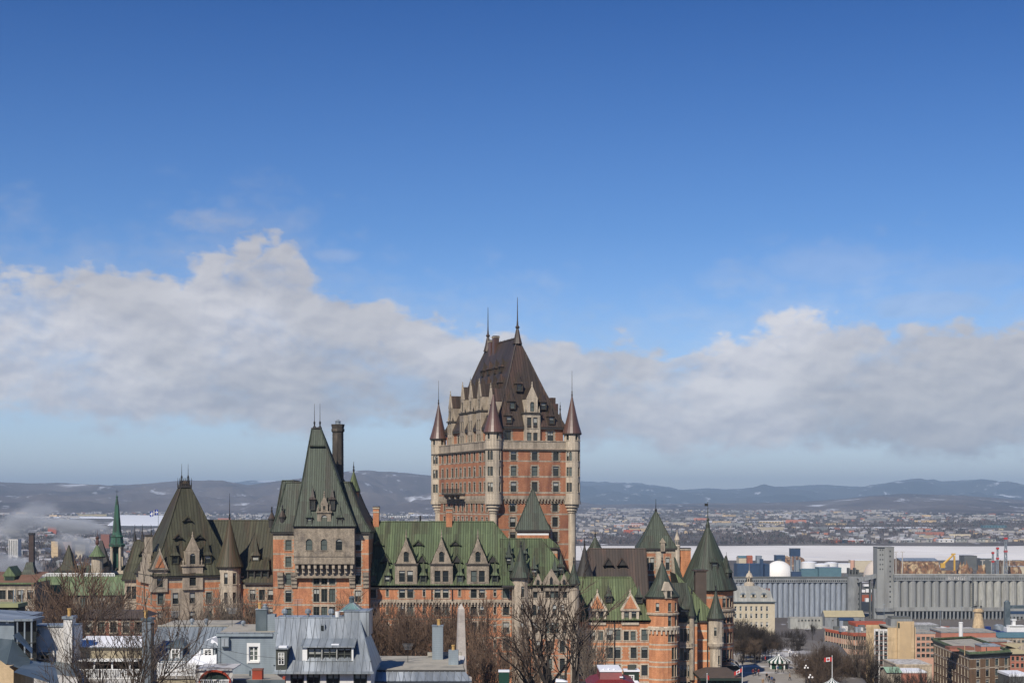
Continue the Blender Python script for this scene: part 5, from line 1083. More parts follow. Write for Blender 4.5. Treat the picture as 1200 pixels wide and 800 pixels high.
def grey_seam_house():
    D = 137.0; t = house('grey_roof_house', 'house with a pale grey standing seam roof and two small white dormer windows')
    x0, x1 = X(170, D), X(256, D); z0, z1 = Z(778, D), Z(733.5, D + 5); r = MB()
    r.face([(x0, D - .4, z0), (x1, D - .4, z0), (x1, D + 5, z1), (x0, D + 5, z1)], 'tin'); r.face([(x0, D + 5, z1), (x1, D + 5, z1), (x1, D + 12, z1 + .05), (x0, D + 12, z1 + .05)], 'gravel'); r.box(x0, x1, D + 4.9, D + 5.1, z1, z1 + .12, 'gravel')
    n = 13
    for i in range(1, n): x = x0 + (x1 - x0) * i / n; r.tube((x, D - .4, z0 + .04), (x, D + 5, z1 + .04), .03, .03, 4, 'tin')
    part('roof', r, t)
    w = MB(); w.face([(x0, D, 66), (x1, D, 66), (x1, D, z0 + .3), (x0, D, z0 + .3)], 'white_wall'); w.face([(x1, D, 66), (x1, D + 12, 66), (x1, D + 12, z1), (x1, D + 5, z1), (x1, D, z0)], 'white_wall'); part('wall', w, t)
    for p in (205.5, 244):
        d = MB(); y = D + .6; xc = X(p, y); f = Fr(xc, y, Z(776, y)); h = 1.3
        d.box(-.62, .62, 0, 3, 0, h, 'tin', fr=f); d.loft([[f.p(-.85, -.2, h), f.p(.85, -.2, h), f.p(.85, 3.4, h), f.p(-.85, 3.4, h)], [f.p(-.6, .3, h + .35), f.p(.6, .3, h + .35), f.p(.6, 3.4, h + .35), f.p(-.6, 3.4, h + .35)], [f.p(-.12, .9, h + .66), f.p(.12, .9, h + .66), f.p(.12, 3.6, h + .66), f.p(-.12, 3.6, h + .66)]], 'tin_dark' if p < 230 else 'tin', base=True)
        if p > 230: d.loft([[f.p(.15, .3, h + .42), f.p(.9, .3, h + .1), f.p(.9, 2.6, h + .1), f.p(.15, 2.6, h + .5)], [f.p(.2, .5, h + .72), f.p(.75, .5, h + .35), f.p(.75, 2.4, h + .35), f.p(.2, 2.4, h + .75)]], 'snow')
        part('dormer', d, t); win_at(t, xc, y - .03, f.z + .12, .66, 1.05, 'french', surround=.09)
    # snow lying on the lower slope
    s = MB(); y0, y1 = D - .3, D + 3
    pts = [(222, 786), (232, 772), (240, 757), (247, 748), (254, 747), (254, 776), (246, 788)]
    def on(px, py):
        k = (Z(py, D + 2) - z0) / (z1 - z0); y = D - .4 + 5.4 * k; return (X(px, y), y, z0 + (z1 - z0) * k + .05)
    A = [on(*p) for p in ((218, 777), (226, 770), (236, 762), (243, 752), (254, 748), (254, 777))]; s.face([(p[0], p[1] - .12, p[2] + .12) for p in A][::-1], 'snow')
    for a, b in zip(A, A[1:] + A[:1]): s.face([a, b, (b[0], b[1] - .12, b[2] + .12), (a[0], a[1] - .12, a[2] + .12)], 'snow')
    s.face([on(183, 752), on(186, 760), on(200, 777), on(186, 777)][::1], 'snow') if False else None
    tag(s.build('snow_patch'), 'bank of old snow lying on the grey seam roof', 'snow')
    # chimney wall between the houses
    c = MB(); y = D - .8; a, b = X(166.5, y), X(176.5, y); c.box(a, b, y, y + 1.3, 66, Z(727, y), 'tin'); c.box(a - .1, b + .1, y - .1, y + 1.4, Z(727, y), Z(724, y), 'tin_dark'); tpot(c, (a + b) / 2 - .15, y + .5, Z(724, y), Z(715, y), .16, 'clay')
    part('chimney', c, t)
    c = MB(); c.tube((X(179, y), y - .1, 66), (X(179, y), y - .1, Z(731, y)), .11, .11, 7, 'iron'); c.lathe(X(179, y), y - .1, [(.13, Z(731, y)), (.2, Z(730, y)), (.05, Z(729, y))], 7, 'iron'); part('flue_pipe', c, t)
    for p, l in ((241.5, 'tin vent on the flat ridge beside the gravel roof'), (225, 'tin vent midway along the grey seam roof ridge')): roof_vent(X(p, D + 6), D + 6, z1, .85, l)
    # balcony rails in front
    t2 = house('balcony', 'white picket balcony rail in front of the grey seam roof', 'balcony'); y = 133.0; a, b = X(184, y), X(229, y); zt, zb = Z(777.5, y), Z(790, y); r = MB()
    for i in range(26): x = a + (b - a) * i / 25; r.box(x - .035, x + .035, y, y + .06, zb, zt, 'white_paint')
    r.box(a, b, y - .02, y + .08, zt, zt + .08, 'white_paint'); r.box(a, b, y - .02, y + .08, zb - .08, zb, 'white_paint'); part('railing', r, t2)
    r = MB(); r.box(a, b, y, y + 4, zb - .35, zb - .081, 'plank'); r.box(a, b, y + .1, y + .25, 67, zb - .36, 'tan_wall'); part('deck', r, t2)
    r = MB()
    for x in (a + .1, (a + b) / 2, b - .1): r.box(x - .07, x + .07, y + .1, y + .24, 67, zt + .02, 'white_paint') if False else r.box(x - .06, x + .06, y - .03, y + .09, zb - .3, zt + .15, 'white_paint')
    part('post', r, t2)

def snowy_house():
    D = 138.5; t = house('snowy_house', 'house with a snow covered roof over a tan wall and a shaded white railed gallery')
    x0, x1 = X(87.5, D), X(167, D); r = MB(); za, zb = Z(757, D), Z(744.5, D + 4)
    r.face([(x0, D - .3, za), (x1, D - .3, za), (x1, D + 4, zb), (x0, D + 4, zb)], 'snow'); r.face([(x0, D + 4, zb), (x1, D + 4, zb), (x1, D + 9, za), (x0, D + 9, za)], 'snow'); r.box(x0, x1, D - .3, D - .05, za - .1, za - .01, 'tin'); part('roof', r, t)
    w = MB(); w.face([(x0, D, Z(771, D)), (x1, D, Z(771, D)), (x1, D, za), (x0, D, za)], 'tan_wall'); w.face([(x1, D, 66), (x1, D + 9, 66), (x1, D + 9, za), (x1, D + 4, zb), (x1, D, za)], 'white_wall'); part('wall', w, t)
    c = MB(); c.box(x0, x1, D - 1.6, D + .1, Z(772.5, D), Z(770.8, D), 'white_paint'); part('eave', c, t)
    w = MB(); w.box(x0, x1, D + 1.6, D + 1.8, 66, Z(772.6, D), 'brick_dark'); part('gallery_wall', w, t)
    for p in (144, 120, 158): win_at(t, X(p, D + 1.6), D + 1.58, Z(790, D + 1.6), 1.2, 1.15, 'pair', 'frame_dark', var=0)
    y = D - 1.4; r = MB(); zt, zl = Z(784.5, y), Z(794, y); xa, xb = X(88, y), X(171, y)
    for i in range(44): x = xa + (xb - xa) * i / 43; r.box(x - .035, x + .035, y, y + .06, zl, zt, 'white_paint')
    r.box(xa, xb, y - .02, y + .08, zt, zt + .08, 'white_paint'); r.box(xa, xb, y - .02, y + .08, zl - .08, zl, 'white_paint'); part('railing', r, t)
    for p in (88.5, 110, 131, 152, 170.5): b = MB(); b.box(X(p, y) - .07, X(p, y) + .07, y + .09, y + .23, 66, Z(772.6, D), 'white_paint'); part('post', b, t)
    b = MB(); b.box(xa, xb, y - .1, D + 1.6, zl - .4, zl - .1, 'snow_dirty'); b.box(xa, xb, y + .3, D + 1.6, 66, zl - .42, 'brick_dark'); part('deck', b, t)
    # white gable house on its left
    D = 136.5; t = house('white_house', 'whitewashed gable wall with a tall pale chimney and dark window bay'); a, b = X(38, D), X(87, D); zt = Z(734, D)
    w = MB(); w.box(a, b, D, D + 2.6, 66, zt, 'white_wall'); part('wall', w, t)
    c = MB(); c.box(a - .1, b, D - .1, D + 2.7, zt, zt + .12, 'tin'); part('coping', c, t)
    c = MB(); q = X(75.5, D), X(85.5, D); c.box(q[0], q[1], D - .3, D + .9, 70, Z(724.5, D), 'white_wall'); c.box(q[0] - .12, q[1] + .12, D - .42, D + 1.02, Z(724.5, D), Z(721.5, D), 'tin'); tpot(c, (q[0] + q[1]) / 2, D + .2, Z(721.5, D), Z(712.5, D), .16, 'clay'); part('chimney', c, t)
    win_at(t, X(53, D), D - .03, Z(776, D), .85, .9, 'french', surround=.12)
    c = MB(); f0, f1 = X(46, D), X(62, D); c.loft([[(f0, D - .9, Z(766, D)), (f1, D - .9, Z(766, D)), (f1, D, Z(766, D)), (f0, D, Z(766, D))], [(f0 + .1, D - .5, Z(764.5, D)), (f1 - .1, D - .5, Z(764.5, D)), (f1 - .1, D, Z(763, D)), (f0 + .1, D, Z(763, D))]], 'tin_dark', base=True); part('window_hood', c, t)
    c = MB(); c.box(X(33, D), X(46, D), D - 1.2, D - .05, Z(744.5, D), Z(739.5, D), 'frame_dark'); c.prism([(X(46, D), Z(744, D)), (X(48.5, D), Z(742, D)), (X(46, D), Z(737, D))], D - .5, D - .1, 'tin_dark'); part('wall_box', c, t)
    c = MB(); z = Z(777, D); c.face([(X(35, 128), 128, Z(786, 128)), (X(92, 128), 128, Z(793, 128)), (X(88, D), D, z), (X(34, D), D, Z(771, D))], 'tin_dark'); c.face([(X(35, 128), 128, 66), (X(92, 128), 128, 66), (X(92, 128), 128, Z(793, 128)), (X(35, 128), 128, Z(786, 128))], 'snow_dirty'); part('porch_roof', c, t)
    # brick gable behind, between trees
    D = 190.0; t = house('brick_house', 'low red brick house behind the snowy roof, half hidden by bare trees'); a, b = X(92, D), X(166, D); w = MB(); zt = Z(724, D)
    wall(t, w, (a, D), (b, D), 60, zt, [(1.2 + 1.5 * i, Z(741, D), .8, 1.3, 'sash') for i in range(5)], [(Z(729, D), Z(727.5, D))], base='brick_dark', trim='stone', sur=.12, quoin=False); part('wall', w, t)
    r = MB(); r.loft([[(a - .3, D - .3, zt), (b + .3, D - .3, zt), (b + .3, D + 8, zt), (a - .3, D + 8, zt)], [(a + .5, D + 3, Z(717, D)), (b - .5, D + 3, Z(717, D)), (b - .5, D + 5, Z(717, D)), (a + .5, D + 5, Z(717, D))]], 'lead_brown'); part('roof', r, t)

def left_roofs():
    D = 118.0; t = house('slate_roof_house', 'blue grey metal roofed house with a hipped bay at the left edge', D=D)
    b = MB(); z0 = Z(797, D)
    # lower roof with flared hip
    b.face([(X(-40, D), D, Z(792, D)), (X(33, 112), 112, Z(797, 112)), (X(92, 112), 112, Z(806, 112)), (X(40, D + 4), D + 4, Z(771, D + 4))][0:0] or [(X(16, 112), 112, Z(787, 112)), (X(70, 112), 112, Z(803, 112)), (X(64, 122), 122, Z(777, 122)), (X(34, 122), 122, Z(773, 122))], 'tin_dark')
    b.face([(X(-60, D), D, Z(778, D)), (X(13, D), D, Z(778, D)), (X(15, D + 3), D + 3, Z(749, D + 3)), (X(-60, D + 3), D + 3, Z(741, D + 3))], 'tin_dark')
    part('roof', b, t)
    b = MB(); q = [(X(9, D), D - .2, Z(777, D)), (X(33, D), D - .2, Z(786, D)), (X(36, D + 2), D + 2, Z(773, D + 2)), (X(15, D + 3), D + 3, Z(748, D + 3))]
    b.face(q, 'tin_dark'); b.face([q[0], q[3], (X(6, D + 3), D + 3, Z(760, D + 3)), (X(4, D), D + .5, Z(778, D))], 'tin_dark'); b.face([(X(15, D + 3.02), D + 3.02, Z(748, D)), (X(38, D + 2), D + 2, Z(769, D)), (X(38, D + 4), D + 4, Z(765, D)), (X(22, D + 4), D + 4, Z(745, D))], 'tin_dark'); part('bay_roof', b, t)
    b = MB(); b.box(X(-60, D), X(16, D), D - 1, D + 5, 66, Z(778.5, D), 'limestone'); b.face([(X(0, 111), 111, 66), (X(12, 111), 111, 66), (X(16, 111), 111, Z(785, 111)), (X(0, 111), 111, Z(773, 111))], 'limestone'); part('wall', b, t)
    D = 134.0; t = house('flat_top_house', 'blue grey sided upper storey with a flat projecting roof and glass porch'); b = MB()
    b.box(X(-60, D), X(16.5, D), D, D + 8, 66, Z(726, D), 'siding_blue'); part('wall', b, t)
    b = MB(); b.loft([[(X(-60, D), D - .4, Z(727, D)), (X(18, D), D - .4, Z(727.5, D)), (X(18, D), D + 8, Z(727, D)), (X(-60, D), D + 8, Z(727, D))], [(X(-60, D), D - .4, Z(722.5, D)), (X(18, D), D - .4, Z(726.2, D)), (X(18, D), D + 8, Z(724, D)), (X(-60, D), D + 8, Z(720, D))]], 'tin'); b.box(X(18.02, D), X(40, D), D - .4, D + 3, Z(727, D), Z(724.3, D), 'tin'); part('roof', b, t)
    b = MB(); b.box(X(7, D), X(10.5, D), D - .05, D - .01, Z(730.5, D), Z(726.9, D), 'white_paint'); part('wall_plate', b, t)
    for p in (21.5, 38, 30): b = MB(); x = X(p, D); b.box(x - .06, x + .06, D - .3, D - .18, 74, Z(727.1, D), 'tin'); part('post', b, t)
    b = MB(); b.box(X(18, D), X(40, D), D + .6, D + .7, 70, Z(727.2, D), 'glass'); b.box(X(18, D), X(40, D), D - .3, D + .5, Z(753, D), Z(752, D), 'frame_dark'); part('glazing', b, t)
    D = 150.0; t = house('yellow_eave_roof', 'flat roof with a greenish yellow edge and thin steel masts', 'roof'); b = MB(); b.box(X(-60, D), X(22, D), D, D + 2, 66, Z(711.2, D), 'shadow_green'); part('wall', b, t)
    b = MB(); b.box(X(-60, D), X(23, D), D - .5, D + 2.5, Z(711, D), Z(706.5, D), 'roof_olive'); part('roof', b, t)
    for p in (12, 14.5, 21.8): b = MB(); b.tube((X(p, D), D + 1, Z(706.6, D)), (X(p, D), D + 1, Z(691, D)), .06, .05, 6, 'tin'); part('mast', b, t)
    b = MB(); b.box(X(13, D), X(22, D), D - .9, D - .52, Z(717, D), Z(713, D), 'frame_dark'); b.tube((X(10, D), D - .8, Z(717, D)), (X(22, D), D - .8, Z(717, D)), .06, .06, 5, 'tin'); part('awning', b, t)
mat('roof_olive', (.30, .31, .16), (.25, .26, .14), sc=.6, rough=.8)

def flat_house():
    D = 136.0; t = house('gravel_roof_house', 'flat gravel roofed house with a blue metal front slope and two metal chimneys')
    z0 = Z(785, D); x0, x1 = X(437, D), X(545.5, D)
    r = MB(); r.face([(X(440, D), D, z0), (x1 - .1, D, z0), (X(540, D + 11), D + 11, Z(768, D + 11)), (X(443, D + 11), D + 11, Z(768, D + 11))], 'gravel'); part('roof', r, t)
    r = MB(); r.box(x0 + .2, x1, D - .12, D + .02, z0 - .2, z0 + .05, 'tar'); part('roof_edge', r, t)
    r = MB(); r.face([(X(436, 134), 134, Z(797.5, 134)), (X(553, 134), 134, Z(797.5, 134)), (X(545.5, D - .15), D - .15, z0 - .1), (X(436, D - .15), D - .15, z0 - .1)], 'tin_blue')
    for i in range(1, 18): k = i / 18; a = Vector((X(436, 134), 134, Z(797.5, 134))).lerp(Vector((X(553, 134), 134, Z(797.5, 134))), k); c = Vector((X(436, D - .15), D - .15, z0 - .1)).lerp(Vector((x1, D - .15, z0 - .1)), k); r.tube(a + Vector((0, -.02, .03)), c + Vector((0, -.02, .03)), .025, .025, 4, 'tin_blue')
    r.box(X(436, 134), X(553, 134), 133.9, 134.1, Z(797.6, 134) - .12, Z(797.6, 134), 'navy_trim'); part('front_slope', r, t)
    w = MB(); wall(t, w, (X(440, 134.5), 134.5), (X(550, 134.5), 134.5), 66, Z(798.5, 134.5), [(1 + 1.9 * i, 78.3, 1.0, 1.2, 'pair') for i in range(4)], base='white_wall', trim='stone', sur=.08, quoin=False); w.face([(x1, D, 66), (X(540, D + 11), D + 11, 66), (X(540, D + 11), D + 11, Z(768, D + 11)), (x1, D, z0)], 'white_wall'); part('wall', w, t)
    c = MB(); y = D + 8; c.box(X(506.5, y), X(519, y), y, y + .9, Z(776, y), Z(733.5, y), 'siding_blue'); c.box(X(506, y), X(519.5, y), y - .05, y + .95, Z(733.5, y), Z(732.3, y), 'tin'); tpot(c, X(514, y), y + .45, Z(732.3, y), Z(725.5, y), .15, 'clay'); part('chimney', c, t)
    c = MB(); y = D + 4; c.box(X(525.5, y), X(537, y), y, y + .85, Z(781, y), Z(761.5, y), 'siding_blue'); tpot(c, X(531, y), y + .4, Z(761.5, y), Z(755.5, y), .14, 'clay'); part('chimney', c, t)
    c = MB(); y = D + 10; c.box(X(501, y), X(541, y), y, y + .5, Z(768.5, y), Z(764, y), 'gravel'); c.box(X(533, y), X(545, y), y - 4, y - .01, Z(772, y), Z(767.5, y), 'white_wall'); part('parapet', c, t)
    d = empty('satellite_dish', (X(444, D + 9), D + 9, Z(775, D + 9)), 'black satellite dish on a low steel frame on the gravel roof', 'satellite dish'); c = MB(); f = Fr(0, 0, 0, R(30))
    rr = .42; rings = [[f.p(-.35 + rr * k * math.cos(6.283 * i / 14), -.1 + .12 * (k * k), .72 + rr * k * math.sin(6.283 * i / 14)) for i in range(14)] for k in (1, .7, .4, .02)]; c.loft(rings, 'iron'); c.loft([[(x, y + .03, z) for x, y, z in q] for q in rings], 'iron'); part('dish', c, d)
    c = MB(); c.tube((-.3, .05, 0), (-.33, .05, .75), .045, .045, 6, 'iron')
    for i in range(4): c.tube((-.5, .3 * i - .4, .1), (1.3, .3 * i - .4, .1), .035, .035, 5, 'iron')
    c.tube((-.3, 0, .35), (1.2, .1, .1), .03, .03, 5, 'iron'); part('frame', c, d)
mat('navy_trim', (.04, .05, .065), rough=.6)

def bottom_bits():
    D = 150.0; t = house('roof_stack', 'dark green metal stack capped with snow beneath the bare trees', 'chimney'); b = MB(); b.box(X(584.5, D), X(596.5, D), D, D + .9, 64, Z(787, D), 'green_paint'); part('shaft', b, t); b = MB(); b.box(X(584, D), X(597, D), D - .05, D + .95, Z(787, D), Z(785.2, D), 'snow'); part('cap', b, t)
    t = house('slate_stack', 'dark low chimney with a thick snow cap right of the bare trees', 'chimney'); b = MB(); b.box(X(652, D), X(665, D), D, D + 1, 64, Z(798.5, D), 'frame_dark'); part('shaft', b, t); b = MB(); b.loft([[(X(651, D), D - .1, Z(798.6, D)), (X(665.5, D), D - .1, Z(798.6, D)), (X(665.5, D), D + 1.1, Z(798.6, D)), (X(651, D), D + 1.1, Z(798.6, D))], [(X(652, D), D, Z(795.5, D)), (X(660, D), D, Z(796.6, D)), (X(660, D), D + .9, Z(796.6, D)), (X(652, D), D + .9, Z(795.5, D))]], 'snow'); part('snow_cap', b, t)
    D = 145.0; t = house('red_mansard_house', 'house with a dark crimson mansard roof edged with snow'); b = MB(); z = Z(807, D)
    b.loft([[(X(690, D), D, z), (X(748, D), D, z), (X(748, D), D + 8, z), (X(690, D), D + 8, z)], [(X(695, D), D + .3, Z(801, D)), (X(745, D), D + .3, Z(801, D)), (X(745, D), D + 7, Z(801, D)), (X(695, D), D + 7, Z(801, D))], [(X(703.5, D), D + 1, Z(797, D)), (X(731, D), D + 1, Z(797, D)), (X(731, D), D + 6, Z(797, D)), (X(703.5, D), D + 6, Z(797, D))], [(X(704.5, D), D + 1.3, Z(788.5, D)), (X(729.5, D), D + 1.3, Z(788.5, D)), (X(729.5, D), D + 6, Z(788.5, D)), (X(704.5, D), D + 6, Z(788.5, D))]], 'red_roof'); part('roof', b, t)
    b = MB(); b.box(X(703.5, D), X(730, D), D + 1.2, D + 6, Z(788.4, D), Z(786.2, D), 'snow'); b.box(X(727, D), X(731, D), D + .9, D + 2, Z(795, D), Z(793.5, D), 'snow')
    for p, h in ((707, 784.6), (713, 783.8), (719.5, 784.5)): b.box(X(p, D), X(p + 2, D), D + 1.4, D + 1.8, Z(786.2, D), Z(h, D), 'snow')
    part('snow_cap', b, t)
    b = MB(); b.face([(X(690, D), D + .1, 64), (X(748, D), D + .1, 64), (X(748, D), D + .1, z), (X(690, D), D + .1, z)], 'red_roof'); part('wall', b, t)
    D = 152.0; t = house('dormer_stack', 'dark timber roof turret with a snow rim and white sash window', 'roof turret'); b = MB(); b.box(X(731.5, D), X(749, D), D, D + 1.4, 64, Z(786.5, D), 'shadow_green'); part('wall', b, t); b = MB(); b.box(X(731, D), X(749.8, D), D - .12, D + 1.5, Z(786.4, D), Z(784.6, D), 'snow'); b.box(X(736, D), X(745, D), D + .2, D + .7, Z(784.6, D), Z(779, D), 'frame_dark'); part('roof', b, t)
    win_at(t, X(740, D), D - .02, Z(797.5, D), .42, .55, 'french', surround=.05)
    b = MB(); b.loft([[(X(732, D), D - .7, Z(798.5, D)), (X(749, D), D - .7, Z(798.5, D)), (X(749, D), D - .05, Z(798.5, D)), (X(732, D), D - .05, Z(798.5, D))], [(X(734, D), D - .6, Z(796.8, D)), (X(747, D), D - .6, Z(797, D)), (X(747, D), D - .08, Z(796.5, D)), (X(734, D), D - .08, Z(796.5, D))]], 'snow'); part('sill_snow', b, t)
    # obelisk in the garden
    D = 215.0; t = empty('obelisk', (X(540.3, D), D, 58), 'pale granite obelisk with a pointed tip standing in the garden', 'obelisk'); b = MB(); zt = Z(713, D) - 58; zb = Z(792, D) - 58
    hw = .66; tw = .40
    b.loft([[(-hw, -hw, zb), (hw, -hw, zb), (hw, hw, zb), (-hw, hw, zb)], [(-tw, -tw, zt), (tw, -tw, zt), (tw, tw, zt), (-tw, tw, zt)], [(-.02, -.02, zt + .75), (.02, -.02, zt + .75), (.02, .02, zt + .75), (-.02, .02, zt + .75)]], 'granite'); part('shaft', b, t).rotation_euler[2] = R(12)
    b = MB(); b.box(-1.25, 1.25, -1.25, 1.25, 2.2, zb, 'granite'); b.box(-1.6, 1.6, -1.6, 1.6, 1.2, 2.2, 'granite'); b.box(-2.2, 2.2, -2.2, 2.2, -2, 1.2, 'granite'); part('pedestal', b, t).rotation_euler[2] = R(12)
for fn in (blue_mansard, siding_house, grey_seam_house, snowy_house, left_roofs, flat_house, bottom_bits): fn()
# ------------------------------------------------------------------ buildings left of the hotel
mat('soot_stone', (.15, .13, .11), (.10, .088, .075), sc=.8, rough=.9, fine=.2)
mat('copper_light', (.135, .18, .09), (.09, .13, .07), sc=.4, st=(1, .3), rough=.65, seam=(.8, .12, .6), c3=(.09, .12, .06), sc3=.35)
mat('tile_brown', (.20, .11, .075), (.15, .085, .06), sc=.5, rough=.85)
mat('soot_brick', (.075, .05, .042), (.05, .036, .032), sc=.4, rough=.9)
mat('flag_blue', (.012, .045, .30), rough=.7)
mat('dome_white', (.86, .83, .78), (.82, .79, .74), sc=.1, rough=.6)
mat('dome_sand', (.60, .52, .44), (.56, .48, .41), sc=.1, rough=.7)
mat('concrete_warm_grey', (.295, .30, .285), (.255, .26, .25), sc=.12, rough=.9, c3=(.21, .21, .20), sc3=.15, st3=(1, .12))
mat('limestone_grey', (.50, .46, .40), rough=.8)
mat('brick_pink', (.46, .19, .13), (.38, .16, .11), sc=.4, rough=.9)
mat('slate_grey', (.34, .34, .31), (.28, .28, .26), sc=.5, rough=.6, seam=(.7, .08, .7))
mat('limestone_deep', (.56, .41, .235), (.5, .37, .22), sc=.4, rough=.9)
mat('green_pale', (.28, .42, .30), rough=.7)
def prop(name, px, D, label, cat, group=None, zb=None):
    return empty(name, (X(px, D), D, zb if zb is not None else ground_z(X(px, D), D)), label, cat, group)
def rel(t): return Fr(-t.location.x, -t.location.y, -t.location.z)
class Obj:
    """a thing whose parts are written in world coordinates"""
    def __init__(s, name, px, D, label, cat, group=None): s.t = prop(name, px, D, label, cat, group); s.o = s.t.location
    def part(s, name, mb, parent=None, **k):
        o = mb.build(name, parent or s.t, **k)
        if parent is None: o.location = -s.o
        return o
    def holder(s, name):
        o = bpy.data.objects.new(name, bpy.data.meshes.new(name)); COL.objects.link(o); o.parent = s.t; o.location = -s.o; return o
def simple_building(name, px0, px1, ytop, D, depth, label, wallm, roofm='tar', rows=(), cols=(), ww=1.2, wh=1.6, trim='stone', bands=(), cat='building', roof=None, kind='sash', par=.5, side=None, sur=0.0, win_parts=True):
    t = Obj(name, (px0 + px1) / 2, D, label, cat); x0, x1 = X(px0, D), X(px1, D); zt = Z(ytop, D); zb = min(ground_z(x0, D), ground_z(x1, D)) - 1
    h = t.holder('wall'); mb = MB(); wn = [(X(p, D) - x0, Z(y, D) - wh / 2, ww, wh, kind, sur) for p in cols for y in rows]
    wall(h, mb, (x0, D), (x1, D), zb, zt, wn, bands, base=wallm, trim=trim, quoin=False, sur=sur)
    sw = []
    if side: sw = [(q, Z(y, D) - wh / 2, ww, wh, kind, sur) for q in side for y in rows]
    wall(h, mb, (x1, D), (x1, D + depth), zb, zt, sw if px1 < 600 else (), bands, base=wallm, trim=trim, quoin=False); wall(h, mb, (x1, D + depth), (x0, D + depth), zb, zt, (), (), base=wallm, trim=trim); wall(h, mb, (x0, D + depth), (x0, D), zb, zt, sw if px1 >= 600 else (), bands, base=wallm, trim=trim, quoin=False)
    mb.fill(h.data)
    r = MB()
    if roof == 'gable': 
        zr = zt + par; r.face([(x0 - .3, D - .4, zt), (x1 + .3, D - .4, zt), (x1 + .3, D + depth / 2, zr), (x0 - .3, D + depth / 2, zr)], roofm); r.face([(x1 + .3, D + depth + .4, zt), (x0 - .3, D + depth + .4, zt), (x0 - .3, D + depth / 2, zr), (x1 + .3, D + depth / 2, zr)], roofm)
        for xx, s in ((x0, 1), (x1, -1)): r.face([(xx, D, zt), (xx, D + depth / 2, zr - .1), (xx, D + depth, zt)][::s], wallm)
    elif roof == 'hip': hip(r, x0 - .4, x1 + .4, D - .4, D + depth + .4, zt, x0 + depth * .45, x1 - depth * .45, D + depth * .48, D + depth * .52, zt + par, roofm, eave=.3)
    else:
        r.box(x0 - .12, x1 + .12, D - .12, D + depth + .12, zt, zt + par, wallm if not roof else roof); r.box(x0 + .4, x1 - .4, D + .4, D + depth - .4, zt + par, zt + par + .05, roofm)
    t.part('roof', r)
    return t, x0, x1, zt
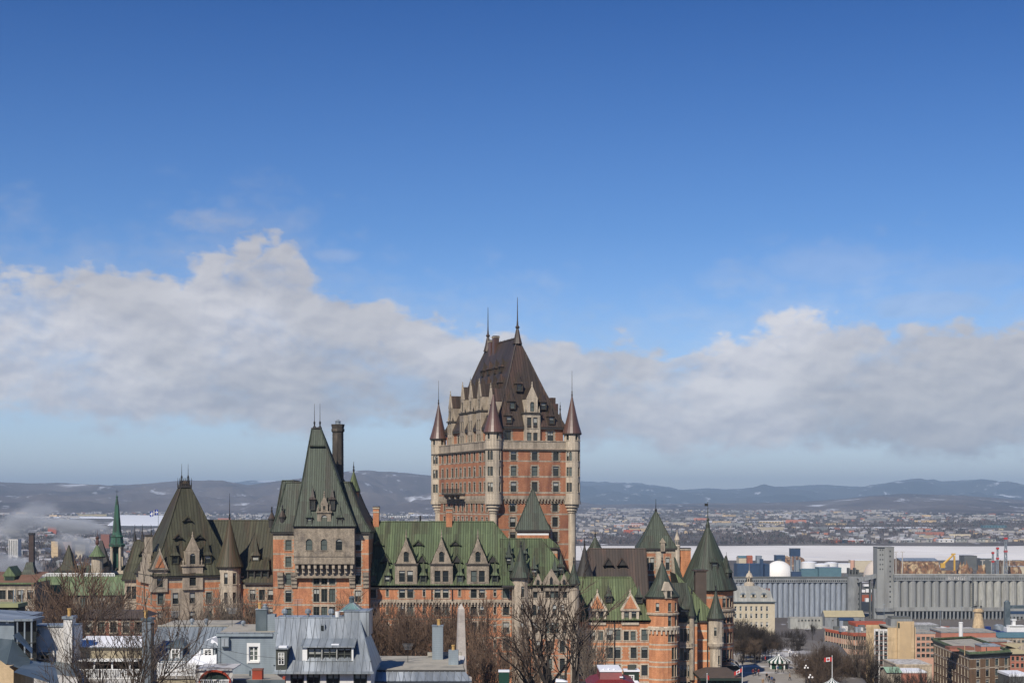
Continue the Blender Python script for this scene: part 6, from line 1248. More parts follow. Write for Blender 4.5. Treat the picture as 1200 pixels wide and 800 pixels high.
def left_town():
    # green spire
    D = 400.0; t = Obj('church_steeple', 137, D, 'slender green copper steeple on an open pale belfry', 'steeple'); cx = X(137, D); s = D / F; b = MB(); zb = Z(640, D)
    b.lathe(cx, D, [(2.05, zb), (2.1, zb + .5), (1.75, zb + .8), (1.55, zb + 2.2), (1.7, zb + 2.5), (1.35, zb + 2.9), (1.15, zb + 3.6), (.85, zb + 7), (.5, zb + 10.5), (.2, Z(583, D)), (.3, Z(582, D)), (.06, Z(580, D))], 8, 'copper_spire'); t.part('spire', b)
    b = MB(); b.tube((cx, D, Z(582, D)), (cx, D, Z(573, D)), .05, .03, 5, 'iron'); b.box(cx - .35, cx + .35, D - .03, D + .03, Z(576, D), Z(575.4, D), 'iron'); t.part('cross', b)
    for a in range(4):
        b = MB(); x, y = cx + 1.5 * math.cos(R(45 + 90 * a)), D + 1.5 * math.sin(R(45 + 90 * a)); b.lathe(x, y, [(.38, Z(668, D)), (.38, zb - .3), (.5, zb - .2), (.5, zb)], 8, 'stone_pale'); t.part('column', b)
    b = MB(); b.box(cx - 1.0, cx + .2, D + .2, D + 1.4, Z(668, D), zb, 'copper_spire'); b.box(cx - 2.1, cx + 2.1, D - 2.1, D + 2.1, Z(673, D), Z(668, D), 'stone_pale'); b.box(cx - 2.6, cx + 2.6, D - 2.6, D + 2.6, 44, Z(673, D), 'stone'); t.part('belfry', b)
    # long green roofed building
    D = 385.0; t = Obj('green_roof_college', 90, D, 'long grey stone building with green copper mansard roofs and a white balustrade', 'college building'); x0, x1 = X(28, D), X(152, D); h = t.holder('wall'); mb = MB(); zt = Z(697, D)
    wn = [(X(p, D) - x0, Z(y, D), 1.6, 2.6, 'pair', .25) for p in (47, 66, 70, 98, 120, 140) for y in (712, 730)]
    wall(h, mb, (x0, D), (x1, D), 40, zt, wn, [(Z(707, D), Z(705, D))], base='soot_stone', trim='stone_grey', quoin=False); mb.fill(h.data)
    b = MB(); z1 = Z(682, D)
    b.loft([[(x0 - .4, D - .5, zt), (x1 + .4, D - .5, zt), (x1 + .4, D + 14, zt), (x0 - .4, D + 14, zt)], [(x0 + .6, D + .8, z1), (x1 - .6, D + .8, z1), (x1 - .6, D + 13, z1), (x0 + .6, D + 13, z1)], [(X(52, D), D + 2.6, Z(675.5, D)), (x1 - 1.6, D + 2.6, Z(675.5, D)), (x1 - 1.6, D + 12, Z(675.5, D)), (X(52, D), D + 12, Z(675.5, D))]], 'copper_light'); t.part('roof', b)
    b = MB()
    for i in range(46): x = X(46, D) + (X(131, D) - X(46, D)) * i / 45; b.box(x - .1, x + .1, D + 2.5, D + 2.7, Z(675.5, D), Z(672.5, D), 'white_paint')
    b.box(X(46, D), X(131, D), D + 2.45, D + 2.75, Z(672.5, D), Z(671.5, D), 'white_paint'); t.part('balustrade', b)
    b = MB(); b.box(X(42, D), X(46, D), D + .5, D + 1.0, zt - .2, Z(683, D), 'stone_pale'); b.box(X(41, D), X(54, D), D - .7, D - .45, Z(688.5, D), Z(686.5, D), 'stone_pale'); t.part('window_head', b)
    D = 392.0
    for px, ytip, yb, r, m in ((114, 631, 652, 1.9, 'copper_light'),):
        t = Obj('round_turret', px, D, 'round stone turret with a green cone and brown finial beside the steeple', 'turret'); b = MB(); b.lathe(X(px, D), D, [(1.45, 44), (1.45, Z(653, D)), (1.9, Z(652.5, D)), (1.9, Z(651.5, D))], 14, 'stone_pale'); t.part('drum', b); b = MB(); cone(b, X(px, D), D, 2.1, Z(651.5, D), Z(637, D), 'copper_light', 16, .1); b.lathe(X(px, D), D, [(.4, Z(638, D)), (.5, Z(635.5, D)), (.35, Z(632, D)), (.5, Z(629.5, D)), (.1, Z(628, D)), (.04, Z(621, D))], 8, 'copper_red'); t.part('cone', b)
    t = Obj('pyramid_roof_tower', 79, D, 'dull green pyramid roof tower rising behind the balustrade', 'tower'); b = MB(); a, c = X(70, D), X(87, D); hip(b, a, c, D, D + 4, Z(668, D), X(77.8, D), X(78.4, D), D + 1.9, D + 2.1, Z(639, D), 'copper_olive', roll=.08); t.part('roof', b); b = MB(); b.box(a + .3, c - .3, D + .3, D + 3.7, 44, Z(668, D) - .35, 'stone_grey'); t.part('wall', b)
    t = Obj('green_annex', 100, D, 'low green roofed annex with a long ridge behind the balustrade', 'building'); b = MB(); hip(b, X(50, D), X(143, D), D + 5, D + 13, Z(676, D), X(60, D), X(136, D), D + 8.9, D + 9.1, Z(664, D), 'copper_teal', roll=.08); t.part('roof', b); b = MB(); b.box(X(51, D), X(142, D), D + 5.3, D + 12.7, 44, Z(676, D) - .36, 'stone_grey'); t.part('wall', b)
    t = Obj('brown_cone_tower', 121.5, 396, 'dark brown slender hipped turret just left of the steeple', 'turret'); b = MB(); D = 396; hip(b, X(112, D), X(127, D), D, D + 3, Z(662, D), X(115.5, D), X(118, D), D + 1.3, D + 1.7, Z(633, D), 'lead_dark'); t.part('roof', b); b = MB(); b.box(X(113, D), X(126, D), D + .2, D + 2.8, 44, Z(662, D) - .4, 'stone'); t.part('wall', b)
    # wing at the far left
    D = 370.0; t = Obj('gabled_green_house', 16, D, 'stone house with small green gabled dormers and a red brown roof edge', 'house'); x0, x1 = X(-60, D), X(41, D); h = t.holder('wall'); mb = MB(); zt = Z(682, D); wall(h, mb, (x0, D), (x1, D), 40, zt, [(X(p, D) - x0, Z(y, D), 1.5, 2.2, 'pair', .2) for p in (3, 13, 24, 35) for y in (702, 722)], base='stone_grey', trim='stone_pale', quoin=False); wall(h, mb, (x1, D), (x1, D + 12), 40, zt, base='stone_grey'); mb.fill(h.data)
    b = MB(); b.face([(x0, D - .5, zt), (x1 + .3, D - .5, zt), (x1 + .3, D + 5, zt + 1.5), (x0, D + 5, zt + 1.5)], 'tile_brown'); b.face([(x0, D + 5, zt + 1.5), (x1 + .3, D + 5, zt + 1.5), (x1, D + 12, zt + 2), (x0, D + 12, zt + 2)], 'tile_brown'); b.box(x0, x1, D - .55, D - .05, zt - .4, zt - .01, 'copper_light'); t.part('roof', b)
    b = MB(); a, c = X(1, D), X(17, D); z = Z(675, D); b.box(a + .4, c - .4, D + 1, D + 6, zt, z, 'copper_light'); b.box(X(4.5, D), X(14.5, D), D + .96, D + .999, zt + .4, z - .2, 'shadow_green'); b.prism([(a, z), (c, z), ((a + c) / 2, Z(663.5, D))], D + .8, D + 7, 'copper_light'); t.part('dormer', b)
    t = Obj('green_pavilion_roof', 31, 376, 'small bell shaped dark green roof beside the tall brown chimney', 'tower'); D = 376; b = MB(); hip(b, X(24, D), X(41, D), D, D + 3.5, Z(673, D), X(29, D), X(36.5, D), D + 1.2, D + 2.2, Z(658.5, D), 'copper_teal', flare=.2); t.part('roof', b); b = MB(); b.box(X(25, D), X(40, D), D + .2, D + 3.3, 44, Z(673, D) - .4, 'stone_grey'); t.part('wall', b)
    # factory chimney and white tower block, far down in the lower town
    D = 900.0; t = Obj('factory_chimney', 37.3, D, 'tall square dark brown factory chimney in the lower town', 'chimney'); b = MB(); hw = 1.35; cx = X(37.3, D); zt = Z(624, D); b.loft([[(cx - hw * k, D - hw * k, z), (cx + hw * k, D - hw * k, z), (cx + hw * k, D + hw * k, z), (cx - hw * k, D + hw * k, z)] for k, z in ((1.15, 5), (1, zt - 1.2))], 'soot_brick', False); t.part('shaft', b); b = MB(); b.box(cx - hw - .2, cx + hw + .2, D - hw - .2, D + hw + .2, zt - 1.2, zt, 'iron'); t.part('rim', b)
    D = 2300.0
    t, x0, x1, zt = simple_building('apartment_tower', 10, 21, 632, D, 16, 'white high rise block standing alone among bare trees', 'white_wall', par=.8, rows=(), cat='apartment tower')
    for i in range(5): b = MB(); x = x0 + (x1 - x0) * (i + .6) / 5.2; b.box(x - .5, x + .5, D - .2, D - .02, 20, zt - 1, 'concrete_dark'); t.part('balcony_stack', b)
    for px0, px1, yt, D, m, l in ((60, 68, 634.5, 2400, 'limestone', 'tan block with a flat roof, first of the tan pair past the chimney'), (70, 84, 635, 2420, 'salmon', 'long pinkish tan block behind the bare woods'), (88, 100, 638, 2350, 'cream', 'low cream block next to the pinkish tan one'), (118, 128, 626, 2900, 'brick_dark', 'dark brick block left of the green steeple'), (56, 66, 617.5, 4000, 'tile_red', 'red roofed hall in the far suburb'), (92, 125, 602.5, 6900, 'roof_tan', 'wide tan hall at the edge of the white field')):
        simple_building('distant_block', px0, px1, yt, D, 20, l, m, par=.8)
    # flag behind the corner pavilion
    D = 350.0; t = Obj('blue_flag', 182, D, 'blue and white flag with a white cross flying from a pole', 'flag'); b = MB(); xp = X(185.5, D); b.tube((xp, D, 75), (xp, D, Z(596, D)), .09, .06, 6, 'tin'); t.part('pole', b)
    b = MB(); n = 12; W_, H_ = 1.75, 1.15; zt = Z(597, D)
    def fp(u, v): return (xp - .05 - W_ * u, D + .18 * math.sin(u * 7) - .3 * u, zt - H_ * (1 - v) - .35 * u + .12 * math.sin(u * 6))
    cu = [0, .14, .22, .36, .43, .57, .64, .78, .86, 1]; cv = [0, .14, .36, .42, .58, .64, .86, 1]
    for i in range(len(cu) - 1):
        for j in range(len(cv) - 1):
            uc, vc = (cu[i] + cu[i + 1]) / 2, (cv[j] + cv[j + 1]) / 2
            b.face([fp(cu[i], cv[j]), fp(cu[i + 1], cv[j]), fp(cu[i + 1], cv[j + 1]), fp(cu[i], cv[j + 1])], 'white_paint' if .43 < uc < .57 or .42 < vc < .58 else 'flag_blue')
    for u in (.24, .76):                      # a lily in each quarter
        for v in (.25, .75):
            for dx, dw, dh in ((0, .035, .30), (-.06, .03, .18), (.06, .03, .18)):
                q = [fp(u + dx - dw, v - dh / 2), fp(u + dx + dw, v - dh / 2), fp(u + dx + dw * .6, v + dh / 2), fp(u + dx - dw * .6, v + dh / 2)]
                b.face([(x, y - .012, z) for x, y, z in q], 'white_paint')
    t.part('cloth', b)

# ------------------------------------------------------------------ the port
def port():
    # left silo: pale blue cylinders
    D = 1256.0; t = Obj('grain_silo', 930, D, 'row of pale blue grey concrete silo cylinders beside the cream post office', 'grain silo'); x0, x1 = X(862, D), X(992, D); n = 21; r = (x1 - x0) / n / 2; zt = Z(682, D)
    for i in range(n): b = MB(); b.lathe(x0 + r * (2 * i + 1), D, [(r * .985, 3), (r * .985, zt)], 18, 'concrete_blue', cap=False); o = t.part('cylinder', b, smooth=True)
    b = MB(); b.box(x0 - 2, x1 + 1, D - r - .5, D + r * 2, zt, Z(675.3, D), 'concrete'); b.box(x0 - 2, x1 + 1, D - r - .9, D - r - .51, Z(676.6, D), Z(675, D), 'concrete_dark'); t.part('gallery', b)
    for i in range(52): b = MB(); x = x0 + (x1 - x0) * (i + .5) / 52; b.box(x - .5, x + .5, D - r - .56, D - r - .502, Z(681, D), Z(679.2, D), 'glass'); t.part('window', b)
    b = MB(); a, c = X(992, D), X(1008, D); b.box(a, c, D - 6, D + 8, 3, Z(672.5, D), 'concrete'); b.box(a - .3, c + .3, D - 6.3, D - 6.01, Z(674, D), Z(672, D), 'concrete_dark')
    for k in range(4): b.box(a + 1 + 2.4 * k, a + 2 + 2.4 * k, D - 4, D + 4, Z(672.5, D), Z(665 + 2 * (k % 2), D), 'concrete_dark')
    t.part('headhouse', b)
    b = MB(); 
    for k in range(5): z = Z(696 + 6 * k, D); b.box(a + 8, a + 9.2, D - 6.05, D - 6.01, z, z + 1.6, 'glass')
    t.part('window', b)
    # elevator tower with one column of windows
    D = 1240.0; t = Obj('elevator_tower', 1038, D, 'tall grey grain elevator tower with a single column of small windows', 'elevator tower'); a, c = X(1028, D), X(1047.5, D); m = X(1036.5, D); zt = Z(641, D)
    b = MB(); b.box(a, c, D, D + 14, 3, zt, 'concrete_warm_grey'); b.box(m, c, D - .9, D - .01, 3, zt, 'concrete_warm_grey'); b.box(a - .2, c + .2, D - 1.1, D + 14.2, zt, zt + .5, 'concrete'); b.box(a - 2, a - .01, D + 2, D + 10, 3, Z(690, D), 'concrete'); t.part('shaft', b)
    for i in range(11): b = MB(); z = Z(646.5 + 5.9 * i, D); x = X(1042.8, D); b.box(x - .5, x + .5, D - .96, D - .902, z, z + 1.3, 'glass'); t.part('window', b)
    for i in range(5):
        for p in (1031.5, 1034.5): b = MB(); z = Z(645 + 5.6 * i, D); x = X(p, D); b.box(x - .35, x + .35, D - .06, D - .005, z, z + 1.2, 'glass'); t.part('window', b)
    b = MB(); b.box(X(1026, D), X(1050, D), D - 3, D + 14, Z(716, D), Z(712, D), 'concrete'); t.part('base', b)
    t = Obj('conveyor_gallery', 1020, 1246, 'enclosed grey conveyor bridge sloping from the silo up to the elevator tower', 'conveyor'); D = 1246; p, q = (X(1005, D), D, Z(682, D)), (X(1034, D), D, Z(674.5, D)); b = MB()
    b.loft([[(x, D - 3, z), (x, D + 3, z), (x, D + 3, z + 3), (x, D - 3, z + 3)] for x, _, z in (p, q)], 'concrete'); t.part('gallery', b)
    for k in (.1, .5, .9): b = MB(); x = p[0] + (q[0] - p[0]) * k; z = p[2] + (q[2] - p[2]) * k; b.box(x - .5, x + .5, D - 2, D + 2, 3, z, 'concrete_dark'); t.part('support', b)
    # right silo with a sign
    D = 1236.0; t = Obj('grain_silo', 1130, D, 'long row of warm grey silo cylinders right of the elevator tower, lettered along its gallery', 'grain silo'); x0 = X(1047.6, D); zt = Z(680, D); r = 3.03; n = 19
    for i in range(n): b = MB(); b.lathe(x0 + r * (2 * i + 1), D + 3, [(r * .985, Z(711, D)), (r * .985, zt)], 20, 'concrete_warm' if i > 9 else 'concrete_warm_grey', cap=False); t.part('cylinder', b, smooth=True)  # paler right half paints a difference in lighting into the concrete
    x1 = x0 + 2 * r * n; b = MB(); b.box(x0, x1, D - .3, D + 8, zt, Z(673.5, D), 'concrete'); b.box(x0, x1, D - .6, D + 8.3, Z(673.5, D), Z(672.5, D), 'concrete_warm'); t.part('gallery', b)
    for i in range(60):
        if not 20 < i < 31: b = MB(); x = x0 + (x1 - x0) * (i + .5) / 60; b.box(x - .7, x + .7, D - .36, D - .302, Z(678.7, D), Z(676.2, D), 'concrete_dark'); t.part('window', b)
    b = MB(); b.box(x0, x1, D - .8, D + 8, Z(715.5, D), Z(711, D), 'concrete_warm_grey'); t.part('hopper_deck', b)
    for i in range(38): b = MB(); x = x0 + (x1 - x0) * (i + .5) / 38; b.box(x - .6, x + .6, D - .4, D + .8, 3, Z(715.5, D), 'concrete'); t.part('leg', b)
    b = MB(); b.box(x0, x1, D + 5, D + 6, 3, Z(715.5, D), 'concrete_dark'); t.part('back_wall', b)
    b = MB(); x = X(1139.5, D); b.tube((x, D - .6, 4), (x, D - .6, Z(676, D)), .45, .45, 8, 'concrete_dark')
    for k in range(12): z = Z(683 + 2.6 * k, D); b.box(x - .9, x + .9, D - 1.0, D - .2, z, z + .5, 'concrete_dark')
    t.part('pipe', b)
    cu = bpy.data.curves.new('sign_lettering', 'FONT'); cu.body = 'BUNGE'; cu.size = 4.0; cu.extrude = .08; cu.space_character = 1.12; cu.materials.append(MATS['white_wall'])
    cu_o = bpy.data.objects.new('lettering_curve', cu); me = bpy.data.meshes.new_from_object(cu_o); me.name = 'sign_lettering'; bpy.data.objects.remove(cu_o)
    o = bpy.data.objects.new('sign_lettering', me); COL.objects.link(o); o.parent = t.t; o.location = Vector((X(1111, D), D - .5, Z(679.3, D))) - t.o; o.rotation_euler = (R(90), 0, 0)
    # domes
    D = 1980.0
    for px, w, yt, m, l in ((912.5, 17.5, 656.5, 'dome_white', 'big smooth white storage dome behind the pale blue silo'), (1030, 18, 655, 'dome_sand', 'sand coloured storage dome half behind the elevator tower')):
        t = Obj('storage_dome', px, D, l, 'storage dome'); b = MB(); r = w * D / F; zt = Z(yt, D); h = zt - 3
        b.lathe(X(px, D), D, [(r * math.cos(math.pi / 2 * i / 10), 3 + h * math.sin(math.pi / 2 * i / 10)) for i in range(11)], 36, m); t.part('shell', b, smooth=True)
        b = MB(); b.box(X(px - 1, D), X(px + 3, D), D - 3, D + 3, zt - 1.0, zt + 1.6, 'concrete_dark'); t.part('roof_hatch', b)
        b = MB(); b.box(X(px - w, D), X(px - w + 5, D), D - r * .7, D - r * .5, 3, 3 + 3.5, 'concrete_warm'); t.part('entry', b)
    # blue conveyor tower
    D = 1900.0; t = Obj('blue_tower', 932, D, 'blue box headhouse on tall steel legs above the white dome', 'conveyor tower'); a, c = X(926.5, D), X(938, D); b = MB(); b.box(a, c, D, D + 10, Z(651.5, D), Z(643, D), 'port_blue'); b.box(a - .3, c + .3, D - .3, D + 10.3, Z(643, D), Z(642.2, D), 'tin_dark'); t.part('headhouse', b)
    for p in (928, 932, 936.5):
        for y in (1, 9): b = MB(); b.tube((X(p, D), D + y, 3), (X(p, D), D + y, Z(651.5, D)), .5, .5, 6, 'tin'); t.part('leg', b)
    b = MB(); b.box(X(932, D), X(939, D), D + 3, D + 9, 3, Z(656, D), 'tin'); t.part('lift_shaft', b)
    def sh(px0, px1, yt, D, dep, m, rm, l, par=.8, roof=None): return simple_building('port_shed', px0, px1, yt, D, dep, l, m, rm, par=par, roof=roof, cat='shed')
    sh(864, 902, 661.5, 1900, 30, 'port_blue', 'port_blue', 'long dark blue shed left of the white dome'); sh(891, 894.5, 655.5, 1895, 6, 'port_blue', 'port_blue', 'slim blue lift tower standing on the dark blue shed')
    sh(910, 920, 651, 2050, 20, 'port_blue', 'tin', 'small blue hall on the brown bank behind the white dome'); sh(928, 939, 670.5, 1880, 8, 'port_blue', 'port_blue', 'low blue shed at the foot of the blue tower')
    sh(939, 962, 667.5, 1890, 24, 'port_teal', 'port_teal', 'teal shed just right of the blue tower'); sh(960, 986, 665.5, 1880, 26, 'port_teal', 'tin', 'paler teal shed with a lifting arm on its roof'); sh(866, 880, 653.5, 2250, 25, 'cream', 'port_teal', 'cream shed with a teal roof at the far left of the docks', 3, 'gable'); sh(876, 882, 653, 2230, 12, 'rust_red', 'rust_red', 'orange red shed beside the cream one', 3, 'gable'); sh(887, 893, 651.5, 2240, 14, 'tin', 'tin', 'small grey glazed hall behind the docks'); sh(1000, 1022, 657, 2100, 30, 'cream', 'snow', 'long cream warehouse in front of the sand dome'); sh(982, 1001, 661, 2080, 25, 'white_paint', 'snow', 'white warehouse right of the white tanks'); sh(1056, 1100, 657, 1850, 40, 'rust', 'tin', 'wide dark brown shed with a pale roof beyond the silo', 3, 'gable'); sh(1150, 1162, 654.5, 2050, 20, 'concrete_dark', 'snow', 'low black hall with snow on its roof by the masts'); sh(1130, 1145, 651.5, 2150, 25, 'concrete_dark', 'tar', 'black rail hall near the shore ice')
    sh(1176, 1204, 657.5, 2000, 25, 'rust', 'tar', 'long dark red brown shed at the right edge of the docks'); sh(1180, 1204, 664, 1800, 20, 'cream', 'tin', 'low cream shed with a blue grey roof behind the right silo')
    # tanks
    for i, (px, w, yt, D, l) in enumerate(((948, 9, 657, 2040, 'white oil tank nearest the blue tower'), (963, 9, 659.5, 1990, 'white oil tank in the middle of the tank row'), (974, 8, 658, 2060, 'white oil tank furthest from the blue tower'), (999, 2.6, 655.5, 2010, 'slim pinkish vertical tank beside the sand dome'))):
        t = Obj('oil_tank', px, D, l, 'oil tank'); b = MB(); r = w * D / F; b.lathe(X(px, D), D, [(r, 3), (r, Z(yt, D) - r * .15)], 28, 'white_paint' if i < 3 else 'salmon', cap=False); t.part('shell', b, smooth=True); b = MB(); b.lathe(X(px, D), D, [(r * 1.01, Z(yt, D) - r * .15), (r * .5, Z(yt, D) - r * .03), (.1, Z(yt, D))], 28, 'snow'); t.part('roof', b)
    # yellow crane
    D = 1750.0; t = Obj('yellow_crane', 1112, D, 'bright yellow harbour crane with its boom raised over the scrap heaps', 'crane'); b = MB(); b.tube((X(1105, D), D, Z(661, D)), (X(1118.5, D), D, Z(648.5, D)), 1.5, 1.0, 6, 'crane_yellow'); b.box(X(1115, D), X(1119.5, D), D - 1, D + 1, Z(650, D), Z(648, D), 'crane_yellow'); t.part('boom', b); b = MB(); b.box(X(1117.5, D), X(1119.3, D), D - 1, D + 1, Z(669, D), Z(651, D), 'crane_yellow'); t.part('mast', b); b = MB(); b.box(X(1102, D), X(1107, D), D - 2.5, D + 2.5, Z(665, D), Z(659.5, D), 'crane_yellow'); t.part('cab', b); b = MB(); b.box(X(1101, D), X(1120, D), D - 3, D + 3, 3, Z(668, D), 'rust'); t.part('undercarriage', b)
    # red topped lattice towers
    for px, yt, D, l in ((1178.5, 628.5, 1700, 'tallest red topped steel lattice tower by the right shed'), (1169, 640.5, 1720, 'middle red topped lattice tower in the docks'), (1163.5, 646, 1740, 'shortest red topped lattice tower with a side arm')):
        t = Obj('lattice_tower', px, D, l, 'lattice tower'); zt = Z(yt, D); zb = 4; h = zt - zb; w = 3.4 if yt < 635 else 2.4; cx = X(px, D); b = MB()
        P_ = lambda s, q, k: (cx + s * w / 2 * (1 - .55 * k), D + q * w / 2 * (1 - .55 * k), zb + h * k)
        for s in (-1, 1):
            for q in (-1, 1): b.tube(P_(s, q, 0), P_(s, q, 1), .38, .3, 5, 'tin')
        for i in range(8):
            k0, k1 = i / 8, (i + 1) / 8
            for q in (-1, 1): b.tube(P_(-1, q, k0), P_(1, q, k1), .2, .2, 4, 'tin'); b.tube(P_(1, q, k0), P_(-1, q, k1), .2, .2, 4, 'tin')
        t.part('lattice', b)
        for k in (.97, .72): b = MB(); b.box(cx - w * .55, cx + w * .55, D - 1.2, D + 1.2, zb + h * k - 1.2, zb + h * k + .8, 'mast_red'); t.part('platform', b)
    # pale gantry masts
    for i, px in enumerate((1050, 1057.5, 1151.5, 1162, 1168.5, 1176, 1183)):
        t = Obj('dock_mast', px, 1780, ('first', 'second', 'third', 'fourth', 'fifth', 'sixth', 'seventh')[i] + ' pale steel mast from the elevator tower along the docks', 'mast', 'pale masts along the docks'); b = MB(); x = X(px, 1780); zt = Z((646 if i < 2 else 656), 1780); b.tube((x, 1780, 3), (x, 1780, zt), .7, .45, 6, 'limestone_grey'); t.part('pole', b); b = MB(); b.box(x - 2.6, x + 2.6, 1779.6, 1780.4, zt - .6, zt, 'limestone_grey'); t.part('crossarm', b)
    # scrap heaps
    rng = random.Random(4)
    for i, (px, w, yt, D, l) in enumerate(((1066, 12, 659.5, 1760, 'rusty scrap heap nearest the elevator tower'), (1083, 12, 661.5, 1740, 'orange brown scrap heap before the brown shed'), (1098, 8, 662, 1730, 'scrap heap at the foot of the yellow crane'), (1130, 14, 658.5, 1770, 'largest dark scrap heap right of the yellow crane'), (1150, 9, 663, 1740, 'tan scrap heap under the pale masts'), (1188, 14, 664.5, 1730, 'low scrap heap at the right end of the docks'), (925, 26, 651.5, 2200, 'brown earth bank behind the white dome'))):
        t = Obj('scrap_heap', px, D, l, 'scrap heap' if i < 6 else 'earth bank'); b = MB(); r = w * D / F; h = Z(yt, D) - 3; n = 22; rings = []
        for k in range(5):
            q = k / 4; rings.append([(X(px, D) + r * (1 - q * .55) * math.cos(6.283 * j / n) * rng.uniform(.8, 1.2), D + r * .7 * (1 - q * .55) * math.sin(6.283 * j / n), 3 + h * q * rng.uniform(.55, 1.15)) for j in range(n)])
        b.loft(rings, 'rust'); t.part('pile', b)
    # low quay buildings in front of the silos
    t, x0, x1, zt = simple_building('quay_warehouse', 967, 1013, 722.5, 1130, 14, 'grey quay warehouse with a long tan roof before the silo', 'concrete', 'roof_tan', (726,), (976, 984, 992, 1000, 1008), 1.2, 1.4, roof='gable', par=4.2, cat='warehouse')
    simple_building('quay_office', 926, 966, 724, 1140, 10, 'low pale quay office with a row of dark windows', 'concrete_warm', 'gravel', (726.5,), tuple(936 + 4 * i for i in range(7)), 1.2, 1.3, cat='office'); simple_building('quay_shed', 984.5, 1001, 726.5, 1000, 10, 'small shed with a bright blue roof by the warehouse', 'concrete_dark', 'port_blue', roof='gable', par=1.5, cat='shed')
    t = Obj('white_gate_post', 986, 990, 'tall pale slab post at the end of the blue roofed shed', 'post'); b = MB(); b.box(X(984, 990), X(988, 990), 990, 991, 3, Z(727, 990), 'concrete_blue'); t.part('slab', b)
    for i, (px, yt) in enumerate(((925.5, 722), (934, 716), (944, 716), (1036, 708), (1102, 715.5), (1127, 711))):
        t = Obj('lamp_mast', px, 1150, 'thin quay lamp mast, number %s counted from the post office' % ('one', 'two', 'three', 'four', 'five', 'six')[i], 'lamp mast', 'lamp masts along the quay'); b = MB(); b.tube((X(px, 1150), 1150, 3), (X(px, 1150), 1150, Z(yt, 1150)), .22, .16, 5, 'tin'); t.part('pole', b); b = MB(); b.box(X(px, 1150) - .9, X(px, 1150) + .9, 1149.7, 1150.3, Z(yt, 1150), Z(yt, 1150) + .4, 'tin'); t.part('lamp_head', b)
    # white sheds, an orange hull and dark stuff seen under the conveyor
    D = 1420.0
    t = Obj('orange_hull', 1018, D, 'orange red hull of a moored ship under the conveyor bridge', 'ship'); b = MB(); b.loft([[(X(1007, D), D - 4, 3), (X(1030, D), D - 4, 3), (X(1030, D), D + 4, 3), (X(1007, D), D + 4, 3)], [(X(1005, D), D - 5, Z(696.5, D)), (X(1031, D), D - 5, Z(696, D)), (X(1031, D), D + 5, Z(696, D)), (X(1005, D), D + 5, Z(696.5, D))]], 'rust_red'); t.part('hull', b)
    b = MB()
    for p0, p1, y0, y1 in ((1007, 1013, 693.5, 690.5), (1014, 1019, 693.5, 689.5), (1020, 1028.5, 693.5, 690), (1012, 1018, 686.5, 684.2), (1023, 1027, 690, 686.5)): b.box(X(p0, D), X(p1, D), D - 3, D + 3, Z(y0, D), Z(y1, D), 'white_paint')
    b.box(X(1006, D), X(1031, D), D - 2, D + 2, Z(696.3, D), Z(693.5, D), 'concrete_dark'); b.box(X(1012, D), X(1028, D), D - 1, D + 1, Z(693.5, D), Z(686.5, D), 'concrete_dark'); t.part('deck_house', b)
    t = Obj('blue_hull', 1016, 1330, 'dark navy hull low under the orange one', 'ship'); b = MB(); D = 1330; b.loft([[(X(1008, D), D - 4, 3), (X(1026, D), D - 4, 3), (X(1026, D), D + 4, 3), (X(1008, D), D + 4, 3)], [(X(1006, D), D - 5, Z(705, D)), (X(1028, D), D - 5, Z(704, D)), (X(1028, D), D + 5, Z(704, D)), (X(1006, D), D + 5, Z(705, D))]], 'navy_trim'); t.part('hull', b); b = MB(); b.box(X(1014, D), X(1018, D), D - 2, D + 2, Z(705, D), Z(700.5, D), 'white_paint'); t.part('wheelhouse', b)
    # blue tug at the right edge
    D = 900.0; t = Obj('blue_ship', 1183, D, 'deep blue ship with white wheelhouse moored at the quay', 'ship'); b = MB(); x0, x1 = X(1168, D), X(1204, D); zt = Z(739.5, D); n = 8
    dk = [(x0 - 2.2, 0), (x0 + 3, -3.4), (x0 + 9, -4), (x1, -4), (x1, 4), (x0 + 9, 4), (x0 + 3, 3.4)]; b.loft([[(x + (2.5 if i == 0 else .4), D + y * .8, 3) for i, (x, y) in enumerate(dk)], [(x, D + y, zt + (.9 if i == 0 else 0)) for i, (x, y) in enumerate(dk)]], 'navy'); t.part('hull', b)
    b = MB(); b.box(X(1178, D), X(1200, D), D - 3, D + 3, zt, Z(734.5, D), 'white_paint'); b.box(X(1181, D), X(1199, D), D - 2.5, D + 2.5, Z(734.5, D), Z(732, D), 'white_paint'); b.box(X(1181.5, D), X(1198.5, D), D - 2.56, D - 2.5, Z(734, D), Z(733, D), 'glass'); t.part('wheelhouse', b)
    b = MB(); b.box(X(1186, D), X(1189.5, D), D - 1, D + 1, Z(732, D), Z(726, D), 'white_paint'); b.box(X(1185, D), X(1190.5, D), D - 1.3, D + 1.3, Z(726.5, D), Z(725, D), 'white_paint'); b.tube((X(1187.5, D), D, Z(726, D)), (X(1187.5, D), D, Z(719, D)), .2, .12, 6, 'tin'); t.part('mast', b)
    t = Obj('dark_barge', 1158, 905, 'dark blue barge moored ahead of the deep blue ship', 'ship'); b = MB(); D = 905; b.loft([[(X(1148, D), D - 3, 3), (X(1169, D), D - 3, 3), (X(1169, D), D + 3, 3), (X(1148, D), D + 3, 3)], [(X(1146, D), D - 4, Z(738.5, D)), (X(1170, D), D - 4, Z(737.5, D)), (X(1170, D), D + 4, Z(737.5, D)), (X(1146, D), D + 4, Z(738.5, D))]], 'navy_trim'); t.part('hull', b); b = MB(); b.box(X(1154, D), X(1160, D), D - 2, D + 2, Z(738, D), Z(733.5, D), 'navy'); t.part('deck_house', b)
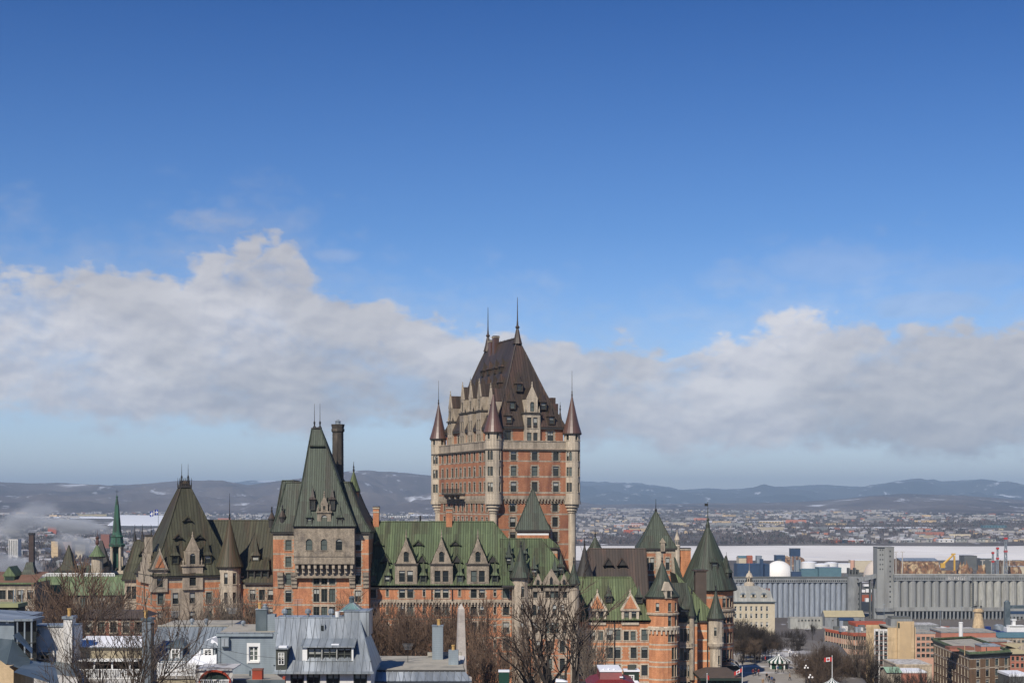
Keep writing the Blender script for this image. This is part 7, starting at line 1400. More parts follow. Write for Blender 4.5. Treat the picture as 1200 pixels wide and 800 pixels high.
    for px, yt, l in ((1171, 730.5, 'grey hulled boat under wraps on the quay near the blue ship'), (1106, 733.5, 'upturned white boat on the quay before the right silo')): 
        t = Obj('covered_boat', px, 960, l, 'boat'); b = MB(); D = 960; b.loft([[(X(px - 6, D), D - 2, 5), (X(px + 6, D), D - 2, 5), (X(px + 6, D), D + 2, 5), (X(px - 6, D), D + 2, 5)], [(X(px - 5.5, D), D - 2, Z(yt + 2, D)), (X(px + 5.5, D), D - 2, Z(yt + 2.5, D)), (X(px + 5.5, D), D + 2, Z(yt + 2.5, D)), (X(px - 5.5, D), D + 2, Z(yt + 2, D))], [(X(px - 3, D), D - .2, Z(yt, D)), (X(px + 2, D), D - .2, Z(yt + .6, D)), (X(px + 2, D), D + .2, Z(yt + .6, D)), (X(px - 3, D), D + .2, Z(yt, D))]], 'tin' if px > 1150 else 'white_paint'); t.part('hull', b)
    # round stone tower
    D = 880.0; t = Obj('stone_water_tower', 1146, D, 'sand coloured stone tower with a wide stepped top near the blue ship', 'tower'); b = MB(); cx = X(1146.5, D); s = D / F
    b.lathe(cx, D, [(7.4 * s, 3), (7.2 * s, Z(737, D)), (6.2 * s, Z(730, D)), (4.9 * s, Z(722, D)), (4.7 * s, Z(716.5, D))], 16, 'limestone'); t.part('shaft', b); b = MB(); b.lathe(cx, D, [(6.2 * s, Z(716.5, D)), (6.2 * s, Z(714, D)), (4.6 * s, Z(713.9, D)), (4.6 * s, Z(712.6, D))], 16, 'limestone'); t.part('cornice', b)
    b = MB()
    for dx, y in ((-4, 707), (-2.5, 704), (3.2, 702.5)): b.tube((cx + dx * s, D, Z(713, D)), (cx + dx * s, D, Z(y, D)), .18, .14, 5, 'iron'); b.box(cx + dx * s - .5, cx + dx * s + .5, D - .3, D + .3, Z(711, D), Z(709.5, D), 'iron')
    t.part('antenna', b)
    t = Obj('blue_lift_tower', 1181, 1000, 'blue grey steel lift tower and footbridge at the right edge', 'lift tower'); D = 1000; b = MB(); b.box(X(1178, D), X(1184, D), D, D + 3, 3, Z(705, D), 'tin_dark'); b.lathe(X(1181, D), D + 1.5, [(1.6, Z(705, D)), (1.2, Z(703.5, D)), (.1, Z(703, D))], 10, 'tin_dark'); t.part('shaft', b); b = MB(); b.box(X(1184.1, D), X(1206, D), D, D + 3, Z(712.5, D), Z(709, D), 'tin_dark'); b.box(X(1184.1, D), X(1206, D), D - .1, D - .02, Z(719, D), Z(715.5, D), 'port_blue'); b.box(X(1184.1, D), X(1206, D), D, D + 3, Z(722, D), Z(719, D), 'concrete'); t.part('footbridge', b)
    # bits and pieces on the quay: containers, lorries
    rng = random.Random(9)
    for i in range(26):
        px = rng.uniform(1062, 1176); D = rng.uniform(930, 1130); m = rng.choice(('rust_red', 'port_blue', 'crane_yellow', 'concrete_dark', 'white_paint', 'rust', 'tin', 'navy')); z = ground_z(X(px, D), D)
        nm = {'rust_red': 'orange red', 'port_blue': 'blue', 'crane_yellow': 'yellow', 'concrete_dark': 'dark grey', 'white_paint': 'white', 'rust': 'rusty brown', 'tin': 'pale grey', 'navy': 'navy'}[m]
        t = Obj('shipping_container', px, D, nm + ' freight container standing on the quay before the right silo', 'container', nm + ' containers on the quay'); b = MB(); L = rng.uniform(4, 9); b.box(X(px, D) - L / 2, X(px, D) + L / 2, D, D + 2.5, z, z + 2.7, m)
        for k in range(6): x = X(px, D) - L / 2 + L * (k + .5) / 6; b.box(x - .08, x + .08, D - .06, D - .01, z + .1, z + 2.6, m)
        t.part('body', b); b = MB(); b.box(X(px, D) + L / 2 + .01, X(px, D) + L / 2 + .1, D + .2, D + 2.3, z + .15, z + 2.5, m); t.part('door', b)

def right_town():
    # cream post office with grey mansard and cupola
    D = 560.0; t = Obj('post_office', 885, D, 'cream stone post office with a grey mansard roof and a little cupola', 'post office'); x0, x1 = X(846, D), X(908, D); h = t.holder('wall'); mb = MB(); zt = Z(705.5, D); zb = 30
    wn = [(X(p, D) - x0, Z(y + 3, D), .8, 1.7, 'sash', .12) for p in (862, 868, 874.5, 880.5, 886.5, 892.5, 899) for y in (712.5, 721, 731)]
    wall(h, mb, (x0, D), (x1, D), zb, zt, wn, [(Z(717.3, D), Z(716.4, D))], base='cream', trim='cream', quoin=False, frame='frame_white'); wall(h, mb, (x1, D), (x1, D + 14), zb, zt, base='cream'); mb.fill(h.data)
    b = MB(); b.box(x0 - .5, x1 + .5, D - .6, D + 14, zt, zt + .35, 'tin_dark'); t.part('cornice', b)
    b = MB(); z1 = Z(692.5, D); z2 = Z(687, D)
    b.loft([[(x0 - .3, D - .4, zt + .36), (x1 + .3, D - .4, zt + .36), (x1 + .3, D + 14, zt + .36), (x0 - .3, D + 14, zt + .36)], [(x0 + .6, D + .6, Z(700, D)), (x1 - .8, D + .6, Z(700, D)), (x1 - .8, D + 13, Z(700, D)), (x0 + .6, D + 13, Z(700, D))], [(x0 + .9, D + 1.2, z1), (x1 - 1.3, D + 1.2, z1), (x1 - 1.3, D + 12.6, z1), (x0 + .9, D + 12.6, z1)], [(x0 + 4, D + 5, z2), (x1 - 5, D + 5, z2), (x1 - 5, D + 9, z2), (x0 + 4, D + 9, z2)]], 'slate_grey'); t.part('roof', b)
    for p in (871, 883, 895.5):
        b = MB(); x = X(p, D); b.box(x - .95, x + .95, D + .3, D + 1.6, Z(699.5, D), Z(697, D), 'cream'); b.prism([(x + .95 * math.cos(math.pi * i / 8), Z(697, D) + .95 * math.sin(math.pi * i / 8)) for i in range(9)], D + .3, D + 1.6, 'tin'); b.lathe(x, D + .28, [(.01, 0)], 3, 'glass') if False else b.box(x - .4, x + .4, D + .24, D + .29, Z(699, D), Z(695.8, D), 'glass'); t.part('dormer', b)
    b = MB(); cx = X(881.5, D); y = D + 7; b.lathe(cx, y, [(2.0, z2 - .6), (1.9, Z(684, D)), (1.2, Z(683, D)), (1.0, Z(682.5, D)), (1.0, Z(677.5, D)), (1.35, Z(677, D)), (1.2, Z(675.5, D)), (.9, Z(673, D)), (.4, Z(671.5, D)), (.3, Z(669.5, D)), (.06, Z(669, D)), (.04, Z(659, D))], 12, 'stone_pale')
    for k in range(8): a = R(45 * k + 22); b.box(-.22, .22, -.06, .02, Z(682, D), Z(678.5, D), 'glass', fr=Fr(cx + 1.0 * math.cos(a), y + 1.0 * math.sin(a), 0, a + math.pi / 2))
    t.part('cupola', b)
    for p in (892, 896.5, 900, 903): b = MB(); b.box(X(p, D) - .25, X(p, D) + .25, D + 3, D + 3.6, z1 - .3, Z(689.5, D), 'brick_dark'); t.part('chimney', b)
    # distant white lantern behind the hotel towers
    t = Obj('white_lantern', 793.5, 620, 'small white church lantern peeping between the hotel towers', 'lantern'); D = 620; b = MB(); x = X(793.5, D); b.lathe(x, D, [(1.2, 44), (1.2, Z(640, D)), (1.3, Z(639, D)), (.95, Z(638, D)), (.95, Z(633, D)), (1.15, Z(632, D)), (.7, Z(628, D)), (.3, Z(625, D)), (.05, Z(620, D))], 8, 'stone_pale')
    for k in range(8): a = R(45 * k + 22); b.box(-.25, .25, -.06, .05, Z(637.5, D), Z(633.5, D), 'concrete_dark', fr=Fr(x + .9 * math.cos(a), D + .9 * math.sin(a), 0, a + math.pi / 2))
    t.part('cupola', b)
    # tall blank sandy tower block
    D = 500.0; t = Obj('sandstone_block', 1052, D, 'tall blank sandstone wall block with a white framed window strip on its left', 'building'); a, m, c = X(1025, D), X(1040, D), X(1073, D); h = t.holder('wall'); mb = MB(); zt = Z(735, D)
    wall(h, mb, (m, D), (c, D), 3, zt, base='limestone'); mb.box(X(1051, D), X(1070.5, D), D - .9, D - .02, 3, Z(727.5, D), 'limestone'); mb.box(X(1053.5, D), X(1066.5, D), D - 1.0, D - .91, 3, Z(729.5, D), 'limestone_deep'); mb.box(X(1051.5, D), X(1053.4, D), D - 1.02, D - .92, Z(735, D), Z(729, D), 'shadow_green'); wall(h, mb, (c, D), (c, D + 12), 3, zt, base='limestone'); wall(h, mb, (c, D + 12), (a, D + 12), 3, zt, base='limestone')
    cols = [(x, Z(739.5 + 5.7 * k, D) - 1.3, .9, 1.35, 'none', 0) for k in range(11) for x in (.9, 2.3, 3.6)]
    wall(h, mb, (a, D + 1), (m, D), 3, zt - .4, cols, base='white_wall', trim='brick_dark', quoin=False); mb.fill(h.data)
    b = MB(); b.box(m, c, D, D + 12, zt, zt + .3, 'gravel'); b.box(X(1046, D), X(1071, D), D + 2, D + 9, zt + .31, Z(725.5, D), 'concrete'); b.box(X(1047, D), X(1070, D), D + 2.5, D + 8, Z(725.5, D), Z(723, D), 'concrete_dark'); t.part('roof', b)
    # curved pink modern building
    D = 570.0; t = Obj('curved_hotel', 1005, D, 'curved salmon building with orange red parapets and ribbon windows', 'building'); b = MB(); zt = Z(745, D); seg = [(X(968, D + 20), D + 22), (X(985, D + 10), D + 8), (X(1000, D), D + 1), (X(1018, D), D), (X(1030, D + 3), D + 3)]
    for p, q in zip(seg, seg[1:]):
        for k in range(7):
            z1 = zt - 3.4 * k
            b.face([(*p, z1 - 3.4), (*q, z1 - 3.4), (*q, z1 - 1.5), (*p, z1 - 1.5)], 'salmon')
            b.face([(p[0], p[1] + .3, z1 - 1.5), (q[0], q[1] + .3, z1 - 1.5), (q[0], q[1] + .3, z1), (p[0], p[1] + .3, z1)], 'glass')
            b.face([(*p, z1 - 1.5), (*q, z1 - 1.5), (q[0], q[1] + .3, z1 - 1.5), (p[0], p[1] + .3, z1 - 1.5)], 'salmon')
    t.part('wall', b); b = MB()
    for p, q in zip(seg, seg[1:]): b.face([(p[0], p[1] - .5, zt), (q[0], q[1] - .5, zt), (q[0], q[1] - .5, zt + .7), (p[0], p[1] - .5, zt + .7)], 'tile_red'); b.face([(p[0], p[1] - .5, zt + .7), (q[0], q[1] - .5, zt + .7), (q[0], q[1] + 3, zt + 1.0), (p[0], p[1] + 3, zt + 1.0)], 'tile_red'); b.face([(p[0], p[1] + 3, zt + 1.0), (q[0], q[1] + 3, zt + 1.0), (q[0] + 2, q[1] + 22, zt + .6), (p[0] + 2, p[1] + 22, zt + .6)], 'gravel')
    t.part('roof', b); b = MB(); z = zt + .9
    for i in range(9): x = X(984 + 6 * (i % 8), D + 8); y = D + 8 + 5 * (i % 3); b.box(x, x + 2.2, y, y + 2, z, z + 1.2 + .5 * (i % 2), ('tin', 'white_wall', 'concrete_dark')[i % 3])
    t.part('roof_plant', b)
    b = MB()
    for p, q in zip(seg, seg[1:]):
        n = 6
        for i in range(n):
            x = p[0] + (q[0] - p[0]) * i / n; y = p[1] + (q[1] - p[1]) * i / n; b.box(x - .12, x + .12, y - .25, y + .02, zt - 24, zt, 'stone_pale')
    t.part('pilaster', b)
    simple_building('orange_roof_block', 1003, 1042, 733.5, 640, 14, 'block with an orange red roof edge behind the curved building', 'stone', 'tile_red', (737.5, 743), tuple(1006 + 5 * i for i in range(7)), 1.6, 1.0, roof='tile_red', par=1.2)
    simple_building('pink_grid_block', 1072, 1096, 742, 560, 14, 'salmon block with a grid of dark and green tinted windows', 'salmon', 'gravel', (747.5, 754.5, 761, 767.5), (1076.5, 1082, 1087.5, 1092.5), 1.25, 1.15, roof='concrete')
    simple_building('brick_quay_block', 1103, 1167, 741, 660, 18, 'long plain orange brick block with a flat snowy roof', 'brick_pink', 'gravel', roof='concrete', par=.5)
    simple_building('brick_step_block', 1103, 1147, 738, 690, 12, 'raised brick storey set back on the long brick block', 'brick_pink', 'snow_dirty', roof='concrete', par=.4)
    t = Obj('white_flue', 1126, 650, 'single white flue pipe on the brick roof', 'flue'); b = MB(); b.lathe(X(1126, 650), 650, [(.85, 20), (.85, Z(730, 650)), (1.0, Z(729.5, 650)), (.8, Z(728.5, 650))], 10, 'white_paint'); t.part('pipe', b)
    simple_building('low_brick_block', 1106, 1180, 751.5, 610, 14, 'lower dark red brick block with a glazed grey roof light', 'brick_dark', 'gravel', (756,), tuple(1110 + 6 * i for i in range(11)), 1.1, 1.0, roof='concrete')
    # brown brick hotel with a copper cornice, corner towards us
    D = 430.0; t = Obj('brown_brick_block', 1138, D, 'brown brick block with a green copper cornice and pale stone courses', 'building'); c = (X(1136, D), D); l = (X(1094, 475), 475.0); r = (X(1184, 437), 437.0); bk = (l[0] + r[0] - c[0], l[1] + r[1] - c[1]); zt = Z(769, D); h = t.holder('wall'); mb = MB()
    rows = [Z(777 + 12 * k, D) - 1.0 for k in range(6)]; bands = [(Z(772.5, D), Z(770.8, D)), (Z(783.6, D), Z(782.5, D))]
    Ll = math.dist(l, c); Lr = math.dist(c, r)
    wall(h, mb, l, c, 3, zt, [((i + .6) * Ll / 12, z, 1.05, 1.9, 'sash', .1) for i in range(12) for z in rows], bands, base='brick_brown', trim='stone_pale', quoin=False, sur=.1)
    wall(h, mb, c, r, 3, zt, [(Lr * q, z, 1.25, 1.9, 'sash', .1) for q in (.21, .44, .67, .90) for z in rows], bands, base='brick_brown', trim='stone_pale', quoin=False, sur=.1); wall(h, mb, r, bk, 3, zt, base='brick_brown'); wall(h, mb, bk, l, 3, zt, base='brick_brown'); mb.fill(h.data)
    b = MB(); ctr = ((l[0] + r[0]) / 2, (l[1] + r[1]) / 2)
    def off(p, k): v = (p[0] - ctr[0], p[1] - ctr[1]); d = math.hypot(*v); return (p[0] + v[0] / d * k, p[1] + v[1] / d * k)
    for k0, k1, z0, z1, m in ((.15, .7, zt - .3, zt + .2, 'concrete_dark'), (.75, 1.2, zt + .21, zt + .6, 'shadow_green'), (1.2, .3, zt + .6, zt + .75, 'copper_teal'), (.3, .1, zt + .75, zt + 1.3, 'copper_light')):
        b.loft([[(*off(p, k0), z0) for p in (c, r, bk, l)], [(*off(p, k1), z1) for p in (c, r, bk, l)]], m, cap=False)
    t.part('cornice', b); b = MB(); b.face([(*off(p, .05), zt + .5) for p in (c, r, bk, l)], 'gravel'); t.part('roof', b)
    b = MB(); y = D + 6; b.box(X(1150, y), X(1172, y), y, y + 6, zt + .5, Z(757, y), 'brick_pink'); b.box(X(1149.5, y), X(1172.5, y), y - .1, y + 6.1, Z(757, y), Z(755.6, y), 'concrete_blue'); b.box(X(1155, y), X(1160, y), y + 1, y + 3, Z(755.6, y), Z(753.8, y), 'tin'); b.box(X(1156, y) - .1, X(1156, y) + .1, y - .06, y - .01, zt + .6, Z(758, y), 'iron'); t.part('penthouse', b)
    b = MB(); y = D + 14; b.box(X(1113, y), X(1142, y), y, y + 5, zt + .5, Z(758, y), 'brick_dark'); b.box(X(1111, y), X(1121, y), y - 3, y - .1, zt + .5, Z(760, y), 'brick_pink'); t.part('penthouse', b)
    b = MB(); y = D + 4; x = X(1130.5, y); b.tube((x, y, zt), (x, y, Z(755, y)), .12, .1, 6, 'limestone'); t.part('roof_mast', b)
    f = MB(); fr_ = Fr(l[0], l[1], 0, math.atan2(c[1] - l[1], c[0] - l[0]))
    for k in range(4): z = Z(780 + 9 * k, D); f.box(Ll * .44, Ll * .56, -.8, -.08, z, z + .08, 'iron', fr=fr_); f.box(Ll * .44, Ll * .60, -1.12, -1.05, z, z + 1.0, 'iron', fr=fr_) if False else None
    for k in range(3): z = Z(780 + 9 * k, D); p = fr_.p(Ll * .45, -.9, z); q = fr_.p(Ll * .59, -.9, z - 2.1); f.tube(p, q, .05, .05, 5, 'iron')
    t.part('fire_escape', f)
    # smaller roofs
    simple_building('tan_roof_house', 1182, 1210, 765.5, 470, 16, 'brick house with a broad tan hipped roof at the right edge', 'brick_pink', 'roof_tan', (771, 779), (1187, 1192.5, 1198), .8, 1.2, roof='hip', par=2.4, cat='house')
    simple_building('snow_garage', 1183, 1206, 792, 420, 10, 'low garage with a bright snowy roof at the lower right corner', 'concrete_dark', 'snow', roof='snow', par=.6, cat='garage')
    simple_building('low_flat_block', 1050, 1092, 779.5, 470, 16, 'low block with a pale flat roof and orange panels before the pink grid block', 'stone_pale', 'snow_dirty', roof='stone_pale', par=.4)
    simple_building('green_hut', 1040, 1056, 787.5, 440, 8, 'small hut with a pale green roof beneath the sandstone block', 'stone_pale', 'green_pale', roof='gable', par=1.2, cat='hut')
    simple_building('snowy_flat_block', 1058, 1086, 788, 452, 10, 'small white roofed block next to the green hut', 'brick_pink', 'snow', roof='snow', par=.4)
    simple_building('grey_depot', 1064, 1100, 733, 800, 16, 'grey depot with a patchy roof on the quay behind the pink grid block', 'concrete', 'snow_dirty', roof='concrete', par=.6); simple_building('teal_depot', 1170, 1205, 746.5, 760, 14, 'green roofed depot below the blue ship', 'stone', 'port_teal', (751,), tuple(1174 + 5 * i for i in range(6)), 1.2, 1.1, roof='gable', par=2, cat='depot'); simple_building('yellow_depot', 1170, 1188, 752.5, 640, 12, 'pale ruined looking stone depot left of the tan hipped roof', 'stone_pale', 'snow_dirty', roof='stone_pale', par=.4)
    # terrace: pavement, kiosk, tent, lamps, flags
    D = 364.0; t = Obj('green_kiosk', 913, D, 'small kiosk with a green and white striped hipped roof on the boardwalk', 'kiosk'); cx = X(913, D); z = t.o.z; b = MB(); n = 8; r = 2.2
    zr = Z(773.5, D); q = [(cx + r * math.cos(R(22.5 + 45 * k)), D + r * math.sin(R(22.5 + 45 * k))) for k in range(8)]; e = [(cx + 2.9 * math.cos(R(22.5 + 45 * k)), D + 2.9 * math.sin(R(22.5 + 45 * k))) for k in range(8)]
    rb = MB()
    for k in range(8):
        p0, p1 = e[k], e[(k + 1) % 8]
        for i in range(4):
            a0 = [p0[j] + (p1[j] - p0[j]) * i / 4 for j in (0, 1)]; a1 = [p0[j] + (p1[j] - p0[j]) * (i + 1) / 4 for j in (0, 1)]
            m = 'white_paint' if i % 2 else 'green_paint'; rb.face([(*a0, zr), (*a1, zr), (cx + (a1[0] - cx) * .12, D + (a1[1] - D) * .12, Z(767.5, D)), (cx + (a0[0] - cx) * .12, D + (a0[1] - D) * .12, Z(767.5, D))], m)
            rb.face([(*a0, zr - .45), (*a1, zr - .45), (*a1, zr), (*a0, zr)], m)
    rb.lathe(cx, D, [(.3, Z(767.6, D)), (.2, Z(766.5, D)), (.05, Z(765, D))], 8, 'white_paint'); t.part('roof', rb)
    for k in range(8):
        b = MB(); b.box(q[k][0] - .14, q[k][0] + .14, q[k][1] - .14, q[k][1] + .14, z - 1, zr, 'white_paint'); t.part('post', b)
        b = MB(); p0, p1 = q[k], q[(k + 1) % 8]; b.face([(*p0, z), (*p1, z), (*p1, z + 1.1), (*p0, z + 1.1)], 'green_paint'); b.face([(*p0, z + 1.1), (*p1, z + 1.1), (*p1, zr), (*p0, zr)], 'glass'); t.part('panel', b)
    D = 290.0; t = Obj('striped_tent', 975, D, 'round tent top with green and white stripes below the maple leaf flag', 'tent'); cx = X(975, D); b = MB(); zt = Z(793, D); zb = Z(812, D); rb = 3.6; n = 24
    prof = [(.05, zt), (.5, zt - .55), (1.2, zt - .95), (2.2, zt - 1.4), (rb, zb + .9), (rb, zb)]
    for k in range(n):
        a0, a1 = 6.283185 * k / n, 6.283185 * (k + 1) / n
        for (r0, z0), (r1, z1) in zip(prof, prof[1:]): b.face([(cx + r1 * math.cos(a0), D + r1 * math.sin(a0), z1), (cx + r1 * math.cos(a1), D + r1 * math.sin(a1), z1), (cx + r0 * math.cos(a1), D + r0 * math.sin(a1), z0), (cx + r0 * math.cos(a0), D + r0 * math.sin(a0), z0)], 'green_paint' if k % 2 else 'white_paint')
    t.part('canvas', b)
    for k in range(8): b = MB(); a = R(45 * k); b.tube((cx + rb * math.cos(a), D + rb * math.sin(a), t.o.z), (cx + rb * math.cos(a), D + rb * math.sin(a), zb), .07, .07, 6, 'white_paint'); t.part('pole', b)
    def flag(px, D, ytop, ybase, w, h, dirn, colors, label, droop=.1):
        t = Obj('flag', px, D, label, 'flag'); x = X(px, D); zt = Z(ytop, D); b = MB(); b.tube((x, D, Z(ybase, D)), (x, D, zt), .07, .045, 6, 'white_paint'); b.lathe(x, D, [(.09, zt), (.09, zt + .12), (.01, zt + .16)], 6, 'white_paint'); t.part('pole', b)
        b = MB(); n = 16; fp = lambda u, v: (x + dirn * (.05 + w * u), D + .12 * math.sin(u * 6), zt - .15 - h + h * v - droop * u)
        for i in range(n):
            u0, u1 = i / n, (i + 1) / n; b.face([fp(u0, 0), fp(u1, 0), fp(u1, 1), fp(u0, 1)], colors((u0 + u1) / 2))
        t.part('cloth', b)
        if colors(.5) == 'white_paint':
            leaf = [(0, .42), (.09, .22), (.19, .27), (.15, .05), (.27, .15), (.32, .06), (.42, .08), (.30, -.10), (.34, -.16), (.07, -.20), (.03, -.40), (-.03, -.40), (-.07, -.20), (-.34, -.16), (-.30, -.10), (-.42, .08), (-.32, .06), (-.27, .15), (-.15, .05), (-.19, .27), (-.09, .22)]
            for s in (-.02, .02):
                b = MB(); pts = []
                for lx, lz in leaf: p = fp(.5 + lx * .55, .5 + lz * 1.0); pts.append((p[0], p[1] + s, p[2]))
                c0 = fp(.5, .5); c0 = (c0[0], c0[1] + s, c0[2])
                for p, q in zip(pts, pts[1:] + pts[:1]): b.face([c0, p, q], 'mast_red')
                t.part('maple_leaf', b)
    can = lambda u: 'mast_red' if u < .25 or u > .75 else 'white_paint'
    flag(975.2, 292, 768.5, 793, 1.45, .78, -1, can, 'red and white maple leaf flag on the pole above the striped tent')
    flag(869.8, 300, 781.5, 806, 1.5, .7, -1, can, 'red and white maple leaf flag flying beside the entrance canopy', .7)
    flag(828.6, 297, 789, 806, .35, .8, 1, lambda u: 'mast_red', 'small hanging red flag in front of the entrance canopy', .3)
left_town(); port(); right_town()
# ------------------------------------------------------------------ bare trees
mat('far_wood', (.125, .10, .094), (.095, .075, .07), sc=.02, rough=1, obj=True); mat('far_wood_dark', (.06, .05, .047), rough=1); mat('far_snow', (.42, .41, .43), (.26, .25, .26), sc=.05, rough=.9); mat('far_wall', (.40, .38, .36), (.30, .28, .27), sc=.05, rough=.9); mat('far_pine', (.035, .045, .035), rough=1)
mat('twig_grey', (.15, .12, .095), (.10, .08, .064), sc=.3, rough=.95, obj=True); mat('twig_umber', (.115, .082, .060), (.078, .057, .044), sc=.2, rough=.95, obj=True); mat('bark_dark', (.05, .04, .034), (.035, .03, .027), sc=3, rough=.95, obj=True)
mat('far_roof', (.16, .14, .135), (.11, .10, .10), sc=.05, rough=.9)
def grow_tree(seed, H, r0, spread, stems, dens, bark, twig, trunk_h=.28, up=.55, twig_r=.018, levels=4, K=1.0):
    rng = random.Random(seed); T = MB(); C = MB()
    def rnd(): 
        v = Vector((rng.gauss(0, 1), rng.gauss(0, 1), rng.gauss(0, 1))); return v.normalized()
    def limb(p, d, L, r, lev):
        n = 3 if lev < 3 else 2; pts = [(p.copy(), r)]; q = p.copy(); dd = d.copy()
        for i in range(n):
            dd = (dd + rnd() * (.16 if lev < 2 else .24) + Vector((0, 0, up * .14))).normalized(); q = q + dd * (L / n); pts.append((q.copy(), r * (1 - (i + 1) / n * .55)))
        mb, m = (T, bark) if lev < 3 else (C, twig)
        sides = 7 if lev == 0 else 5 if lev == 1 else 4 if lev == 2 else 3
        for (a, ra), (b, rb) in zip(pts, pts[1:]): mb.tube(a, b, ra, rb, sides, m, cap=False)
        if lev >= levels: return
        kids = max(2, int(dens[lev] * rng.uniform(.8, 1.2)))
        for i in range(kids):
            k = rng.uniform(.35 if lev else .55, 1.0) if i else 1.0
            j = min(n - 1, int(k * n)); f = k * n - j
            (a, ra), (b, rb) = pts[j], pts[j + 1]; o = a.lerp(b, f); ax = (b - a).normalized()
            side = (rnd() - ax * 0); side = (side - ax * side.dot(ax)).normalized()
            ang = rng.uniform(.35, .85) * spread * (.5 if i == 0 else 1)
            nd = (ax * math.cos(ang) + side * math.sin(ang)); nd = (nd + Vector((0, 0, up * .35))).normalized()
            limb(o, nd, L * rng.uniform(.50, .80) * (1 if lev else .95), max(twig_r / K * (1.0 if lev >= 2 else 1.8), (ra + (rb - ra) * f) * rng.uniform(.45, .68)), lev + 1)
    for s in range(stems):
        a = 6.283 * s / stems + rng.uniform(0, .8); off = Vector((math.cos(a), math.sin(a), 0)) * (r0 * .8 if stems > 1 else 0)
        d = (Vector((0, 0, 1)) + (Vector((math.cos(a), math.sin(a), 0)) * rng.uniform(.12, .35) if stems > 1 else rnd() * .06)).normalized()
        limb(off - Vector((0, 0, .5)), d, H * trunk_h * rng.uniform(.85, 1.15) + .5, r0 / K * (1 if stems == 1 else .75), 0)
    zt = max(v[2] for v in C.v); k = H / zt
    if K == 1.0 and abs(k - 1) > .02: return grow_tree(seed, H, r0, spread, stems, dens, bark, twig, trunk_h, up, twig_r, levels, k)
    for mb in (T, C): mb.v = [(x * k, y * k, z * k if z > 0 else z) for x, y, z in mb.v]
    return T, C
TREES = {}
def tree_kind(key, n, *a, **k):
    TREES[key] = []
    for i in range(n):
        T, C = grow_tree(hash_int(key) + i * 7, *a, **k)
        TREES[key].append((T.fill(bpy.data.meshes.new('trunk'), uv=False), C.fill(bpy.data.meshes.new('crown'), uv=False)))
def hash_int(s): return sum(ord(c) * (i + 3) for i, c in enumerate(s))
trng = random.Random(21)
def plant(key, x, y, h, label, group=None, var=None, rot=None, wide=1.0, z=None):
    T, C = TREES[key][trng.randrange(len(TREES[key])) if var is None else var]
    t = empty('bare_tree', (x, y, ground_z(x, y) if z is None else z), label, 'tree', group, trng.uniform(0, 6.28) if rot is None else rot)
    s = h / 20.0; t.scale = (s * wide, s * wide, s)
    for n, me in (('trunk', T), ('crown', C)):
        o = bpy.data.objects.new(n, me); COL.objects.link(o); o.parent = t
    return t
tree_kind('garden', 5, 20, .36, 1.0, 1, (5, 5, 5, 6), 'bark', 'twig_brown', trunk_h=.30, up=.7, twig_r=.038)
tree_kind('grey', 3, 20, .32, .95, 1, (5, 6, 6, 5), 'bark_grey', 'twig_grey', trunk_h=.30, up=.7, twig_r=.036)
tree_kind('veteran', 1, 20, .72, 1.0, 4, (4, 4, 4, 4), 'bark_dark', 'twig_umber', trunk_h=.75, up=.5, twig_r=.042)
tree_kind('spread', 2, 20, .50, 1.15, 2, (5, 4, 4, 4), 'bark', 'twig_dark', trunk_h=.30, up=.45, twig_r=.03)
tree_kind('dark', 4, 20, .36, 1.0, 1, (6, 6, 6, 6), 'bark_dark', 'bark_dark', trunk_h=.28, up=.65, twig_r=.042)
tree_kind('clump', 2, 20, .4, 1.25, 3, (7, 7, 6, 6), 'bark_dark', 'twig_umber', trunk_h=.25, up=.45, twig_r=.036)
def pp(px, D): return X(px, D), D
# near trees at the left
for px, D, h, l, v, w in ((131, 112, 18, 'large spreading bare tree in front of the snowy roof and white gallery', 0, .95), (163, 116, 13.5, 'second bare tree forking in front of the grey chimney slab', 1, .8), (100, 108, 9.5, 'low bushy bare tree before the whitewashed wall', 1, 1.0), (212, 117, 10.5, 'thin bare tree before the picket balcony rail', 0, .8)):
    plant('spread', *pp(px, D), h, l, None, v, None, w, Z(800, D) - h * .40)
for i, (px, D, h) in enumerate(((98, 178, 22), (115, 200, 26), (84, 205, 24), (131, 180, 19), (66, 215, 19), (148, 205, 20), (108, 225, 28))):
    plant('garden', *pp(px, D), h, ('tallest bare tree in the left thicket behind the white house', 'bare tree leaning right of the tallest one in the left thicket', 'bare tree on the left flank of the thicket behind the white house', 'bare tree above the brick house behind the snowy roof', 'smallest bare tree before the green roofed college', 'bare tree between the left thicket and the corner pavilion', 'bare tree at the back of the left thicket, before the balustrade')[i], 'trees left of the corner pavilion', z=66 if D < 190 else 60, wide=1.15)
# pale trees in front of the corner pavilion
for i, px in enumerate((196, 211, 228, 246, 262, 279, 296, 311)):
    plant('grey' if i % 3 else 'garden', *pp(px, 268 + 7 * (i % 3)), trng.uniform(20, 24), 'bare grey tree in the row below the windows of the corner pavilion', 'trees below the corner pavilion', z=58)
for px, D in ((184, 245), (330, 262), (346, 270), (362, 266)): plant('garden', *pp(px, D), trng.uniform(17, 20), 'bare brown tree below the stout tower with the stone bay', 'trees below the stout tower', z=58)
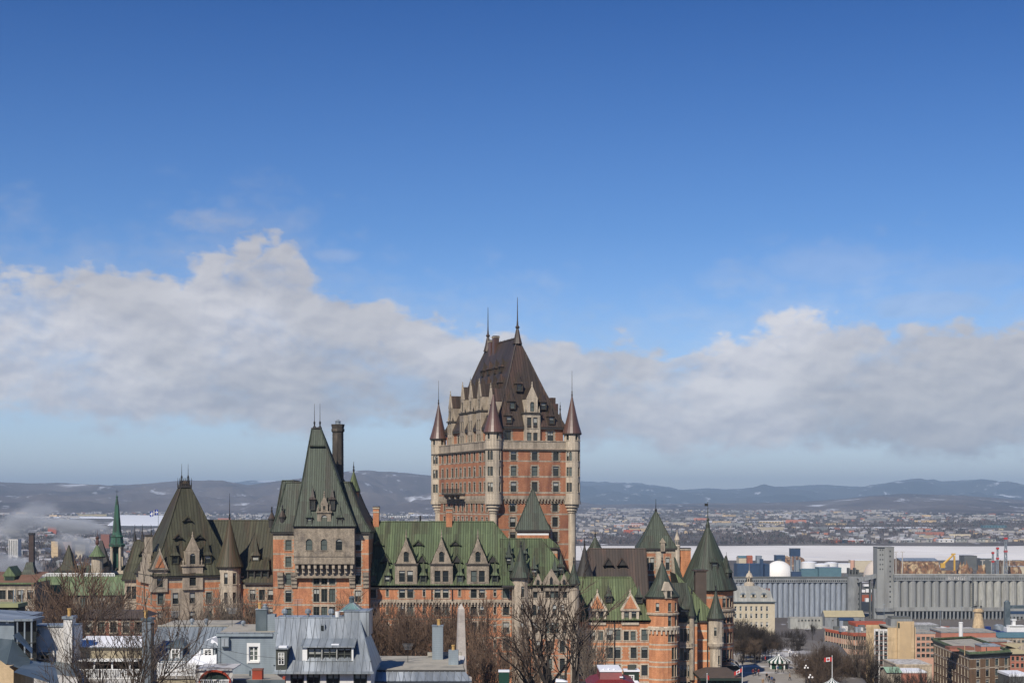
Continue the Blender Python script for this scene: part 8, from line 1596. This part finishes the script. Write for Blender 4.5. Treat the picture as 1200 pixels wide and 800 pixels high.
# the garden thicket
for i in range(19):
    px = 425 + 6.9 * i + trng.uniform(-3, 3); D = trng.choice((232, 246, 260, 274))
    if 532 < px < 549 and D < 240: D = 262
    plant('garden', *pp(px, D), trng.uniform(19.5, 24), 'bare brown tree in the thicket below the long wing', 'trees in the garden below the long wing', z=58)
for px, D, h in ((556, 226, 17), (570, 222, 18), (588, 235, 19.5), (603, 238, 18), (615, 250, 18)): plant('garden', *pp(px, D), h, 'bare brown tree between the obelisk and the many stemmed tree', 'trees right of the obelisk', z=58.5)
plant('veteran', *pp(641, 215), 25.5, 'tallest bare tree, many dark stems fanning out before the stone pavilion', None, 0, 1.2, 1.1, z=64)
plant('grey', *pp(676, 236), 20, 'bare tree leaning against the right of the many stemmed tree', None, 1, None, .9, z=59); plant('grey', *pp(696, 255), 15, 'small thin bare tree before the brick gables of the river wing', None, 2, None, .8, z=59)
# beyond the terrace
for i in range(32):
    px = 863 + trng.uniform(0, 74); D = trng.uniform(412, 500); x, y = pp(px, D)
    top = lerp_pts([(860, 722), (872, 719), (890, 724), (910, 734), (938, 748)], px) + trng.uniform(0, 14); zt = Z(top, D); h = trng.uniform(13, 17)
    plant('dark', x, y, h, 'bare dark tree in the wood below the cream post office', 'wood below the post office', z=zt - h)
for i in range(24):
    px = 863 + 2.1 * i + trng.uniform(-1, 1); D = trng.uniform(384, 408); x, y = pp(px, D); zt = Z(lerp_pts([(860, 726), (890, 730), (910, 745)], px) + trng.uniform(0, 10), D)
    plant('dark', x, y, zt - ground_z(x, y), 'bare dark tree at the front of the wood beside the great round tower', 'front of the wood by the kiosk')
for i in range(14):
    px = trng.uniform(862, 902); D = trng.uniform(376, 392); x, y = pp(px, D); plant('clump' if i % 2 else 'dark', x, y, trng.uniform(4.5, 7), 'low bare shrubby tree under the front of the wood by the kiosk', 'low trees under the front of the wood')
for i in range(16):
    px = trng.uniform(903, 946); D = trng.uniform(408, 450); x, y = pp(px, D); h = trng.uniform(9, 12); plant('dark', x, y, h, 'bare dark tree on the slope behind the kiosk', 'trees on the slope behind the kiosk', z=Z(trng.uniform(740, 754), D) - h)
for i, (px, D, w, top) in enumerate(((957, 352, .9, 750), (966, 346, 1.15, 742), (977, 350, 1.3, 747), (990, 356, 1.1, 757), (1003, 350, 1.0, 770), (968, 335, 1.2, 760))):
    h = 16; plant('clump', *pp(px, D), h, ('round bare crown leftmost of the dense clump behind the striped tent', 'tallest round bare crown behind the maple leaf flag', 'round bare crown right of the maple leaf flag', 'smaller round bare crown before the curved salmon building', 'lowest round bare crown at the right of the dense clump', 'round bare crown nearest the striped tent')[i], 'dense round trees behind the tent', z=Z(top, D) - h, wide=w * .8)
for px, D, top in ((1009, 345, 728), (1020, 352, 738), (1000, 362, 750), (1028, 360, 762), (1040, 372, 775), (1058, 380, 781), (1073, 385, 777), (1086, 380, 783), (1049, 366, 788), (1180, 395, 787), (1192, 400, 784)):
    h = 17; plant('dark' if px > 1025 else 'grey', *pp(px, D), h, 'bare tree at the foot of the sandstone block and its neighbours' if px < 1100 else 'bare tree before the snowy garage roof', 'trees below the sandstone block' if px < 1100 else 'trees by the snowy garage', z=Z(top, D) - h, wide=.75)
for px, D, top in ((940, 600, 733), (952, 640, 728), (930, 620, 736), (921, 560, 741)):
    plant('dark', *pp(px, D), 10, 'bare street tree on the slope down to the quay office', 'street trees before the quay office', z=Z(top, D) - 10)

# ------------------------------------------------------------------ far woods and suburb
def tuft(b, rng, x, y, z, h, w, n, m):
    for k in range(n):
        a = rng.uniform(0, 6.283); r = w * math.sqrt(rng.random()); e = (x + r * math.cos(a), y + r * math.sin(a)); zt = z + h * rng.uniform(.55, 1.0) * (1 - .3 * (r / w) ** 2); t = w * rng.uniform(.10, .22)
        c = rng.uniform(0, 3.14159); dx, dy = math.cos(c) * t, math.sin(c) * t
        b.face([(x + (e[0] - x) * .3 - dx * .3, y + (e[1] - y) * .3, z), (x + (e[0] - x) * .3 + dx * .3, y + (e[1] - y) * .3, z), (e[0] + dx, e[1] + dy, z + (zt - z) * .7), (e[0], e[1], zt), (e[0] - dx, e[1] - dy, z + (zt - z) * .65)], m)
def in_view(x, y): 
    px = 600 + F * x / y; return -60 < px < 1260
WHITE_AREAS = ((-1420, -1090, 4750, 6350),)
rng = random.Random(5); b = MB()
def clear(x, y): 
    px = 600 + F * x / y
    return (y > 4500 and y < 7400 and 85 < px < 200)
for i in range(2600):
    px = rng.uniform(-60, 330); D = 1000 * (3.3 ** rng.random()); x, y = X(px, D), D
    if mnoise.noise(Vector((x / 160, y / 420, 4))) < -.25: continue
    tuft(b, rng, x, y, ground_z(x, y) - .5, rng.uniform(8, 14), rng.uniform(3, 5.5), 10, rng.choice(('far_wood', 'far_wood', 'far_wood_dark')))
o = b.build('far_wood', uv=False); o['kind'] = 'stuff'
b = MB()
def far_spot(lo=3640, hi=10500, pw=1.0):
    px = rng.uniform(-60, 1260); D = lo + (hi - lo) * rng.random() ** pw; return px, D
for i in range(26000):
    px, D = far_spot(3600, 11000, 1.35); x, y = X(px, D), D
    if clear(x, y): continue
    if mnoise.noise(Vector((x / 420, y / 900, 8))) < -.2: continue
    tuft(b, rng, x, y, ground_z(x, y) - 1, rng.uniform(7, 13), rng.uniform(4, 9), 3 if D > 6000 else 5, rng.choice(('far_wood', 'far_wood', 'far_wood_dark', 'far_pine' if rng.random() < .35 else 'far_wood')))
o = b.build('suburb_trees', uv=False); o['kind'] = 'stuff'
def gable_house(b, x, y, z, w, d, h, rh, a, wm, rm):
    f = Fr(x, y, z, a)
    for (x0, y0), (x1, y1) in (((-w, -d), (w, -d)), ((w, -d), (w, d)), ((w, d), (-w, d)), ((-w, d), (-w, -d))): b.face([f.p(x0, y0, -2), f.p(x1, y1, -2), f.p(x1, y1, h), f.p(x0, y0, h)], wm)
    if rh > 0:
        b.face([f.p(-w, -d, h), f.p(w, -d, h), f.p(w, 0, h + rh), f.p(-w, 0, h + rh)], rm); b.face([f.p(w, d, h), f.p(-w, d, h), f.p(-w, 0, h + rh), f.p(w, 0, h + rh)], rm)
        b.face([f.p(-w, d, h), f.p(-w, -d, h), f.p(-w, 0, h + rh)], wm); b.face([f.p(w, -d, h), f.p(w, d, h), f.p(w, 0, h + rh)], wm)
    else: b.face([f.p(-w, -d, h), f.p(w, -d, h), f.p(w, d, h), f.p(-w, d, h)], rm)
KINDS = (('far_wall', 'far_snow', 'white walled'), ('cream', 'far_roof', 'cream walled'), ('brick_pink', 'far_roof', 'red brick'), ('concrete', 'far_snow', 'grey walled'), ('limestone', 'far_roof', 'tan walled'), ('far_wall', 'far_roof', 'dark roofed white'), ('tile_red', 'far_roof', 'orange red'))
spots = []
for i in range(4300):
    px, D = far_spot(3640, 10800, 1.25); x, y = X(px, D), D
    if clear(x, y): continue
    if mnoise.noise(Vector((x / 500, y / 1100, 2))) < -.22: continue
    spots.append((D, x, y))
for i in range(150):
    px = rng.uniform(-40, 180); D = rng.uniform(1300, 3600); spots.append((D, X(px, D), D))
spots.sort()
meshes = {}
for k, (wm, rm, nm) in enumerate(KINDS):
    for v in range(2):
        b = MB(); gable_house(b, 0, 0, 0, 5.5 + 2.5 * v, 4.2 + v, 4.2 + 1.5 * v, 2.6 if v == 0 else 2.0, 0, wm, rm); meshes[(k, v)] = b.fill(bpy.data.meshes.new('suburban_house'), uv=True)
weights = (6, 1.5, 1.2, 4, 1.2, 6, .15)
for i, (D, x, y) in enumerate(spots[:290]):
    k = rng.choices(range(7), weights)[0]; o = bpy.data.objects.new('suburban_house', meshes[(k, rng.randrange(2))]); COL.objects.link(o); o.location = (x, y, ground_z(x, y)); o.rotation_euler[2] = rng.uniform(0, 3.14)
    side = 'on the low ground left of the hotel' if x < -.15 * y else 'in the suburb across the river ice'
    tag(o, KINDS[k][2] + ' house ' + side, 'house', KINDS[k][2] + ' houses ' + side)
b = MB()
for D, x, y in spots[290:]:
    k = rng.choices(range(7), weights)[0]; s = rng.uniform(.8, 1.3); big = rng.random() < .07; w = rng.uniform(14, 40) if big else 5.5 * s
    gable_house(b, x, y, ground_z(x, y), w, 5 * s if not big else rng.uniform(7, 14), 4.2 * s if not big else rng.uniform(7, 12), 0 if big else 2.6, rng.uniform(-.6, .6), KINDS[k][0], KINDS[k][1])
o = b.build('distant_suburb'); o['kind'] = 'stuff'
# bigger blocks one can tell apart on the far shore
for i, (px0, px1, y0, D, m, l) in enumerate(((975, 990, 634, 3640, 'tile_red', 'orange red boat shed on the far shore, left of the pair'), (994, 1012, 634.5, 3640, 'tile_red', 'orange red boat shed on the far shore, right of the pair'), (987, 993, 634, 3635, 'port_blue', 'small blue hut between the orange red boat sheds'), (1056, 1072, 636, 3640, 'concrete', 'grey shore block just right of the elevator tower'), (1076, 1092, 635, 3650, 'concrete_warm', 'pale shore block, second right of the elevator tower'), (1100, 1118, 636.5, 3640, 'white_wall', 'white shore block left of the long glazed one'), (1120, 1167, 635.5, 3660, 'concrete_warm', 'long glazed pale block on the far shore'), (1152, 1180, 620.5, 4800, 'port_teal', 'hall with a wide teal roof in the far suburb'), (873, 912, 613, 5200, 'cream', 'long cream college block above the white dome'), (890, 918, 610.5, 5300, 'limestone', 'tan wing behind the long cream college block'), (968, 992, 614.5, 5200, 'limestone', 'flat tan hall in the suburb right of the college'), (1066, 1082, 606, 6800, 'cream', 'pale church like block high in the suburb'), (700, 720, 612, 5400, 'concrete_warm', 'long pale hall seen right of the tall tower'), (720, 752, 614.5, 5000, 'salmon', 'pale pink school between the tall tower and the square tower'), (1140, 1166, 604.5, 7200, 'white_wall', 'white halls at the foot of the right hills'), (900, 925, 606, 7000, 'white_wall', 'white warehouse high in the suburb above the college'), (455, 480, 604, 6500, 'white_wall', 'white hall glimpsed left of the tall tower'))):
    x0, x1 = X(px0, D), X(px1, D); z0 = ground_z((x0 + x1) / 2, D); t = Obj('shore_block', (px0 + px1) / 2, D, l, 'building'); zt = max(Z(y0, D), z0 + 6); b = MB(); b.box(x0, x1, D, D + 25, z0 - 2, zt, m); t.part('wall', b); b = MB(); b.box(x0 - .5, x1 + .5, D - .5, D + 25.5, zt, zt + 1.2, 'port_teal' if 'teal' in l else 'snow' if i % 2 else 'concrete_dark'); t.part('roof', b)
    b = MB(); n = max(3, int((x1 - x0) / 9))
    for k in range(n): x = x0 + (x1 - x0) * (k + .5) / n; b.box(x - 1.6, x + 1.6, D - .4, D - .05, z0 + 2, zt - 1.5, 'glass')
    t.part('window_band', b)
# ------------------------------------------------------------------ smoke from the factory quarter
def smoke(px, py, D, rx, ry, dens, label, tilt=0, seed=0.0, drift=1.0):
    m = bpy.data.materials.new('smoke'); m.use_nodes = True; nt = m.node_tree; N = nt.nodes; L = nt.links; N.clear()
    tc = N.new('ShaderNodeTexCoord'); mp = N.new('ShaderNodeMapping'); mp.inputs['Location'].default_value = (seed, seed * 2, seed); mp.inputs['Scale'].default_value = (1.0 * drift, .8, 1.1); L.new(tc.outputs['Object'], mp.inputs[0])
    nz = N.new('ShaderNodeTexNoise'); nz.inputs['Scale'].default_value = 2.2; nz.inputs['Detail'].default_value = 5; nz.inputs['Roughness'].default_value = .6; L.new(mp.outputs[0], nz.inputs['Vector'])
    vl = N.new('ShaderNodeVectorMath'); vl.operation = 'LENGTH'; L.new(tc.outputs['Object'], vl.inputs[0])
    r = N.new('ShaderNodeMapRange'); r.inputs[1].default_value = 1.0; r.inputs[2].default_value = .15; L.new(vl.outputs['Value'], r.inputs[0])
    a = N.new('ShaderNodeMath'); a.operation = 'ADD'; L.new(nz.outputs[0], a.inputs[0]); L.new(r.outputs[0], a.inputs[1])
    q = N.new('ShaderNodeMapRange'); q.inputs[1].default_value = .78; q.inputs[2].default_value = 1.25; q.inputs[4].default_value = dens * .75; L.new(a.outputs[0], q.inputs[0])
    v = N.new('ShaderNodeVolumePrincipled'); v.inputs['Color'].default_value = (.90, .94, 1.0, 1); v.inputs['Anisotropy'].default_value = -.1; L.new(q.outputs[0], v.inputs['Density'])
    o_ = N.new('ShaderNodeOutputMaterial'); L.new(v.outputs[0], o_.inputs['Volume'])
    MATS['smoke%d' % len(MATS)] = m; nm = 'smoke%d' % (len(MATS) - 1)
    b = MB(); n = 14; b.lathe(0, 0, [(math.sin(math.pi * i / 10) + .001, -math.cos(math.pi * i / 10)) for i in range(11)], n, nm)
    s = D / F; o = b.build('smoke_plume', uv=False); o.location = (X(px, D), D, Z(py, D)); o.scale = (rx * s, rx * s * .7, ry * s); o.rotation_euler[1] = tilt
    return tag(o, label, 'smoke')
smoke(18, 664, 1500, 50, 22, 0.108, 'low blue grey smoke bank in front of the tall brown chimney', R(14), 3)
smoke(92, 638, 1900, 44, 17, 0.090, 'smoke plume drifting left from the round turret', R(16), 11)
smoke(86, 616, 2700, 62, 14, 0.063, 'long pale smoke plume reaching toward the white field', R(6), 23)
smoke(20, 618, 2600, 48, 26, 0.050, 'tall thin smoke cloud over the far left suburb', R(-20), 31)
smoke(40, 600, 3200, 44, 18, 0.022, 'faint highest wisp of smoke below the hills', R(-10), 43)
# ------------------------------------------------------------------ terrace: boards, people, lamps, rail
mat('asphalt', (.055, .055, .058), (.045, .045, .047), sc=.5, rough=.85)
mat('trouser', (.025, .026, .032), rough=.9); mat('skin', (.50, .30, .22), rough=.6); mat('hair', (.03, .022, .018), rough=.8)
mat('coat_black', (.018, .018, .02), rough=.8); mat('coat_burgundy', (.12, .015, .02), rough=.8); mat('coat_blue', (.03, .06, .16), rough=.8); mat('coat_tan', (.28, .19, .11), rough=.8); mat('coat_red', (.45, .03, .03), rough=.8)
mat('globe', (.85, .82, .78), rough=.3)
mat('canopy_black', (.02, .022, .026), rough=.3)
b = MB(); D0, D1 = 296.0, 408.0; nx, ny = 14, 16
def deck(i, j):
    y = D0 + (D1 - D0) * j / ny; x0, x1 = X(858, 330) + (y - 330) * .10, X(1000, D0) - 6 + (y - D0) * .12; x = x0 + (x1 - x0) * i / nx; return (x, y, ground_z(x, y) + .06)
for j in range(ny):
    for i in range(nx): b.face([deck(i, j), deck(i + 1, j), deck(i + 1, j + 1), deck(i, j + 1)], 'plank')
o = b.build('boardwalk'); o['kind'] = 'structure'
b = MB(); D = 318
for q in (((872, 322), (905, 318), (915, 304), (866, 304)),): b.face([(X(p, d), d, ground_z(X(p, d), d) + .075) for p, d in q][::-1], 'asphalt')
for f in range(len(b.m)): pass
b.names = ['asphalt']; o = b.build('road'); o['kind'] = 'structure'

def person_mesh(stride, coat, seed):
    v = [(0, 0, .92), (0, .01, 1.12), (0, .0, 1.36), (0, -.01, 1.50), (0, -.03, 1.58), (0, -.03, 1.70)]
    r = [.155, .15, .185, .065, .10, .095]; e = [(0, 1), (1, 2), (2, 3), (3, 4), (4, 5)]
    for s in (-1, 1):
        k = len(v); st = stride * s; v += [(.095 * s, 0, .86), (.10 * s, -st * .55 - .03, .48), (.10 * s, -st + (.05 if st < 0 else 0), .09), (.11 * s, -st - .16, .04)]; r += [.115, .075, .055, .042]; e += [(0, k), (k, k + 1), (k + 1, k + 2), (k + 2, k + 3)]
        k = len(v); v += [(.20 * s, 0, 1.40), (.27 * s, .04 + st * .2, 1.12), (.25 * s, -.06 + st * .5, .88), (.24 * s, -.09 + st * .55, .80)]; r += [.075, .058, .045, .04]; e += [(2, k), (k, k + 1), (k + 1, k + 2), (k + 2, k + 3)]
    me = bpy.data.meshes.new('person'); me.from_pydata(v, e, []); o = bpy.data.objects.new('tmp', me); COL.objects.link(o)
    m = o.modifiers.new('s', 'SKIN')
    for d, q in zip(me.skin_vertices[0].data, r): d.radius = (q, q * .8)
    me.skin_vertices[0].data[0].use_root = True
    s = o.modifiers.new('u', 'SUBSURF'); s.levels = s.render_levels = 1
    dg = bpy.context.evaluated_depsgraph_get(); out = bpy.data.meshes.new_from_object(o.evaluated_get(dg)); bpy.data.objects.remove(o); out.name = 'person'
    out.materials.clear()
    for n in ('trouser', coat, 'skin', 'hair'): out.materials.append(MATS[n])
    for p in out.polygons:
        z = p.center.z; p.use_smooth = True
        p.material_index = 0 if z < .80 and abs(p.center.x) < .19 else 1 if z < 1.47 and not (z < .86) else 2 if z < 1.66 and p.center.y < -.01 else 3 if z > 1.5 else 2
    return out
PM = {}
def person(px, py, coat, label, rot, stride=.2):
    D = (EYE - 57.0) * F / (py - HZ); x = X(px, D)
    k = (coat, stride)
    if k not in PM: PM[k] = person_mesh(stride, 'coat_' + coat, 1)
    o = bpy.data.objects.new('person', PM[k]); COL.objects.link(o); o.location = (x, D, ground_z(x, D) + .065); o.rotation_euler[2] = rot
    tag(o, label, 'person', 'people on the boardwalk')
for i, (px, py, c, l, r, s) in enumerate((
    (882.5, 792, 'burgundy', 'person in a dark red coat walking first in the close group of three', 2.6, .22), (885.5, 791, 'black', 'person in black walking in the middle of the group of three', 2.7, .18), (889, 792, 'burgundy', 'person in a wine coloured coat walking last in the group of three', 2.5, .22),
    (870, 781.5, 'tan', 'person in a tan coat by the foot of the round tower', .4, .15), (898.5, 797, 'black', 'person in black stepping toward the kiosk', .3, .25), (901.5, 799.5, 'black', 'person in black just behind the one stepping to the kiosk', .5, .2), (904.5, 801, 'blue', 'person in a blue jacket near the bottom of the boardwalk', 3.2, .22), (907, 803, 'black', 'person in a black coat lowest on the boardwalk', 3.0, .2),
    (909, 789, 'black', 'person in black standing left before the kiosk', 1.2, .12), (911.5, 788, 'blue', 'person in a dark blue jacket standing by the kiosk counter', 2.0, .12), (917, 788, 'black', 'person in black at the right corner of the kiosk', 4.0, .18), (934, 789.5, 'black', 'person in black strolling alone right of the kiosk', 3.1, .25), (897, 776.5, 'red', 'person in a bright red jacket far back beside the kiosk', 1.0, .15),
    (894, 804, 'tan', 'person in a tan coat cut by the lower edge of the boardwalk', .2, .2), (925.5, 797, 'tan', 'person in a tan coat walking below the kiosk', 1.4, .22), (887, 776, 'black', 'person in black far back near the wood', 2.2, .15))):
    person(px, py, c, l, r, s)
def lamp(px, pytop, D, label):
    t = Obj('street_lamp', px, D, label, 'street lamp', 'globe lamps on the boardwalk'); x = X(px, D); zt = Z(pytop, D); z = ground_z(x, D); b = MB(); b.lathe(x, D, [(.16, z), (.12, z + .8), (.06, z + 1), (.045, zt - .4)], 7, 'iron'); t.part('post', b)
    for a in range(3):
        b = MB(); an = R(90 + 120 * a + 15); gx, gy = x + .42 * math.cos(an), D + .42 * math.sin(an); zc = zt - .35
        b.lathe(gx, gy, [(.2 * math.sin(math.pi * i / 6) + .002, zc - .2 * math.cos(math.pi * i / 6)) for i in range(7)], 8, 'globe'); t.part('globe', b, smooth=True); b = MB(); b.tube((x, D, zc - .25), (gx, gy, zc - .2), .03, .03, 4, 'iron'); t.part('arm', b)
    b = MB(); b.lathe(x, D, [(.2 * math.sin(math.pi * i / 6) + .002, zt + .1 - .2 * math.cos(math.pi * i / 6)) for i in range(7)], 8, 'globe'); t.part('globe', b, smooth=True)
for px, y, D, l in ((874.5, 760, 385, 'globe lamp before the wood below the post office'), (932, 766, 372, 'globe lamp just right of the kiosk'), (938.5, 771, 356, 'globe lamp second right of the kiosk'), (944.5, 780, 334, 'globe lamp beside the dense round trees'), (949.5, 791, 314, 'globe lamp nearest the striped tent'), (925.5, 762, 392, 'globe lamp behind the kiosk')): lamp(px, y, D, l)
t = Obj('terrace_railing', 946, 340, 'dark iron railing along the edge of the boardwalk', 'railing'); pts = [(936, 398), (940, 372), (944, 350), (949, 330), (955, 312), (960, 300)]; b = MB(); c = MB()
P = [Vector((X(p, d), d, ground_z(X(p, d), d))) for p, d in pts]
for p, q in zip(P, P[1:]):
    for h in (.45, 1.05): b.tube(p + Vector((0, 0, h)), q + Vector((0, 0, h)), .035, .035, 4, 'iron')
    for i in range(8): k = p.lerp(q, i / 8); c.tube(k, k + Vector((0, 0, 1.1)), .03, .03, 4, 'iron')
t.part('rail', b); t.part('baluster', c)
# dark glazed canopies at the foot of the great round tower
for i, (px, py, D, l) in enumerate(((853, 776.5, 330, 'black arched canopy against the great round tower'), (855, 781.5, 322, 'lower black arched canopy beside the entrance roof'))):
    t = Obj('arched_canopy', px, D, l, 'canopy'); b = MB(); cx = X(px, D); w = 2.3; n = 10; zt = Z(py - 4, D); zb = zt - 1.3
    arc = [(cx + w * math.cos(math.pi * k / n), zb + 1.3 * math.sin(math.pi * k / n)) for k in range(n + 1)]
    for p, q in zip(arc, arc[1:]): b.face([(p[0], D, p[1]), (p[0], D + 5, p[1]), (q[0], D + 5, q[1]), (q[0], D, q[1])], 'canopy_black')
    t.part('shell', b); b = MB(); tube_path(b, [(p[0], D - .03, p[1]) for p in arc], .07, 'tin_dark'); t.part('rim', b)
    b = MB(); b.box(cx - w, cx + w, D + .6, D + .8, t.o.z, zb, 'canopy_black'); t.part('wall', b)
# parked cars on the slope behind the terrace
def car(x, y, rot, m, label):
    t = empty('parked_car', (x, y, ground_z(x, y)), label, 'car', 'cars parked behind the dense round trees', rot); b = MB()
    pr = [(-2.1, .3), (2.1, .3), (2.15, .75), (1.2, .85), (.6, 1.4), (-1.2, 1.42), (-1.9, .9), (-2.15, .8)]; b.prism(pr, -.85, .85, m); b.build('body', t)
    b = MB(); b.prism([(.95, .9), (.5, 1.33), (-1.1, 1.35), (-1.6, .92)], -.87, .87, 'glass'); b.build('window', t)
    for sx in (-1.3, 1.3):
        for sy in (-.8, .8):
            b = MB(); n = 12; b.loft([[(sx + .32 * math.cos(6.283 * i / n), sy - .1 * (1 if sy > 0 else -1) * k, .32 + .32 * math.sin(6.283 * i / n)) for i in range(n)] for k in (-1, 1)], 'tar', base=True); b.build('wheel', t)
for i, (px, D, m, l) in enumerate(((947, 372, 'concrete_blue', 'pale blue car parked beside the boardwalk railing'), (942, 640, 'white_paint', 'white car on the street before the quay office'), (953, 660, 'navy', 'navy car on the street before the quay office'), (961, 650, 'tin_dark', 'dark grey car on the street behind the dense trees'))): car(X(px, D), D, R(70) if i else R(20), m, l)

# aerials and wires over the near roofs
for px, D, y0, y1, l in ((349, 134.5, 724, 702, 'thin television aerial on the ridge of the blue mansard'), (272, 140, 734, 712, 'thin television aerial on the gravel roof by the chimney stack'), (205, 143, 734, 716, 'thin television aerial on the grey seam roof ridge'), (478, 142, 776, 754, 'thin television aerial on the flat gravel roof')):
    t = Obj('aerial', px, D, l, 'aerial'); b = MB(); x = X(px, D); b.tube((x, D, Z(y0 + 8, D)), (x, D, Z(y1, D)), .028, .022, 5, 'iron'); t.part('mast', b); b = MB()
    for k in range(5): z = Z(y1, D) - .12 * k; w = .5 - .05 * k; b.tube((x - w, D, z), (x + w, D, z), .014, .014, 4, 'tin')
    t.part('crossbar', b)
for i, (p, q, l) in enumerate((((20, 129, 716), (178, 136, 731), 'black wire slung from the flat roofed house to the tall flue pipe'), ((179, 136, 733), (330, 129.5, 771), 'black wire slung from the tall flue pipe to the black dormer'))):
    t = Obj('overhead_wire', p[0], p[1], l, 'wire'); b = MB(); P0 = Vector((X(p[0], p[1]), p[1], Z(p[2], p[1]))); P1 = Vector((X(q[0], q[1]), q[1], Z(q[2], q[1]))); pts = []
    for k in range(13): u = k / 12; v = P0.lerp(P1, u); v.z -= 1.0 * 4 * u * (1 - u) * .5; pts.append(v)
    tube_path(b, pts, .016, 'iron', 4); t.part('cable', b)
